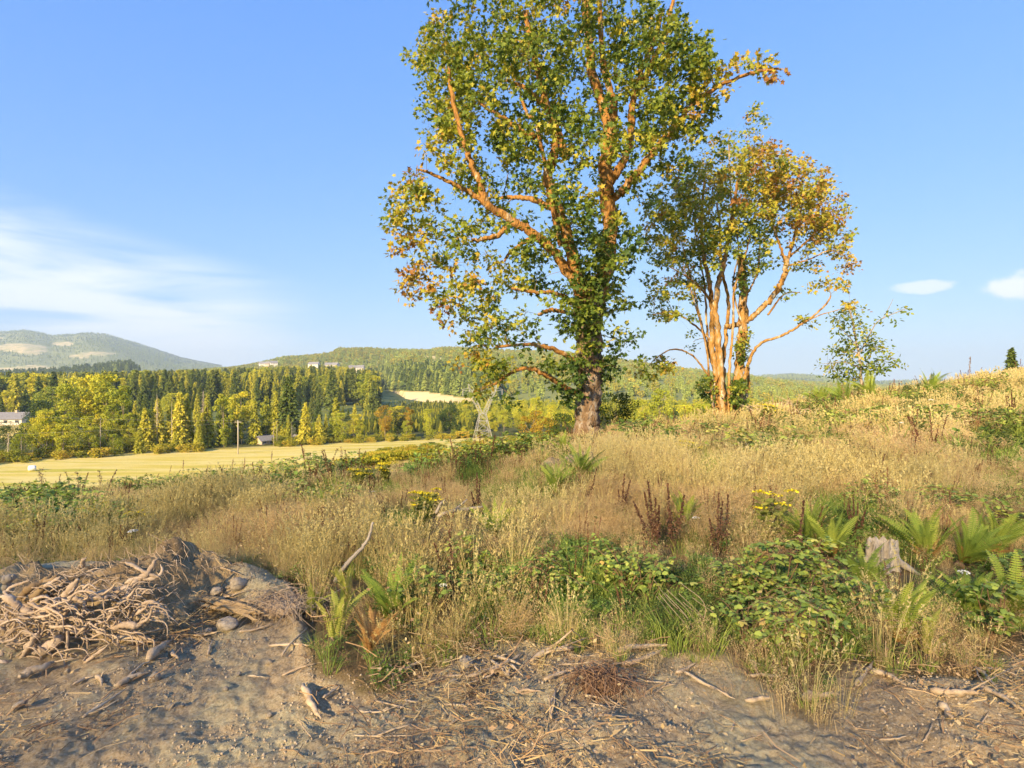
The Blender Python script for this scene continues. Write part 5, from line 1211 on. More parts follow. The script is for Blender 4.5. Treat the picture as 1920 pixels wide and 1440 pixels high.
def meadow(name, label, n, r0, r1, protos, size):
    th = np.radians(-52+104*rng.random(n)); r = np.sqrt(r0**2+(r1**2-r0**2)*rng.random(n))
    X = r*np.sin(th); Y = r*np.cos(th); Z = H(X, Y)
    px = 960+FPX*X/Y; py = 720-(Z-EYE)/Y*FPX
    e = edge_r(th)+(fbm(X, Y, 2.2, 3, 3)-0.5)*1.0
    dens = np.clip((r-e)/0.45+0.55, 0, 1)*(0.75+0.25*np.clip((r-e)/2, 0, 1))
    keep = rng.random(n) < dens
    for ex, ey, er, pr in EXC:
        L_ = math.hypot(ex, ey); ux, uy = ex/L_, ey/L_; dx = X-ex; dy = Y-ey
        al = -(dx*ux+dy*uy); pe = np.abs(dx*uy-dy*ux)          # thinner growth right in front of the standing plants
        keep &= ~((pe < er) & (al > -er) & (al < er*3.0) & (rng.random(n) < pr))
    X, Y, Z, r, px, py, e = [q[keep] for q in (X, Y, Z, r, px, py, e)]; n = len(X)
    f1 = fbm(X, Y, 0.5, 3, 71); f2 = fbm(X, Y, 0.9, 3, 72); f3 = fbm(X, Y, 1.6, 2, 73); u = rng.random(n)
    g = np.zeros(n); wv = np.zeros(n)
    for cx, cy, rad, k in GREENP:
        q = np.clip(1.3-np.hypot((px-cx)/rad, (py-cy)/(rad*0.55)), 0, 1)
        if k == 'g': g = np.maximum(g, q)
        else: wv = np.maximum(wv, q)
    nearw = np.clip(1-(r-e)/2.2, 0, 1)*(px > 560)
    p_weed = np.clip(0.75*wv*(f2 > 0.36)+0.28*nearw*(f3 > 0.42)+0.16*(f3 > 0.64), 0, 0.75)
    p_green = np.clip(0.85*g*(f2 > 0.34)+0.12+0.18*nearw+0.30*(f2 > 0.60), 0, 0.8)
    p_brown = 0.08+0.30*(f3 > 0.60)+0.18*nearw
    ridge = np.clip((px-1150)/300, 0, 1)*np.clip((r-13)/6, 0, 1)
    p_straw = 0.08+0.20*(f1 > 0.56)+0.38*ridge*(f1 > 0.40)
    p_brown = p_brown+0.25*ridge*(f2 > 0.5); p_green = np.clip(p_green+0.35*ridge*(f3 < 0.38), 0, 0.8)
    idx = rng.choice([0, 0, 1, 2], n); hp = fbm(X, Y, 0.28, 3, 76)
    p_straw = p_straw+0.45*(hp > 0.60); p_brown = p_brown+0.40*(hp < 0.34)
    a = u < p_weed; idx[a] = rng.choice([7, 8, 10, 7], a.sum())
    b = (~a) & (u < p_weed+p_green); idx[b] = rng.choice([5, 6], b.sum())
    c = (~a) & (~b) & (rng.random(n) < p_brown); idx[c] = 9
    d_ = (~a) & (~b) & (~c) & (rng.random(n) < p_straw); idx[d_] = rng.choice([3, 4, 3, 11], d_.sum())
    s = size*(0.65+0.6*rng.random(n)**1.5)*(0.40+1.25*fbm(X, Y, 0.7, 3, 77))*(0.6+0.4*np.clip((r-e)/1.2, 0, 1))
    s = s*(1+0.12*ridge)*np.where(np.isin(idx, (5, 6, 7, 8, 10)), 1.4 if r0 > 8 else 1.0, 1.0)
    q = fbm(X, Y, 0.4, 3, 78); z_ = rng.random(n); idx[(z_ < (0.020+0.035*(q > 0.58))*(1-0.55*ridge))] = 12; dk = (z_ > 0.97-0.22*(q < 0.38)-0.10*g); idx[dk] = 13
    s = s*np.where((px < 1060) & (r > 14), 0.82, 1.0)
    # hide nothing important: shorter growth on the crest left of the big maple
    hue = np.clip(0.45+1.5*(fbm(X, Y, 0.45, 4, 75)-0.5)+0.6*(rng.random(n)-0.5), 0, 1)
    rot = np.stack([rng.normal(size=n)*0.10, rng.normal(size=n)*0.10+0.05, rng.random(n)*6.28], 1)
    scatter(name, protos, np.stack([X, Y, Z], 1), rot, s, idx, hue, label)
    print(name, n)
# a few blades and withered bits straggling over the bare soil
def litter():
    n = 1500; th = np.radians(-46+92*rng.random(n)); r = 2.6+3.8*rng.random(n)**0.8; e = edge_r(th); k = r < e+0.2
    th, r = th[k], r[k]; X = r*np.sin(th); Y = r*np.cos(th)
    k = fbm(X, Y, 1.1, 3, 81) > np.where(X < -1, 0.56, 0.47); X, Y = X[k], Y[k]; Z = H(X, Y); n = len(X)
    rot = np.stack([rng.normal(size=n)*0.3, rng.normal(size=n)*0.3, rng.random(n)*6.28], 1)
    P = []
    for c in range(4):        # sparse scraps: straws lying flat, bark flakes, short twigs
        mb = MB(); m_ = 14
        B = rng.normal(size=(m_, 3))*np.array([0.16, 0.16, 0.0])+np.array([0, 0, 0.012])
        d0 = rdir(m_); L0 = 0.03+0.17*rng.random(m_)**1.6
        for i in range(m_):
            p0 = B[i]; p1 = B[i]+d0[i]*L0[i]+[0, 0, rng.random()*0.02]; mid = (p0+p1)/2+rng.normal(size=3)*np.array([0.02, 0.02, 0.004])+[0, 0, 0.008]
            mb.tube([p0, mid, p1], [0.0012+0.002*rng.random()**2]*3, 3, tint=rng.random(), cap=False)
        mb.inst(DIA, DIA_F, rng.normal(size=(10, 3))*np.array([0.2, 0.2, 0])+[0, 0, 0.012], rand_rot(10, 3.0), 0.012+0.02*rng.random(10), rng.random(10))
        P.append(mb.mesh('scrap', M_BROWN if c % 2 else M_BENT))
    scatter('plant_litter', P, np.stack([X, Y, Z], 1), rot, 0.7+0.8*rng.random(n), rng.integers(0, 4, n), rng.random(n), 'dry straws, twigs and bark scraps strewn over the bare soil')
litter()
M_STONE = mat('earthy_stone', [(0.0, (0.20, 0.155, 0.11)), (0.5, (0.36, 0.29, 0.21)), (1.0, (0.50, 0.43, 0.34))], scale=7, noise_w=0.7, bump=0.01, bump_scale=30)
def stone_mesh(seed, flat=0.7, n=12):
    mb = MB(); la = np.linspace(0, math.pi, n); lo = np.linspace(0, 2*math.pi, 16, endpoint=False)
    A, B = np.meshgrid(la, lo, indexing='ij'); d_ = np.stack([np.sin(A)*np.cos(B), np.sin(A)*np.sin(B), np.cos(A)], -1)
    r = 0.8+0.5*(fbm(d_[..., 0]*2+d_[..., 2]*3+seed*5, d_[..., 1]*2-d_[..., 2]*2, 0.9, 3, 90+seed)-0.3)
    # chip flat facets
    for _ in range(7):
        nrm = rng.normal(size=3); nrm /= np.linalg.norm(nrm); c = 0.62+0.2*rng.random(); dt = (d_*nrm).sum(-1)*r; r = np.where(dt > c, r*c/np.maximum(dt, 1e-6), r)
    V = d_*r[..., None]*np.array([1.0, 0.8, flat])*0.5
    i = np.arange(n-1)[:, None]*16; j = np.arange(16)[None]; k = (j+1) % 16
    mb.add(V.reshape(-1, 3), None, np.stack([i+j, i+16+j, i+16+k, i+k], -1).reshape(-1, 4), 0.3+0.5*rng.random(n*16)*0+0.5)
    return mb.mesh('stone', M_STONE, True)
STONES = [stone_mesh(i, 0.6+0.1*(i % 4)) for i in range(5)]
M_CLOD = mat('dry_clod', [(0.0, (0.207, 0.150, 0.095)), (0.5, (0.365, 0.280, 0.185)), (1.0, (0.497, 0.410, 0.287))], scale=3, noise_w=0.3, rand_w=0.6, inst=True)
CLODS = []
for me_ in STONES:
    c_ = me_.copy(); c_.materials.clear(); c_.materials.append(M_CLOD); CLODS.append(c_)
def clods():
    n = 42000; th = np.radians(-46+92*rng.random(n)); r = 2.6+3.8*rng.random(n); e = edge_r(th); k = r < e+0.1
    th, r = th[k], r[k]; X = r*np.sin(th); Y = r*np.cos(th); k = fbm(X, Y, 1.5, 3, 83) > 0.46; X, Y = X[k], Y[k]; Z = H(X, Y); n = len(X)
    s = 0.004+0.022*rng.random(n)**6
    scatter('soil_clods', CLODS, np.stack([X, Y, Z+s*0.1], 1), rng.random((n, 3))*6.28, s, rng.integers(0, 5, n), rng.random(n), 'small clods and pebbles lying on the bare soil')
clods()

# ------------------------------------------------------------------ countable plants of the meadow
M_FERN = mat('fern_fronds', [(0.0, (0.090, 0.150, 0.030)), (0.5, (0.224, 0.305, 0.052)), (1.0, (0.434, 0.468, 0.077))], noise_w=0.0, rand_w=0.35, transl=0.3)
M_FERNY = mat('yellowing_fronds', [(0.0, (0.20, 0.26, 0.05)), (0.5, (0.38, 0.40, 0.08)), (1.0, (0.56, 0.46, 0.12))], noise_w=0.0, rand_w=0.3, transl=0.3)
M_FERNB = mat('dead_fronds', [(0.0, (0.20, 0.10, 0.04)), (0.5, (0.40, 0.21, 0.07)), (1.0, (0.54, 0.33, 0.12))], noise_w=0.0, rand_w=0.2, transl=0.2)
def frond_mesh(fronds, h, upright, m):
    """one frond per mesh-part would be too thin to pick apart: the tuft of fronds is one part"""
    mb = MB()
    for i in range(fronds):
        a = 2*math.pi*i/fronds+rng.normal()*0.3; d_ = np.array([math.cos(a), math.sin(a), 0]); L_ = h*(0.7+0.5*rng.random()); up = upright*(0.75+0.4*rng.random())
        f = np.linspace(0, 1, 36); ang = up*(1-0.75*f**1.6); ds = L_/35
        x = np.concatenate([[0], np.cumsum(np.cos(ang[:-1]))])*ds; z = np.concatenate([[0], np.cumsum(np.sin(ang[:-1]))])*ds
        C = d_*x[:, None]+np.array([0, 0, 1.])*z[:, None]; side = np.array([-d_[1], d_[0], 0]); tw = rng.normal()*0.5
        nrm = np.cross(np.gradient(C, axis=0), side); nrm /= np.linalg.norm(nrm, axis=1)[:, None]; sd = side*math.cos(tw)+nrm*math.sin(tw)
        wid = 0.062*L_/0.7*np.sin(np.clip(f*1.08+0.06, 0, 1)*math.pi)**0.6*np.where(f < 0.12, 0.2, 1)
        t = np.clip(0.25+0.5*rng.random()+0.25*f, 0, 1)
        for s in (-1, 1):
            k = np.arange(2, 36)
            p0 = C[k]; dirv = sd[k]*s+np.gradient(C, axis=0)[k]*8.0; dirv[:, 2] -= 0.15
            T_ = np.gradient(C, axis=0)[k]; T_ /= np.linalg.norm(T_, axis=1)[:, None]
            dv = dirv/np.linalg.norm(dirv, axis=1)[:, None]; tipp = p0+dv*wid[k][:, None]; hw_ = ds*0.42
            V = np.stack([p0-T_*hw_, p0+T_*hw_, p0*0.5+tipp*0.5+T_*hw_*0.9, tipp, p0*0.5+tipp*0.5-T_*hw_*0.6], 1)
            N_ = len(k); F = np.arange(N_)[:, None, None]*5+np.array([[0, 1, 2], [0, 2, 4], [2, 3, 4]])[None]
            mb.add(V.reshape(-1, 3), F.reshape(-1, 3), None, np.repeat(t[k]+0.1*rng.normal(size=N_), 5))
        mb.tube(C, np.linspace(0.004, 0.0012, 36), 3, tint=0.1, cap=False)
    return mb.mesh('fronds', m)
FERN = {'g': [frond_mesh(20, 0.75, 1.40, M_FERN), frond_mesh(22, 0.68, 1.30, M_FERN), frond_mesh(16, 0.85, 1.48, M_FERN)],
        'y': [frond_mesh(11, 0.7, 1.48, M_FERNY), frond_mesh(9, 0.75, 1.52, M_FERNY)], 'b': [frond_mesh(15, 0.6, 1.35, M_FERNB)]}
def crown_base(t):
    mb = MB(); mb.tube([[0, 0, -0.05], [0, 0, 0.03], [0, 0, 0.06]], [0.07, 0.06, 0.02], 7, jit=0.15); mb.build('rootstock', M_FIRT, t)
def fern(px, py, s, k, label, dead=True):
    p = hit(px, py); EXC.append((p[0], p[1], 0.32*s, 0.55)); t = thing('sword_fern', label, 'fern', tuple(p), 'sword ferns in the meadow', rng.random()*6.28, s); t.rotation_euler = (0.22*rng.normal(), 0.22*rng.normal(), rng.random()*6.28)
    obj('fronds', FERN[k][rng.integers(len(FERN[k]))], t)
    if dead: o = obj('dead_fronds', FERN['b'][0], t); o.scale = (0.8, 0.8, 0.55); o.rotation_euler = (0, 0, 1.0)
    crown_base(t)
for px, py, s, k, lab in [
    (735, 1175, 0.8, 'g', 'dark green upright fern near the middle of the bare soil edge'),
    (690, 1235, 0.7, 'b', 'rust-brown withered fern at the edge of the bare soil'),
    (575, 1160, 0.6, 'y', 'yellowing fern by the right end of the soil berm'),
    (622, 1210, 0.8, 'y', 'yellow-green fern with stiff upright fronds left of the rust-brown fern'),
    (655, 1140, 0.7, 'y', 'yellow-green fern at the foot of the grey bent stick'),
    (935, 1010, 0.75, 'g', 'fern half browned in mid meadow below the grey dead branches'),
    (1090, 905, 1.0, 'g', 'dark fern clump below the pale soil heap'),
    (1085, 825, 1.1, 'g', 'fern at the foot of the big maple trunk'),
    (600, 985, 0.8, 'g', 'brown-green fern clump left of the ragwort tuft'),
    (1525, 1030, 0.85, 'g', 'tall green fern left of the white stump'),
    (1560, 1055, 0.8, 'g', 'reddish-edged fern just left of the white stump'),
    (1800, 1060, 0.85, 'g', 'tall arching fern right of the white stump'),
    (1855, 1050, 0.8, 'g', 'broad arching fern, near the right edge above the grass tuft'),
    (1745, 1060, 0.9, 'g', 'upright pale fern between the stump and the tall arching fern'),
    (1690, 1215, 0.7, 'g', 'large green fern at the right, low by the bare soil'),
    (1740, 1235, 0.55, 'y', 'light green fern frond spray leaning over the bare soil at right'),
    (1830, 1170, 0.7, 'g', 'fern with brown-tipped fronds near the right edge'),
    (1890, 1160, 0.7, 'g', 'rightmost fern, half hidden at the picture edge'),
    (1620, 1120, 0.7, 'g', 'small fern below the white stump'),
    (1275, 1000, 0.8, 'g', 'fern beside the dark dock spikes in mid meadow'),
    (210, 1005, 0.8, 'g', 'dark fern by the yellow ragwort at left'),
    (1545, 765, 2.0, 'g', 'dark fern clump on the ridge below the sapling, left one'), (1590, 762, 1.9, 'g', 'dark fern clump on the ridge below the sapling, middle one'), (1645, 755, 2.0, 'g', 'dark fern clump on the ridge right of the sapling'),
    (1735, 748, 1.9, 'g', 'brownish fern clump on the sunlit ridge'), (1060, 860, 0.9, 'g', 'fern tuft left of the pale soil heap'), (1040, 930, 0.8, 'g', 'low fern tuft among mid meadow weeds')]:
    fern(px, py, s, k, lab, k == 'g')

M_DOCK = mat('dock_seed', [(0.0, (0.057, 0.029, 0.021)), (0.5, (0.115, 0.058, 0.037)), (1.0, (0.205, 0.116, 0.063))], noise_w=0.0, rand_w=0.3)
def dock_mesh(h, spikes):
    st = MB(); sd = MB()
    for i in range(spikes):
        d_ = rdir(1)[0]*(0.05+0.16*rng.random())*(i > 0); hh = h*(1 if i == 0 else 0.6+0.35*rng.random())
        C = np.stack([d_*0, d_*0.5+[0, 0, hh*0.5], d_+[0, 0, hh]]); C = spline(C, 8); st.tube(C, np.linspace(0.006, 0.002, 8), 4, tint=0.3)
        n = 130; f = 0.35+0.65*rng.random(n); P = np.stack([np.interp(f, np.linspace(0, 1, 8), C[:, q]) for q in range(3)], 1)
        P += rng.normal(size=P.shape)*np.array([1, 1, 0.5])*(0.016*(1.15-f))[:, None]*2.2*np.clip(1.3-f, 0.3, 1)[:, None]
        sd.inst(DIA, DIA_F, P, rand_rot(n), 0.022+0.014*rng.random(n), rng.random(n))
    return st.mesh('stem', M_DOCK), sd.mesh('seed_head', M_DOCK)
DOCK = [dock_mesh(0.75, 1), dock_mesh(0.7, 3), dock_mesh(0.8, 5)]
def dock(px, py, s, v, label):
    p = hit(px, py); EXC.append((p[0], p[1], 0.18, 0.8)); t = thing('dock_plant', label, 'dock', tuple(p), 'dark dock spikes in the meadow', rng.random()*6.28, s*1.2); t.rotation_euler = (0.12*rng.normal(), 0.12*rng.normal(), rng.random()*6.28); obj('stem', DOCK[v][0], t); tag(obj('seed_head', DOCK[v][1], t), kind='stuff' if v else None)
for px, py, s, v, lab in [(1100, 965, .7, 0, 'single dark dock spike, first right of the browned fern'), (1164, 970, .7, 1, 'dark dock spike with two shoots in mid meadow'), (1232, 1045, .9, 2, 'bunch of dark maroon dock spikes, left bunch'), (1262, 1040, .95, 1, 'dark maroon dock spikes, right beside the left bunch'),
                          (1345, 1050, .85, 1, 'maroon dock spikes right of the white flower head'), (1362, 1050, .8, 0, 'single maroon dock spike left of the yellow ragwort'), (1490, 1100, .9, 0, 'dark dock spike below the yellow ragwort'), (895, 975, .8, 1, 'dark dock spike before the grey dead branches'), (690, 950, .7, 1, 'small brown dock spike left of the grey stick'), (632, 1040, .55, 0, 'short reddish dock spike left of the grey bent stick'),
                          (330, 985, .7, 1, 'brown dock spike in the left meadow, near one'), (312, 985, .75, 0, 'slim brown dock spike in the left meadow'), (296, 980, .6, 0, 'short brown dock spike left of the slim one'), (850, 1130, .8, 1, 'leaning dark dock stems above the flattened straw'), (1605, 1020, .6, 2, 'reddish dock bunch right behind the white stump'), (1640, 925, .7, 0, 'dark dock spike above the white stump'), (780, 905, .6, 1, 'brown dock spikes beyond the bright ragwort'), (550, 930, .6, 0, 'thin brown dock spike left of mid meadow'), (965, 975, .5, 0, 'tiny dock spike right of the grey dead branches'), (1900, 800, 1.0, 2, 'large dark dock bunch at the right edge of the ridge')]:
    dock(px, py, s, v, lab)

M_YEL = mat('ragwort_flowers', [(0.0, (0.52, 0.40, 0.02)), (0.5, (0.74, 0.58, 0.02)), (1.0, (0.82, 0.68, 0.05))], noise_w=0.0)
M_OLIV = mat('ragwort_stems', [(0.0, (0.12, 0.15, 0.03)), (1.0, (0.30, 0.30, 0.08))], noise_w=0.0, transl=0.2)
def ragwort_mesh(h, stems, rich, dull=False):
    st = MB(); fl = MB()
    for i in range(stems):
        d_ = rdir(1)[0]*(0.05+0.22*rng.random()); hh = h*(0.65+0.4*rng.random()); top = d_+np.array([0, 0, hh])
        C = spline([[0, 0, 0], d_*0.4+[0, 0, hh*0.55], top], 7); st.tube(C, np.linspace(0.006, 0.003, 7), 4, tint=0.5)
        n = 26; f = rng.random(n)*0.9; P = np.stack([np.interp(f, np.linspace(0, 1, 7), C[:, q]) for q in range(3)], 1)
        st.inst(OVAL, OVAL_F, P, frame(rdir(n)+[0, 0, 0.3]), 0.05+0.06*rng.random(n), rng.random(n))
        m_ = int(rich*(0.6+0.8*rng.random())); q = rdir(m_)*(0.085*np.sqrt(rng.random(m_)))[:, None]; P = top+q; P[:, 2] += 0.02*rng.random(m_)-0.8*(q[:, 0]**2+q[:, 1]**2)*2
        fl.inst(DIA*np.array([1, 1.6, 1]), DIA_F, P, rand_rot(m_, 2.0), 0.022+0.012*rng.random(m_), rng.random(m_))
        for k in range(8): st.tube([top-[0, 0, 0.10], top+q[k % m_]*0.9-[0, 0, 0.01]], [0.002, 0.0015], 3, tint=0.4, cap=False)
    return st.mesh('stem', M_OLIV), fl.mesh('flower_head', M_YEL)
RAG = [ragwort_mesh(0.6, 9, 40), ragwort_mesh(0.55, 14, 26), ragwort_mesh(0.7, 6, 34)]
for px, py, s, v, lab in [(168, 1010, 0.85, 0, 'bright yellow ragwort in bloom at the left'), (40, 1035, 0.9, 1, 'yellow ragwort tuft at the left edge behind the root pile'), (268, 1005, 0.8, 1, 'dull yellow ragwort bush right of the blooming one at left'), (725, 918, 1.0, 0, 'bright yellow ragwort in bloom, right of the duller round tuft'), (676, 925, 1.0, 1, 'round duller yellow-green ragwort tuft in mid meadow'),
                          (790, 1010, 0.9, 2, 'loose yellow ragwort before the grey dead branches'), (800, 975, 0.8, 1, 'pale yellow ragwort touching the grey dead branches'), (1445, 1035, 1.0, 2, 'tall yellow ragwort left of the tall fern'), (1290, 870, 0.9, 1, 'dull yellow weed tuft below the second maple'), (1440, 800, 1.6, 1, 'large olive-yellow bush of weeds right of the second maple foot'), (530, 905, 0.8, 1, 'dull olive-yellow tuft at the bramble edge left')]:
    p = hit(px, py); EXC.append((p[0], p[1], 0.25, 0.7)); t = thing('ragwort', lab, 'ragwort', tuple(p), 'yellow ragwort plants', rng.random()*6.28, s); obj('stem', RAG[v][0], t); tag(obj('flower_head', RAG[v][1], t), kind='stuff')

# dead mullein and dock stalks standing against the field
M_STALK = mat('dead_stalk', [(0.0, (0.11, 0.07, 0.045)), (1.0, (0.30, 0.20, 0.12))], noise_w=0.3, scale=30)
def stalk_mesh(tuftd):
    st = MB(); C = spline([[0, 0, 0], [0.01, 0.01, 0.5], [rng.normal()*0.05, 0.02, 1.0]], 8); st.tube(C, np.linspace(0.009, 0.004, 8), 5, tint=rng.random())
    hd = MB(); n = 150 if tuftd else 60; f = (0.45 if tuftd else 0.6)+(0.55 if tuftd else 0.4)*rng.random(n)
    P = np.stack([np.interp(f, np.linspace(0, 1, 8), C[:, q]) for q in range(3)], 1)+rng.normal(size=(n, 3))*(0.045 if tuftd else 0.014)
    hd.inst(DIA, DIA_F, P, rand_rot(n), 0.03+0.02*rng.random(n), rng.random(n))
    return st.mesh('stem', M_STALK), hd.mesh('seed_head', M_STALK)
STALK = [stalk_mesh(True), stalk_mesh(True), stalk_mesh(False), stalk_mesh(False)]
def stalk(px, py, top, v, label, lean=0.0):
    p = hit(px, py); h = (EYE-(top-720)/FPX*p[1])-p[2]
    t = thing('dead_stalk', label, 'dead stalk', tuple(p), 'dead stalks against the hay field', rng.random()*6.28, max(0.3, h)); t.rotation_euler = (lean*0.3, lean, 0)
    obj('stem', STALK[v][0], t); obj('seed_head', STALK[v][1], t)
for px, py, top, v, lean, lab in [(77, 945, 880, 0, 0, 'bushy brown stalk standing tallest before the hay field at left'), (146, 945, 885, 1, 0, 'bushy brown stalk, second from the left'), (196, 945, 877, 2, .25, 'leaning bare brown stalk, third from the left'), (187, 930, 882, 1, 0, 'faint bushy stalk left behind the leaning one'), (317, 905, 873, 2, 0, 'thin stalk at the field edge, left of the low bramble'),
    (342, 905, 862, 3, 0, 'tallest thin stalk at the field edge'), (327, 915, 880, 2, .2, 'leaning dark stalk beside the tallest thin one'), (388, 905, 872, 3, 0, 'short thin stalk right of the tallest'), (423, 900, 872, 2, 0, 'thin stalk left of the dark bramble bank'), (435, 900, 860, 3, 0, 'upright thin stalk, first of the close group'), (450, 900, 866, 2, .15, 'thin stalk, second of the close group'), (460, 898, 858, 3, -.1, 'thin stalk, third of the close group'), (480, 895, 862, 2, .1, 'thin stalk, last of the close group'),
    (508, 890, 845, 3, 0, 'tall thin stalk above the dark bramble bank'), (570, 880, 842, 0, 0, 'bushy stalk above the dark bramble bank'), (640, 875, 838, 1, 0, 'bushy stalk at the slope scrub edge'), (580, 885, 848, 3, 0, 'thin stalk next to the bushy one above the bramble bank'), (40, 960, 915, 2, 0, 'short stalk near the left edge, near one'), (20, 965, 912, 3, .1, 'short stalk at the left picture edge'), (240, 955, 905, 2, 0, 'slim brown stalk in the left meadow'), (1582, 770, 720, 0, 0, 'dead stalk below the sapling'), (1818, 730, 668, 3, 0, 'single tall stalk standing above the ridge skyline at right'), (1460, 880, 820, 2, 0, 'dark stalk on the right slope'), (1350, 1010, 950, 3, 0, 'dark stalk beside the mid meadow docks')]:
    stalk(px, py, top, v, lab, lean)

# bramble and salmonberry patches
M_BRAM = mat('bramble_leaves', [(0.0, (0.109, 0.162, 0.040)), (0.35, (0.231, 0.317, 0.065)), (0.65, (0.432, 0.511, 0.095)), (0.85, (0.680, 0.650, 0.155)), (1.0, (0.650, 0.417, 0.155))], noise_w=0.0, rand_w=0.35, transl=0.3, rough=0.6, spec=0.2)
M_CANE = mat('bramble_canes', [(0.0, (0.13, 0.06, 0.04)), (1.0, (0.30, 0.20, 0.10))], noise_w=0.5, scale=20)
def bramble_mesh(w, h, n, size, canes=12):
    lv = MB(); cn = MB(); P = []; T = []
    for i in range(canes):
        d_ = rdir(1)[0]; L_ = w*(0.5+0.6*rng.random()); hh = h*(0.6+0.6*rng.random()); f = np.linspace(0, 1, 9)
        C = d_*(L_*f)[:, None]; C[:, 2] = hh*np.sin(f*2.3); C += np.cumsum(rng.normal(size=C.shape)*0.012, 0); cn.tube(C, np.linspace(0.006, 0.002, 9), 4, tint=rng.random(), cap=False)
        k = int(n/canes); ff = 0.12+0.88*rng.random(k); Q = np.stack([np.interp(ff, f, C[:, q]) for q in range(3)], 1)+rng.normal(size=(k, 3))*np.array([0.06, 0.06, 0.03]); P.append(Q); T.append(np.clip(0.40+0.26*rng.normal(size=k)+0.25*ff, 0, 1))
    P = np.concatenate(P); T = np.concatenate(T)
    base = rdir(len(P)); 
    for a in (-1.1, 0, 1.1):       # three leaflets
        d_ = np.stack([base[:, 0]*math.cos(a)-base[:, 1]*math.sin(a), base[:, 0]*math.sin(a)+base[:, 1]*math.cos(a), -0.15+0*base[:, 0]+rng.normal(size=len(P))*0.2], 1)
        lv.inst(OVAL*np.array([1, 1.25, 1]), OVAL_F, P, frame(d_, rng.normal(size=P.shape)*0.3+np.array([0, -0.15, 1.])), size*(0.7+0.6*rng.random(len(P))), T)
    return cn.mesh('canes', M_CANE), lv.mesh('leaves', M_BRAM)
BRAM = [bramble_mesh(0.7, 0.42, 130, 0.050, 9), bramble_mesh(0.85, 0.34, 150, 0.048, 12), bramble_mesh(0.45, 0.5, 90, 0.062, 7), bramble_mesh(1.6, 0.8, 420, 0.10, 24)]
def bramble(px, py, s, v, label):
    p = hit(px, py); EXC.append((p[0], p[1], 0.22*s, 0.35)); t = thing('bramble', label, 'bramble', tuple(p), 'bramble patches', rng.random()*6.28, s); obj('canes', BRAM[v][0], t); obj('leaves', BRAM[v][1], t)
for px, py, s, v, lab in [(830, 1140, .9, 0, 'leafy bramble right of the dark upright fern'), (870, 1090, .8, 2, 'bright leafy bramble above the leaning dock stems'), (940, 1130, .8, 0, 'bramble at the middle above the flattened straw'), (1010, 1110, .8, 1, 'bramble patch above the lying branch'), (1090, 1100, .8, 1, 'low bramble patch in the middle foreground'), (1180, 1120, .8, 0, 'bramble right of the middle foreground patch'), (1140, 1065, .7, 1, 'pale green bramble in mid meadow'), (1215, 1130, .7, 2, 'bright yellow-green sprig left of the dried stems'),
    (1380, 1110, .9, 0, 'bramble below the right dock spikes'), (1460, 1130, .9, 2, 'yellow-green salmonberry below the tall ragwort'), (1520, 1110, .9, 2, 'upright leafy salmonberry left below the stump'), (1560, 1190, 1.0, 1, 'wide bramble at the right foreground'), (1490, 1190, 1.0, 1, 'bramble bank over the bare soil right of the dried stems'), (1530, 1245, .8, 0, 'low bramble hanging over the bare soil'), (1420, 1180, .8, 1, 'bramble right of the dried leaning stems'), (1400, 1230, .6, 0, 'small bramble sprig at the bare soil edge'), (1640, 1170, .9, 0, 'bramble left of the large green fern at right'),
    (1690, 960, 1.0, 1, 'bramble patch behind the white stump'), (1760, 970, 1.0, 1, 'bramble patch right behind the stump'), (1840, 975, 1.0, 1, 'bramble patch near the right edge, upper one'), (1900, 1000, 1.0, 0, 'bramble at the right edge beside the tall ferns'), (1600, 975, .9, 0, 'bramble left behind the white stump'), (1890, 1100, .9, 0, 'bramble at the right edge below the ferns'), (1860, 1200, .8, 2, 'broad-leaved sprig at the lower right'),
    (560, 905, 1.0, 3, 'dark bramble bank at the meadow crest, middle one'), (500, 905, 1.0, 3, 'dark bramble bank at the meadow crest, left one'), (620, 898, 1.0, 3, 'dark bramble bank at the meadow crest, right one'), (400, 912, .8, 3, 'low bramble bank at the crest left of the dark bank'), (330, 922, .7, 3, 'low bramble along the field edge at left'), (250, 925, .7, 3, 'leafy low bramble against the hay field'), (900, 878, 1.0, 3, 'dark bramble clump below the pylon'), (850, 880, .9, 3, 'dark bramble clump left of the one below the pylon'), (960, 868, 1.0, 3, 'dark bramble clump left of the big maple'), (80, 965, .8, 3, 'green bramble at the left edge of the meadow'), (30, 1000, .8, 3, 'green bramble behind the root pile at left'), (110, 1010, .7, 3, 'leafy green bramble left of the blooming ragwort'), (1430, 870, .8, 3, 'green bramble on the right slope'), (600, 965, .6, 3, 'green bramble by the brown-green fern'),
    (1500, 778, 0.72, 3, 'dark low bramble on the sunlit ridge left of the sapling'), (1570, 772, 0.72, 3, 'dark bramble on the ridge below the sapling'), (1690, 760, 0.72, 3, 'dark bramble on the ridge right of the sapling'), (1770, 748, 0.72, 3, 'dark bramble high on the right ridge'), (1850, 735, 0.72, 3, 'dark bramble near the ridge crest at right'), (1700, 815, .9, 3, 'green weed clump on the right slope under the ridge'), (1895, 815, 0.72, 3, 'dark bramble at the right picture edge on the slope'), (1600, 815, .7, 3, 'small green clump on the right slope'), (1230, 840, .8, 3, 'dark green clump on the slope below the second maple')]:
    bramble(px, py, s, v, lab)

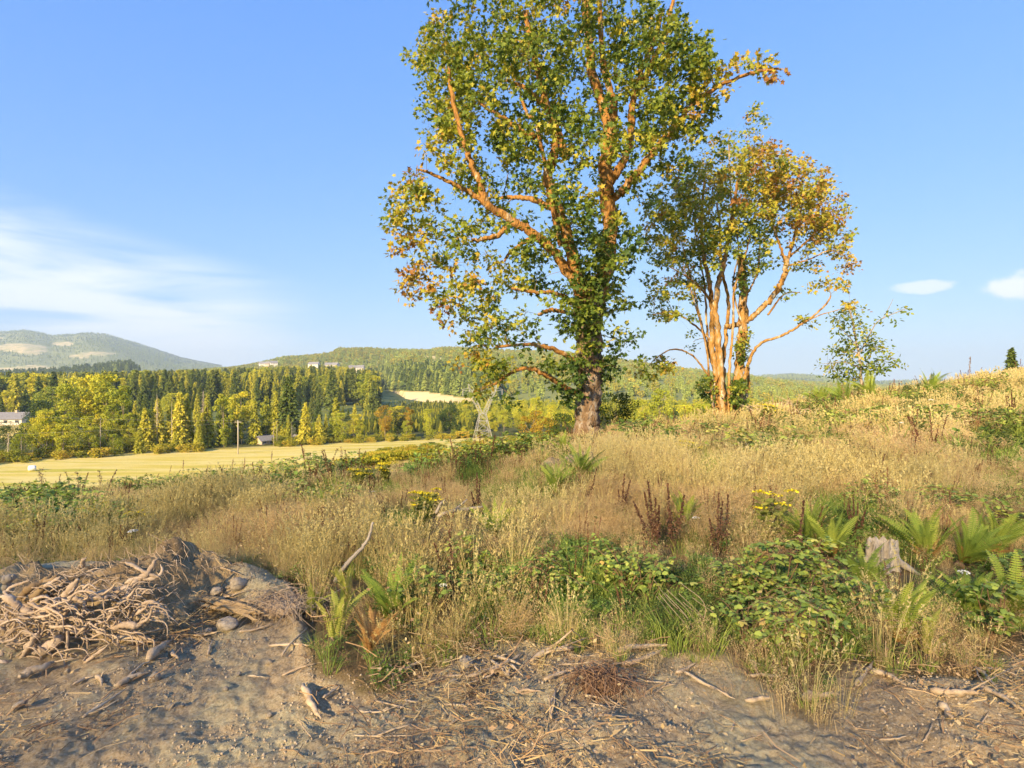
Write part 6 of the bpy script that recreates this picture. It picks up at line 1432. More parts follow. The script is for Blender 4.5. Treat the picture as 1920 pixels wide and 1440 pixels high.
# white umbels
M_UMB = mat('white_flowers', [(0.0, (0.62, 0.62, 0.58)), (1.0, (0.80, 0.80, 0.77))], noise_w=0.0)
def umbel():
    st = MB(); st.tube([[0, 0, 0], [0.01, 0, 0.3], [0, 0.01, 0.55]], [0.004, 0.003, 0.002], 4); fl = MB(); n = 80; q = rdir(n)*(0.055*np.sqrt(rng.random(n)))[:, None]; P = q+[0, 0.01, 0.58]; P[:, 2] -= 6*(q[:, 0]**2+q[:, 1]**2)
    fl.inst(DIA*np.array([1, 1.5, 1]), DIA_F, P, rand_rot(n, 2), 0.016, rng.random(n))
    for k in range(10): st.tube([[0, 0.01, 0.53], P[k]], 0.0012, 3, cap=False)
    return st.mesh('stem', M_OLIV), fl.mesh('flower_head', M_UMB)
UMB = umbel()
for px, py, s, lab in [(251, 1085, .8, 'white wild carrot head above the root pile'), (1306, 1040, .7, 'round white flower head between the dock bunches'), (1808, 1180, .8, 'white flower head among the ferns at lower right'), (1690, 835, .9, 'small white umbel on the right slope'), (700, 960, .6, 'tiny white umbel in mid meadow'), (1745, 795, 1.2, 'white umbel on the ridge slope'), (830, 1175, .6, 'white flower right of the dark upright fern')]:
    p = hit(px, py); t = thing('wild_carrot', lab, 'wild carrot', tuple(p), None, rng.random()*6.28, s); obj('stem', UMB[0], t); obj('flower_head', UMB[1], t)

# ------------------------------------------------------------------ stump, sticks, root pile, stones
M_GREYW = mat('bleached_wood', [(0.0, (0.139, 0.111, 0.082)), (0.4, (0.295, 0.246, 0.189)), (1.0, (0.492, 0.435, 0.361))], scale=5, detail=8, noise_w=0.75, bump=0.012, bump_scale=22, stretch=(1, 1, 0.12))
M_STICK = mat('dry_branch', [(0.0, (0.188, 0.128, 0.077)), (0.45, (0.400, 0.293, 0.186)), (1.0, (0.650, 0.523, 0.358))], scale=9, detail=7, noise_w=0.6, rand_w=0.2, bump=0.006, bump_scale=50)
M_ROOT = mat('earthy_root', [(0.0, (0.197, 0.133, 0.085)), (0.45, (0.407, 0.302, 0.205)), (0.8, (0.590, 0.457, 0.328)), (1.0, (0.730, 0.605, 0.458))], scale=8, detail=7, noise_w=0.6, rand_w=0.15, bump=0.006, bump_scale=45)
M_SPLIT = mat('split_wood', [(0.0, (0.156, 0.095, 0.045)), (0.5, (0.302, 0.203, 0.104)), (1.0, (0.449, 0.328, 0.181))], scale=4, detail=8, noise_w=0.8, bump=0.012, bump_scale=26, stretch=(0.12, 1, 1))
M_SOIL = mat('clinging_soil', [(0.0, (0.121, 0.080, 0.040)), (0.4, (0.241, 0.164, 0.082)), (0.75, (0.370, 0.270, 0.140)), (1.0, (0.446, 0.379, 0.209))], scale=3.5, detail=10, noise_w=0.8, bump=0.04, bump_scale=18)
M_CUT = mat('cut_end', [(0.0, (0.55, 0.42, 0.27)), (1.0, (0.75, 0.62, 0.44))], noise_w=1.0, use=None, scale=20)

def stump():
    p = hit(1655, 1060); EXC.append((p[0], p[1], 0.3, 0.95)); t = thing('tree_stump', 'bleached white splintered stump among the ferns at right', 'stump', tuple(p))
    n = 44; a = np.linspace(0, 2*math.pi, n, endpoint=False); rings = []
    rag = 0.29+0.10*fbm(np.cos(a)*2, np.sin(a)*2, 1.5, 3, 5)-0.13*np.exp(-((a-3.9)/0.28)**2)-0.10*np.exp(-((a-5.3)/0.25)**2)+0.05*np.abs(np.sin(a*5))
    fl = 0.022*np.sign(np.sin(a*11+2*np.sin(a*3)))*np.abs(np.sin(a*11+2*np.sin(a*3)))**0.5
    for f in np.linspace(0, 1, 10):
        r = (0.235-0.055*f**0.6+fl*(1-0.3*f)+0.008*rng.normal(size=n)); z = -0.06+(rag+0.06)*f
        rings.append(np.stack([np.cos(a)*r, np.sin(a)*r*0.9, z], 1))
    for f, dz in ((0.8, -0.03), (0.5, -0.10), (0.15, -0.13)): rings.append(np.stack([np.cos(a)*0.18*f, np.sin(a)*0.16*f, rag*0.6+0.10+dz+0.02*rng.normal(size=n)], 1))
    V = np.concatenate(rings); m = len(rings); i = np.arange(m-1)[:, None]*n; j = np.arange(n)[None]; k = (j+1) % n
    mb = MB(); mb.add(V, None, np.stack([i+j, i+k, i+n+k, i+n+j], -1).reshape(-1, 4), 0.75); mb.build('trunk', M_GREYW, t); t.scale = (0.72, 0.72, 0.66)
    for q in range(5):
        aa = q*1.3+0.4; mb = MB(); mb.tube([[math.cos(aa)*0.15, math.sin(aa)*0.15, 0.10], [math.cos(aa)*0.28, math.sin(aa)*0.28, 0.02], [math.cos(aa)*0.45, math.sin(aa)*0.45, -0.08]], [0.06, 0.05, 0.02], 7, tint=0.5); mb.build('root', M_GREYW, t, True)
stump()

def stick(pts, r, label, m=None, name='stick', cat='stick', lift=0.0, group='loose sticks on the bare soil', cut=False, dz=None):
    """polyline of photo pixels laid on the ground; r = radius in metres at the thick end"""
    r = r*0.82
    P = np.array([hit(x, y) for x, y in pts]); P[:, 2] += r*0.85+0.012+lift
    if dz is not None: P[:, 2] += np.asarray(dz)
    base = P[0].copy(); n = max(6, 4*len(P)); C = spline(P-base, n)
    C += np.cumsum(rng.normal(size=C.shape)*r*0.28, 0)*np.array([1, 1, 0.25])
    mb = MB(); rr = np.linspace(r, r*0.45, n)*(1+0.13*rng.normal(size=n)); e_ = np.minimum(np.arange(n)/(0.10*n), (n-1-np.arange(n))/(0.15*n)); rr = rr*np.clip(0.35+0.65*e_, 0.35, 1); mb.tube(C, rr, 8, tint=0.4+0.3*rng.random(n), jit=0.06)
    for q in range(rng.integers(0, 3)):          # broken side twigs and knots
        i = rng.integers(1, n-1); d_ = (C[min(i+1, n-1)]-C[i-1]); d_ /= np.linalg.norm(d_)+1e-9; d_ = d_+rng.normal(size=3)*0.8; d_[2] = abs(d_[2])*0.5; L_ = (0.03+0.16*rng.random())*(r/0.015)**0.4
        mb.tube([C[i], C[i]+d_*L_*0.5+rng.normal(size=3)*0.008, C[i]+d_*L_], [rr[i]*0.55, rr[i]*0.4, rr[i]*0.2], 5, tint=rng.random())
    if cut:
        o = empty(name, tuple(base)); mb.build('shaft', m or M_STICK, o, True)
        e = MB(); d_ = C[0]-C[1]; d_ /= np.linalg.norm(d_); e.tube([C[0]-d_*0.002, C[0]+d_*0.004], [r*0.93, r*0.88], 10); e.build('cut_end', M_CUT, o)
    else:
        o = mb.build(name, m or M_STICK, None, True); o.location = tuple(base)
    return tag(o, label, cat, group)
def z6(x, y): return (x/3.2, 980+y/3.2)
def z7(x, y): return (550+x/2.954, 980+y/2.954)
def z8(x, y): return (1150+x/2.4935, 900+y/2.4935)
for zf, pts, r, lab in [
    (z6, [(660, 715), (820, 725), (960, 740)], .026, 'pale stick lying flat right of the root pile'),
    (z6, [(812, 650), (828, 740), (826, 830)], .020, 'short upright stub of stick leaning on the soil right of the root pile'),
    (z6, [(900, 855), (980, 780), (1050, 735)], .045, 'thick broken branch end in the middle of the left soil bank'),
    (z6, [(1020, 800), (1075, 840)], .022, 'short stub crossing the thick broken branch end'),
    (z6, [(580, 940), (595, 985), (600, 1025)], .020, 'short grey stub on the lower left soil'),
    (z6, [(440, 990), (500, 960), (570, 940)], .013, 'curved thin stick joined to the short grey stub'),
    (z6, [(500, 1200), (640, 1110), (780, 1030)], .014, 'long thin stick half buried at the lower left'),
    (z6, [(700, 1020), (820, 950), (950, 900)], .030, 'long weathered stick across the left soil bank'),
    (z6, [(500, 850), (560, 790), (620, 745)], .014, 'dark stick below the root pile soil'),
    (z6, [(1250, 820), (1260, 770), (1280, 725)], .014, 'short forked twig in the middle of the left soil'),
    (z6, [(1160, 705), (1240, 690), (1310, 670)], .016, 'smooth stick below the round stone'),
    (z6, [(1430, 668), (1540, 660), (1640, 615)], .013, 'thin stick right of the round stone'),
    (z6, [(1200, 510), (1100, 580), (990, 640)], .024, 'arched pale branch running to the split log'),
    (z6, [(1030, 380), (1180, 345), (1320, 300), (1470, 335)], .020, 'long arched branch along the top of the berm'),
    (z6, [(1300, 480), (1420, 455)], .018, 'pale splinter above the split log'),
    (z6, [(1690, 825), (1760, 740), (1850, 650)], .011, 'thin dark stick slanting to the yellow fern'),
    (z6, [(1610, 758), (1740, 760), (1870, 762)], .016, 'straight pale stick lying level near the ferns'),
    (z6, [(1690, 945), (1790, 900), (1900, 875)], .010, 'thin curved twig on the soil in front of the ferns'),
    (z6, [(890, 640), (920, 690)], .020, 'stubby pale chip right of the root pile'),
    (z6, [(770, 950), (850, 880), (900, 860)], .012, 'thin twig beside the thick broken branch end'),
    (z6, [(100, 970), (200, 910), (330, 855)], .045, 'weathered split pole lying before the root pile'),
    (z7, [(70, 930), (140, 990), (165, 1050), (185, 1105)], .032, 'bent pale stick at the bottom edge, left of centre'),
    (z7, [(165, 990), (215, 960), (258, 915)], .012, 'thin forked twig by the bent pale stick'),
    (z7, [(610, 840), (700, 800), (790, 765)], .018, 'straight stick on the soil below the flattened straw'),
    (z7, [(600, 730), (650, 755), (690, 775)], .014, 'short bleached chip below the rust-brown fern'),
    (z7, [(960, 885), (1060, 850), (1150, 825)], .022, 'grey branch, left one of the central stick tangle'),
    (z7, [(1070, 860), (1140, 835), (1180, 810), (1290, 740)], .022, 'pale branch crossing the grey one in the central tangle'),
    (z7, [(1090, 775), (1140, 820), (1175, 865)], .014, 'thin stick sloping down in the central tangle'),
    (z7, [(1100, 765), (1200, 785), (1260, 815)], .014, 'thin level stick in the central tangle'),
    (z7, [(1200, 810), (1280, 865)], .013, 'short dark stick at the right of the central tangle'),
    (z7, [(1310, 800), (1400, 755), (1480, 740), (1570, 725)], .028, 'long pale branch above the central tangle'),
    (z7, [(1390, 900), (1470, 865), (1570, 825)], .020, 'pale stick left of the brown root tuft'),
    (z7, [(1425, 1115), (1440, 1040), (1465, 945)], .016, 'thin upright stick near the bottom edge at centre'),
    (z7, [(1190, 890), (1195, 835)], .014, 'short stub below the central tangle'),
    (z7, [(750, 905), (860, 880), (940, 862)], .014, 'arched twig on the dirt left of the tangle'),
    (z7, [(1230, 970), (1310, 955), (1390, 965)], .013, 'small stick on the dirt below the tangle'),
    (z7, [(1240, 640), (1340, 605), (1470, 565)], .026, 'long dark branch lying on the flattened straw'),
    (z7, [(560, 600), (640, 595), (710, 580)], .018, 'grey stick under the dark upright fern'),
    (z8, [(10, 828), (110, 812), (260, 802)], .028, 'straight pale branch at centre right, upper one'),
    (z8, [(40, 880), (140, 850), (262, 808)], .026, 'straight orange-pale branch at centre right, lower one'),
    (z8, [(298, 915), (350, 895), (400, 872)], .018, 'short pale stick right of the crossing branches'),
    (z8, [(330, 915), (440, 985), (570, 1050)], .015, 'long thin stick sloping down to the right'),
    (z8, [(640, 860), (650, 905)], .020, 'bleached chip standing in the litter'),
    (z8, [(1135, 990), (1180, 935), (1245, 870)], .022, 'grey stick leaning up at the soil edge on the right'),
    (z8, [(1220, 915), (1300, 950), (1370, 980)], .026, 'dark branch lying below the light green fern'),
    (z8, [(1480, 1025), (1580, 1020), (1685, 1015)], .030, 'pale bone-coloured branch at the lower right'),
    (z8, [(1690, 890), (1740, 940), (1780, 1000)], .020, 'brown stick at the lower right, upper one'),
    (z8, [(1700, 985), (1800, 1030), (1905, 1100)], .020, 'long stick crossing at the lower right corner'),
    (z8, [(1770, 1010), (1830, 1030), (1905, 1055)], .018, 'short stick crossing at the lower right corner'),
    (z8, [(1700, 895), (1800, 910), (1910, 945)], .013, 'thin pale cane at the right edge'),
    (z8, [(1520, 1080), (1545, 1110), (1570, 1140)], .030, 'thick stub at the bottom edge right'),
    (z8, [(1260, 1090), (1285, 1130)], .016, 'small stub at the bottom edge, right of centre'),
    (z8, [(620, 1050), (700, 1055), (740, 1050)], .022, 'flat half-buried stick in the right litter'),
    (z8, [(630, 930), (700, 935), (780, 945)], .018, 'short dark stick in the right litter'),
    (z8, [(890, 1055), (950, 1035), (1015, 1015)], .034, 'brown bark slab in the right litter'),
    (z8, [(1790, 405), (1850, 395), (1915, 388)], .030, 'bleached branch at the right edge among the ferns'),
]:
    stick([zf(*q) for q in pts], r, lab, cut=False)
for i in range(45):
    px = rng.uniform(120, 1900); e = np.interp(px, [p for p, _ in EDGE_PX], [y for _, y in EDGE_PX]); py = rng.uniform(e+8, 1400)
    a = rng.normal()*0.6+(0.0 if rng.random() < 0.7 else 1.3); L_ = rng.uniform(25, 95)*(py-700)/560; dx, dy = math.cos(a)*L_, -math.sin(a)*L_*0.5
    stick([(px, py), (px+dx*0.5+rng.normal()*4, py+dy*0.5+rng.normal()*2), (px+dx, max(py+dy, e-10))], rng.uniform(.004, .011), 'thin dry twig lying loose on the bare soil', name='twig', cat='twig', group='thin twigs strewn on the bare soil')
# grey bent stick rising out of the ferns
def raised(name, pts, r0, r1, label, cat, m, group=None, dY=None):
    """pts: (px, py, depth)"""
    P = np.array([W(*q) for q in pts]); base = P[0].copy(); C = spline(P-base, 5*len(P)); C += rng.normal(size=C.shape)*r0*0.12
    mb = MB(); mb.tube(C, np.linspace(r0, r1, len(C)), 8, tint=0.4+0.3*rng.random(len(C)), jit=0.05); o = mb.build(name, m, None, True); o.location = tuple(base)
    return tag(o, label, cat, group)
gb = hit(632, 1115); EXC.append((hit(640, 1100)[0], hit(640, 1100)[1], 0.3, 0.8))
raised('bent_branch', [(628, 1090, gb[1]), (648, 1060, gb[1]), (672, 1035, gb[1]+0.05), (690, 1010, gb[1]+0.1), (700, 980, gb[1]+0.1)], 0.026, 0.012, 'grey bent dead branch rising above the yellow ferns', 'branch', M_GREYW)
# grey dead branches in mid meadow
q = hit(840, 985)[1]; EXC.append((hit(850, 985)[0], q, 0.6, 0.85))
for pts, r, lab in [([(822, 968, q), (850, 958, q), (885, 953, q+.1), (905, 950, q+.1)], .03, 'grey dead branch lying level in mid meadow'), ([(818, 962, q), (826, 945, q), (834, 938, q)], .022, 'grey dead branch stub pointing up in mid meadow'), ([(850, 958, q), (866, 945, q), (876, 936, q)], .018, 'grey dead side branch in mid meadow')]:
    raised('dead_branch', pts, r, r*0.5, lab, 'branch', M_GREYW, 'grey dead branches in mid meadow')
q = hit(770, 945)[1]
raised('dead_branch', [(757, 912, q), (770, 930, q), (788, 950, q)], 0.014, 0.02, 'thin dark dead branch leaning in mid meadow', 'branch', M_STALK)
# dried leaning stems right of centre
q = hit(1290, 1190)[1]
for i in range(9):
    x = 1228+i*8+rng.normal()*5; yy = 1106+i*4+rng.normal()*10; raised('dried_stem', [(x, yy, q-0.1+0.1*rng.normal()), (x+36+i*2, yy+46, q-0.05+0.05*rng.normal()), (1325+rng.normal()*14, 1212+rng.normal()*6, q)], 0.002, 0.004, 'pale dried stem leaning left in the sheaf right of centre', 'dried stem', M_STICK, 'sheaf of dried leaning stems')

# split log on the berm
def split_log():
    a = np.array(hit(*z6(1235, 500))); b = np.array(hit(*z6(1640, 610))); t = thing('split_log', 'splintered split log lying on the soil berm', 'log', tuple(a))
    L_ = b-a; u = L_/np.linalg.norm(L_); sd = np.cross([0, 0, 1.0], u); sd /= np.linalg.norm(sd); up = np.cross(u, sd)
    for k in range(14):
        o_ = sd*(-0.09+0.014*k)+up*(0.05+0.03*math.sin(k*0.45)+0.018*rng.random()); f0 = 0.10*rng.random(); f1 = 0.72+0.33*rng.random(); f = np.array([f0, f0+0.02, f0+(f1-f0)*0.3, f0+(f1-f0)*0.6, f1-0.14, f1-0.05, f1])
        C = L_*f[:, None]+o_*(1+0.25*f)[:, None]+rng.normal(size=(7, 3))*0.007
        mb = MB(); w = (0.012+0.011*rng.random())*np.array([0.5, 0.95, 1.0, 1.0, 0.9, 0.6, 0.12]); mb.tube(C, w, 5, tint=0.2+0.6*rng.random(7), jit=0.22); mb.build('splinter', M_SPLIT, t)
split_log()

def stone(px, py, w, v, label, squash=1.0):
    p = hit(px, py); s = w/FPX*p[1]; o = obj('stone', STONES[v]); o.location = (p[0], p[1], p[2]+s*0.22*squash); o.scale = (s, s, s*squash); o.rotation_euler = (0.2*rng.normal(), 0.2*rng.normal(), rng.random()*6.28)
    tag(o, label, 'stone', 'stones on the bare soil')
for px, py, w, v, lab in [(426, 1183, 46, 0, 'round pale stone under the split log'), (406, 1118, 28, 1, 'grey stone on top of the berm'), (446, 1112, 36, 2, 'brown angular stone on the berm right of the grey one'), (290, 1280, 24, 3, 'flat stone on the left soil bank'), (423, 1296, 14, 1, 'small rounded stone on the left soil'), (342, 1325, 12, 4, 'pebble-sized round stone at the lower left'), (320, 1330, 18, 2, 'greyish stone at the lower left'), (36, 1330, 26, 0, 'stone at the left bottom corner'), (505, 1248, 14, 3, 'small grey chip-like stone mid left soil'),
                         (126, 1262, 13, 2, 'small white stone below the root pile'), (875, 1253, 34, 3, 'long smooth stone by the central sticks'), (850, 1285, 20, 0, 'pale stone left of the central sticks'), (390, 1190, 22, 4, 'flat grey stone left of the round pale one'), (937, 1276, 10, 1, 'small white chip in the middle dirt'), (1293, 1248, 12, 2, 'small grey stone right of the crossing branches'), (1790, 1305, 16, 1, 'small stone at the lower right'), (448, 1270, 12, 0, 'small round stone in the middle of the left soil'), (505, 1345, 16, 4, 'small stone at the bottom edge left'), (700, 1233, 12, 3, 'tiny stone by the rust-brown fern')]:
    stone(px, py, w, v, lab)

# root pile: upturned stump plate of soil with many roots
def root_pile():
    Yc = 5.0; c = on(150, Yc); root = thing('root_pile', 'upturned stump with a tangle of bare roots and clinging soil at left', 'root pile', tuple(c))
    # soil body: displaced dome, steep toward the viewer
    nu, nv = 90, 46; U_, V_ = np.meshgrid(np.linspace(-1, 1, nu), np.linspace(-1, 1, nv), indexing='ij')
    def dome(x, y):
        hh = 0.42*np.exp(-((x-0.05)/0.50)**2)*1.0+0.36*np.exp(-((x+0.85)/0.45)**2)+0.30*np.exp(-((x-0.60)/0.30)**2)
        prof = np.where(y < 0, np.clip(1-(y/-0.42)**2, 0, 1)**0.75, np.clip(1-(y/0.85)**2, 0, 1))
        return hh*prof
    X = U_*1.35-0.12; Yl = np.where(V_ < 0, V_*0.5, V_*0.9)
    Z = dome(X, Yl); Z = Z+(fbm(X, Yl, 4, 4, 100)-0.5)*0.28*np.clip(Z*8, 0, 1)+(fbm(X, Yl, 14, 4, 101)-0.5)*0.12
    wx = c[0]+X; wy = c[1]+Yl; g = H(wx, wy)-c[2]
    Zg = np.where(Z > 0.015, Z+g-0.02, g-0.08)
    Yd = Yl-0.22*(fbm(X*1.0, Z*3, 2.5, 3, 102)-0.5)*np.clip(Z*6, 0, 1)
    i = np.arange(nu-1)[:, None]*nv; j = np.arange(nv-1)[None]
    mb = MB(); mb.add(np.stack([X, Yd, Zg], -1).reshape(-1, 3), None, np.stack([i+j, i+nv+j, i+nv+j+1, i+j+1], -1).reshape(-1, 4), np.clip(fbm(X, Yl, 2.5, 3, 103)*1.2-0.05+0.35*np.exp(-((X-0.28)/0.2)**2), 0, 1).reshape(-1))
    mb.build('soil', M_SOIL, root, True)
    def z5(x, y): return (x/5.54, 1040+y/5.54)
    def rt(pts, r, Y, r1=None, dY=0.0, nm='root', m=None):
        r = r*0.74; r1 = r1*0.74 if r1 else None
        P = []
        for k, (x, y) in enumerate(pts): a, b = z5(x, y); P.append(W(a, b, Y+dY*k/max(1, len(pts)-1))-c)
        n = 5*len(P); C = spline(np.array(P), n); C += np.cumsum(rng.normal(size=C.shape)*r*0.16, 0)
        mb = MB(); rad = np.linspace(r, r1 if r1 else r*0.6, n)*(1+0.12*rng.normal(size=n)); e_ = np.minimum(np.arange(n)/(0.12*n), (n-1-np.arange(n))/(0.18*n)); rad = rad*np.clip(0.30+0.7*e_, 0.3, 1)
        mb.tube(C, rad, 8, tint=0.35+0.4*rng.random(n), jit=0.06); mb.build(nm, m or M_ROOT, root, True)
    rt([(800, 260), (720, 370), (645, 450), (655, 550), (630, 660), (640, 780), (645, 870)], .042, 4.42, .040)
    rt([(645, 880), (560, 960), (440, 1020), (290, 1100)], .060, 4.38, .05, -.05, 'snapped_root')
    rt([(0, 435), (130, 460), (240, 530), (330, 600), (450, 590), (560, 530), (640, 495)], .036, 4.45, .045)
    rt([(400, 790), (330, 890), (270, 990), (200, 1090), (130, 1190), (110, 1300), (105, 1420)], .026, 4.30, .020)
    rt([(690, 455), (780, 460), (840, 500), (850, 590)], .028, 4.40, .012)
    rt([(700, 610), (850, 520), (980, 430), (1180, 370)], .024, 4.50, .040, .15)
    rt([(1180, 470), (1260, 350), (1400, 285), (1520, 210), (1640, 100), (1730, 0)], .060, 4.65, .022, .2)
    rt([(1300, 290), (1440, 250), (1600, 245), (1700, 180), (1700, 100)], .030, 4.70, .014, .1)
    rt([(1290, 75), (1370, 120), (1450, 170), (1560, 220), (1640, 245)], .020, 4.75, .016)
    rt([(830, 150), (880, 70), (930, 0)], .035, 4.95, .022)
    rt([(200, 460), (300, 370), (420, 270), (530, 180)], .055, 4.75, .03, .1, 'split_root', M_SPLIT)
    rt([(230, 470), (380, 380), (480, 260), (560, 180)], .050, 4.70, .03, .1, 'split_root', M_SPLIT)
    rt([(460, 335), (540, 290), (620, 220)], .028, 4.70, .016)
    rt([(0, 360), (60, 280), (130, 210)], .050, 4.7, .04, 0, 'grey_root', M_GREYW)
    rt([(70, 420), (100, 350), (200, 300), (290, 270)], .020, 4.6, .014)
    rt([(1150, 770), (1250, 745), (1380, 740), (1480, 745)], .036, 4.35, .03)
    rt([(700, 1000), (700, 850), (690, 780)], .014, 4.32, .012)
    rt([(660, 1190), (680, 1080), (700, 960)], .010, 4.30, .012)
    rt([(0, 1100), (80, 1180), (190, 1220), (290, 1245)], .030, 4.25, .022)
    rt([(0, 1240), (60, 1205), (150, 1160)], .060, 4.25, .05)
    rt([(720, 800), (790, 815)], .018, 4.34, .014)
    rt([(860, 1130), (950, 1060), (1100, 920)], .022, 4.22, .016)
    rt([(1300, 700), (1330, 620), (1350, 545)], .014, 4.4, .008)
    rt([(1580, 490), (1570, 600), (1550, 700)], .016, 4.6, .012); rt([(1590, 540), (1640, 500), (1690, 460)], .014, 4.6, .010)
    rt([(1050, 590), (1120, 620), (1180, 590)], .012, 4.38, .01); rt([(420, 640), (520, 700), (600, 660)], .018, 4.4, .012)
    for _ in range(230):      # finer roots in the tangle at the left
        x = rng.uniform(-80, 620) if rng.random() < 0.62 else rng.uniform(500, 1500); y = rng.uniform(480, 1130) if x < 620 else rng.uniform(380, 900); L_ = rng.uniform(140, 420); a = rng.uniform(-1.1, 0.7); w = rng.normal(size=2)*32
        rt([(x, y), (x+L_*0.35*math.cos(a)+w[0], y+L_*0.35*math.sin(a)+w[1]), (x+L_*0.7*math.cos(a)-w[0]*0.6, y+L_*0.7*math.sin(a)), (x+L_*math.cos(a+0.4), y+L_*math.sin(a+0.4))], rng.uniform(.005, .020), rng.uniform(4.26, 4.56), rng.uniform(.002, .005), rng.uniform(-.15, .15))
    for _ in range(110):      # fine rootlets and thatch over the top of the mound
        x = rng.uniform(300, 1750); y = np.interp(x, [300, 820, 1150, 1750], [330, 90, 260, 330])+rng.uniform(0, 260); L_ = rng.uniform(60, 220); a = rng.uniform(-0.8, 0.9)
        a0, b0 = z5(x, y); Y = rng.uniform(4.55, 4.95)
        rt([(x, y), (x+L_*0.5*math.cos(a), y+L_*0.5*math.sin(a)+rng.normal()*25), (x+L_*math.cos(a), y+L_*math.sin(a))], rng.uniform(.004, .010), Y, .003)
    # fine hair roots and dead grass clinging to the soil
    hair = MB(); n = 2600; k = rng.integers(0, nu*nv, n); S_ = np.stack([X, Yd, Zg], -1).reshape(-1, 3)[k]; keep = (Z.reshape(-1)[k] > 0.06); S_ = S_[keep]; n = len(S_)
    d_ = rng.normal(size=(n, 3)); d_[:, 2] -= 0.3; d_ /= np.linalg.norm(d_, axis=1)[:, None]; d_[:, 1] = -abs(d_[:, 1])*0.8
    Dh = d_.copy(); Dh[:, 2] = 0; Dh /= np.linalg.norm(Dh, axis=1)[:, None]
    mid = S_+d_*(0.05+0.08*rng.random((n, 1)))+rng.normal(size=(n, 3))*0.015; tip = mid+d_*0.06+np.array([0, 0, -0.05])*rng.random((n, 1)); w_ = np.array([0.0025, 0, 0.0015])
    V = np.stack([S_-w_, S_+w_, mid-w_, mid+w_, tip], 1); F = np.arange(n)[:, None, None]*5+np.array([[0, 1, 3], [0, 3, 2], [2, 3, 4]])[None]
    hair.add(V.reshape(-1, 3), F.reshape(-1, 3), None, np.repeat(rng.random(n), 5)); o = hair.build('hair_roots', M_ROOT, root); o['kind'] = 'stuff'
root_pile()
# brown torn root tuft among the central sticks, and straw-like root bundle on the berm
def root_tuft(px, py, w, h, n, label, m):
    p = hit(px, py); o_ = MB(); 
    for i in range(n):
        p0 = rng.normal(size=3)*np.array([w*0.3, w*0.2, h*0.2])+[0, 0, h*0.4]; d_ = rng.normal(size=3)*np.array([1, 1, 0.5])-[0, 0.2, 0.5]; L_ = w*(0.2+0.4*rng.random())
        p1 = p0+d_*L_*0.4+rng.normal(size=3)*0.02; p2 = p1+d_*L_*0.4-[0, 0, 0.08*rng.random()]
        o_.tube(spline([p0, p1, p2], 5), np.linspace(.0028, .001, 5), 3, tint=rng.random(), cap=False)
    la = np.linspace(0.02, math.pi*0.5, 7); lo = np.linspace(0, 6.283, 18, endpoint=False); A_, B_ = np.meshgrid(la, lo, indexing='ij')
    rr = (0.8+0.5*fbm(np.cos(B_)*2+A_, np.sin(B_)*2, 2, 3, 120))
    V = np.stack([np.sin(A_)*np.cos(B_)*w*0.45*rr, np.sin(A_)*np.sin(B_)*w*0.35*rr, np.cos(A_)*h*0.6*rr-0.02], -1); ii = np.arange(6)[:, None]*18; jj = np.arange(18)[None]; kk = (jj+1) % 18
    o_.add(V.reshape(-1, 3), None, np.stack([ii+jj, ii+18+jj, ii+18+kk, ii+kk], -1).reshape(-1, 4), 0.1)
    o = o_.build('root_tuft', m); o.location = tuple(p); tag(o, label, 'root tuft', 'torn root tufts')
M_TUFT = mat('torn_roots', [(0.0, (0.10, 0.055, 0.035)), (0.6, (0.24, 0.14, 0.08)), (1.0, (0.40, 0.27, 0.16))], noise_w=0.2, scale=20)
root_tuft(1130, 1285, 0.30, 0.16, 420, 'dark brown torn root tuft right of the central sticks', M_TUFT)
root_tuft(530, 1140, 0.42, 0.18, 420, 'pale brown bundle of torn roots at the right end of the berm', M_ROOT)
# brush heap of dead branches beyond the second maple
def brush(px, py, Y, n, w, h, label):
    c = on(px, Y); t = thing('brush_heap', label, 'brush heap', tuple(c))
    for i in range(n):
        a = rng.uniform(-1, 1); p0 = np.array([rng.uniform(-w, w)*0.6, rng.uniform(-.6, .6), rng.uniform(0, h*0.3)]); L_ = rng.uniform(0.5, 1.6)*w*0.7; el = rng.uniform(0.1, 1.1)
        d_ = np.array([math.cos(a*1.6)*math.cos(el)*rng.choice([-1, 1]), math.sin(a)*0.5, math.sin(el)*0.7]); p1 = p0+d_*L_*0.5+rng.normal(size=3)*0.06; p2 = p0+d_*L_+[0, 0, -0.12*L_]
        mb = MB(); mb.tube(spline([p0, p1, p2], 7), np.linspace(rng.uniform(.015, .045), .006, 7), 5, tint=rng.random(), cap=False); mb.build('branch', M_STICK, t)
brush(1465, 770, 25, 60, 1.6, 1.1, 'tangled heap of dead branches right of the second maple')
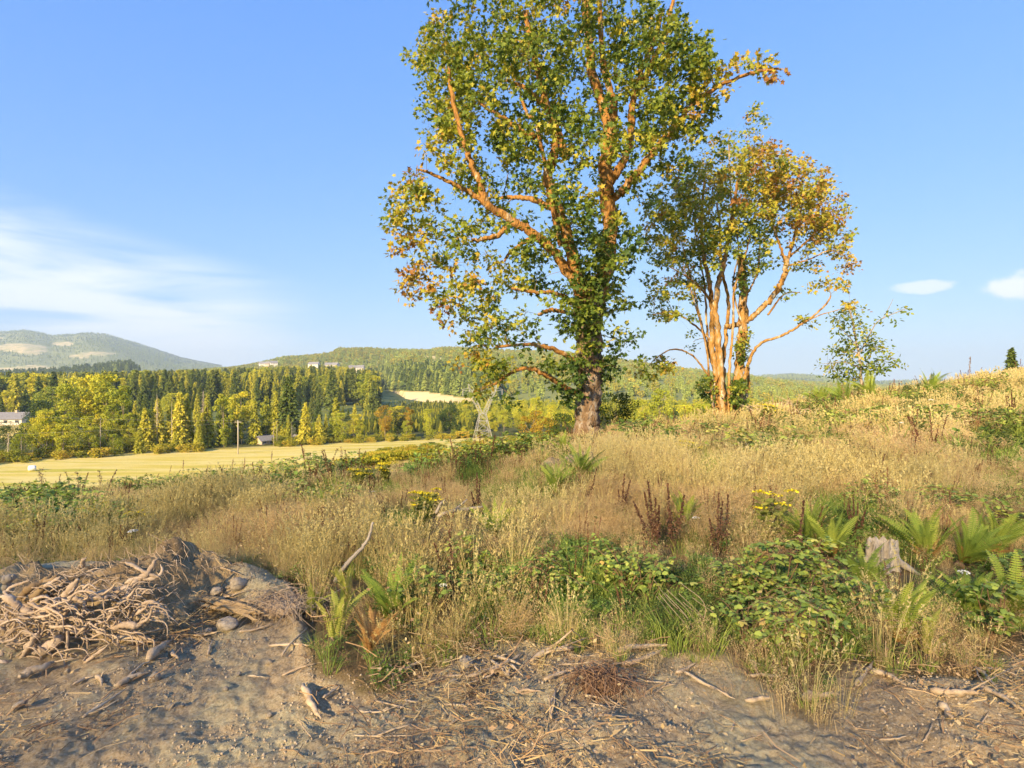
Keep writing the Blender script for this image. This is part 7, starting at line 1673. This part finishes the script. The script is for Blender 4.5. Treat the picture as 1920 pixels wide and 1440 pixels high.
brush(1520, 790, 22, 34, 1.0, 0.5, 'low brown brush heap in the grass below the sapling')
def soil_heap():
    c = hit(1055, 880); EXC.append((c[0], c[1], 0.9, 0.8)); mb = MB(); n = 40; U_, V_ = np.meshgrid(np.linspace(-1, 1, n), np.linspace(-1, 1, n), indexing='ij'); ang = 0.5
    x = U_*1.3*math.cos(ang)-V_*0.5*math.sin(ang); y = U_*2.2*math.sin(ang)+V_*0.6*math.cos(ang)
    z = 0.30*np.clip(1-U_**2, 0, 1)*np.clip(1-V_**2, 0, 1)*(0.4+1.2*fbm(x, y, 2.6, 5, 110))+H(c[0]+x, c[1]+y)-c[2]-0.04
    i = np.arange(n-1)[:, None]*n; j = np.arange(n-1)[None]; mb.add(np.stack([x, y, z], -1).reshape(-1, 3), None, np.stack([i+j, i+n+j, i+n+j+1, i+j+1], -1).reshape(-1, 4), 0.95)
    o = mb.build('soil_heap', M_SOIL, None, True); o.location = tuple(c); tag(o, 'pale low heap of dry soil in front of the big maple', 'soil heap')
soil_heap()

q = on(1362, 27.2); EXC.append((q[0], q[1], 1.4, 0.9)); q = on(1100, 21.5); EXC.append((q[0], q[1], 1.0, 0.8))
meadow('dry_grass', 'dry tan meadow grass and low weeds in the near foreground', 27000, 3.6, 13.0, TN, 0.57)
meadow('dry_grass', 'dry tan meadow grass on the slope beyond the foreground', 40000, 12.0, 48.0, TFAR, 0.52)

# ------------------------------------------------------------------ air
def haze():
    mb = MB(); box(mb, -13000, 13000, -9500, 9500, -20, 560); o = obj('haze', mb.mesh('haze', []))
    m = bpy.data.materials.new('air'); m.use_nodes = True; N = m.node_tree.nodes; N.clear()
    out = N.new('ShaderNodeOutputMaterial'); v = N.new('ShaderNodeVolumePrincipled'); v.inputs['Density'].default_value = 0.00014
    v.inputs['Color'].default_value = (0.64, 0.81, 1.0, 1); v.inputs['Anisotropy'].default_value = 0.0
    m.node_tree.links.new(v.outputs[0], out.inputs['Volume']); o.data.materials.append(m); tag(o, 'thin bluish haze of the evening air over the valley', kind='stuff')
haze()
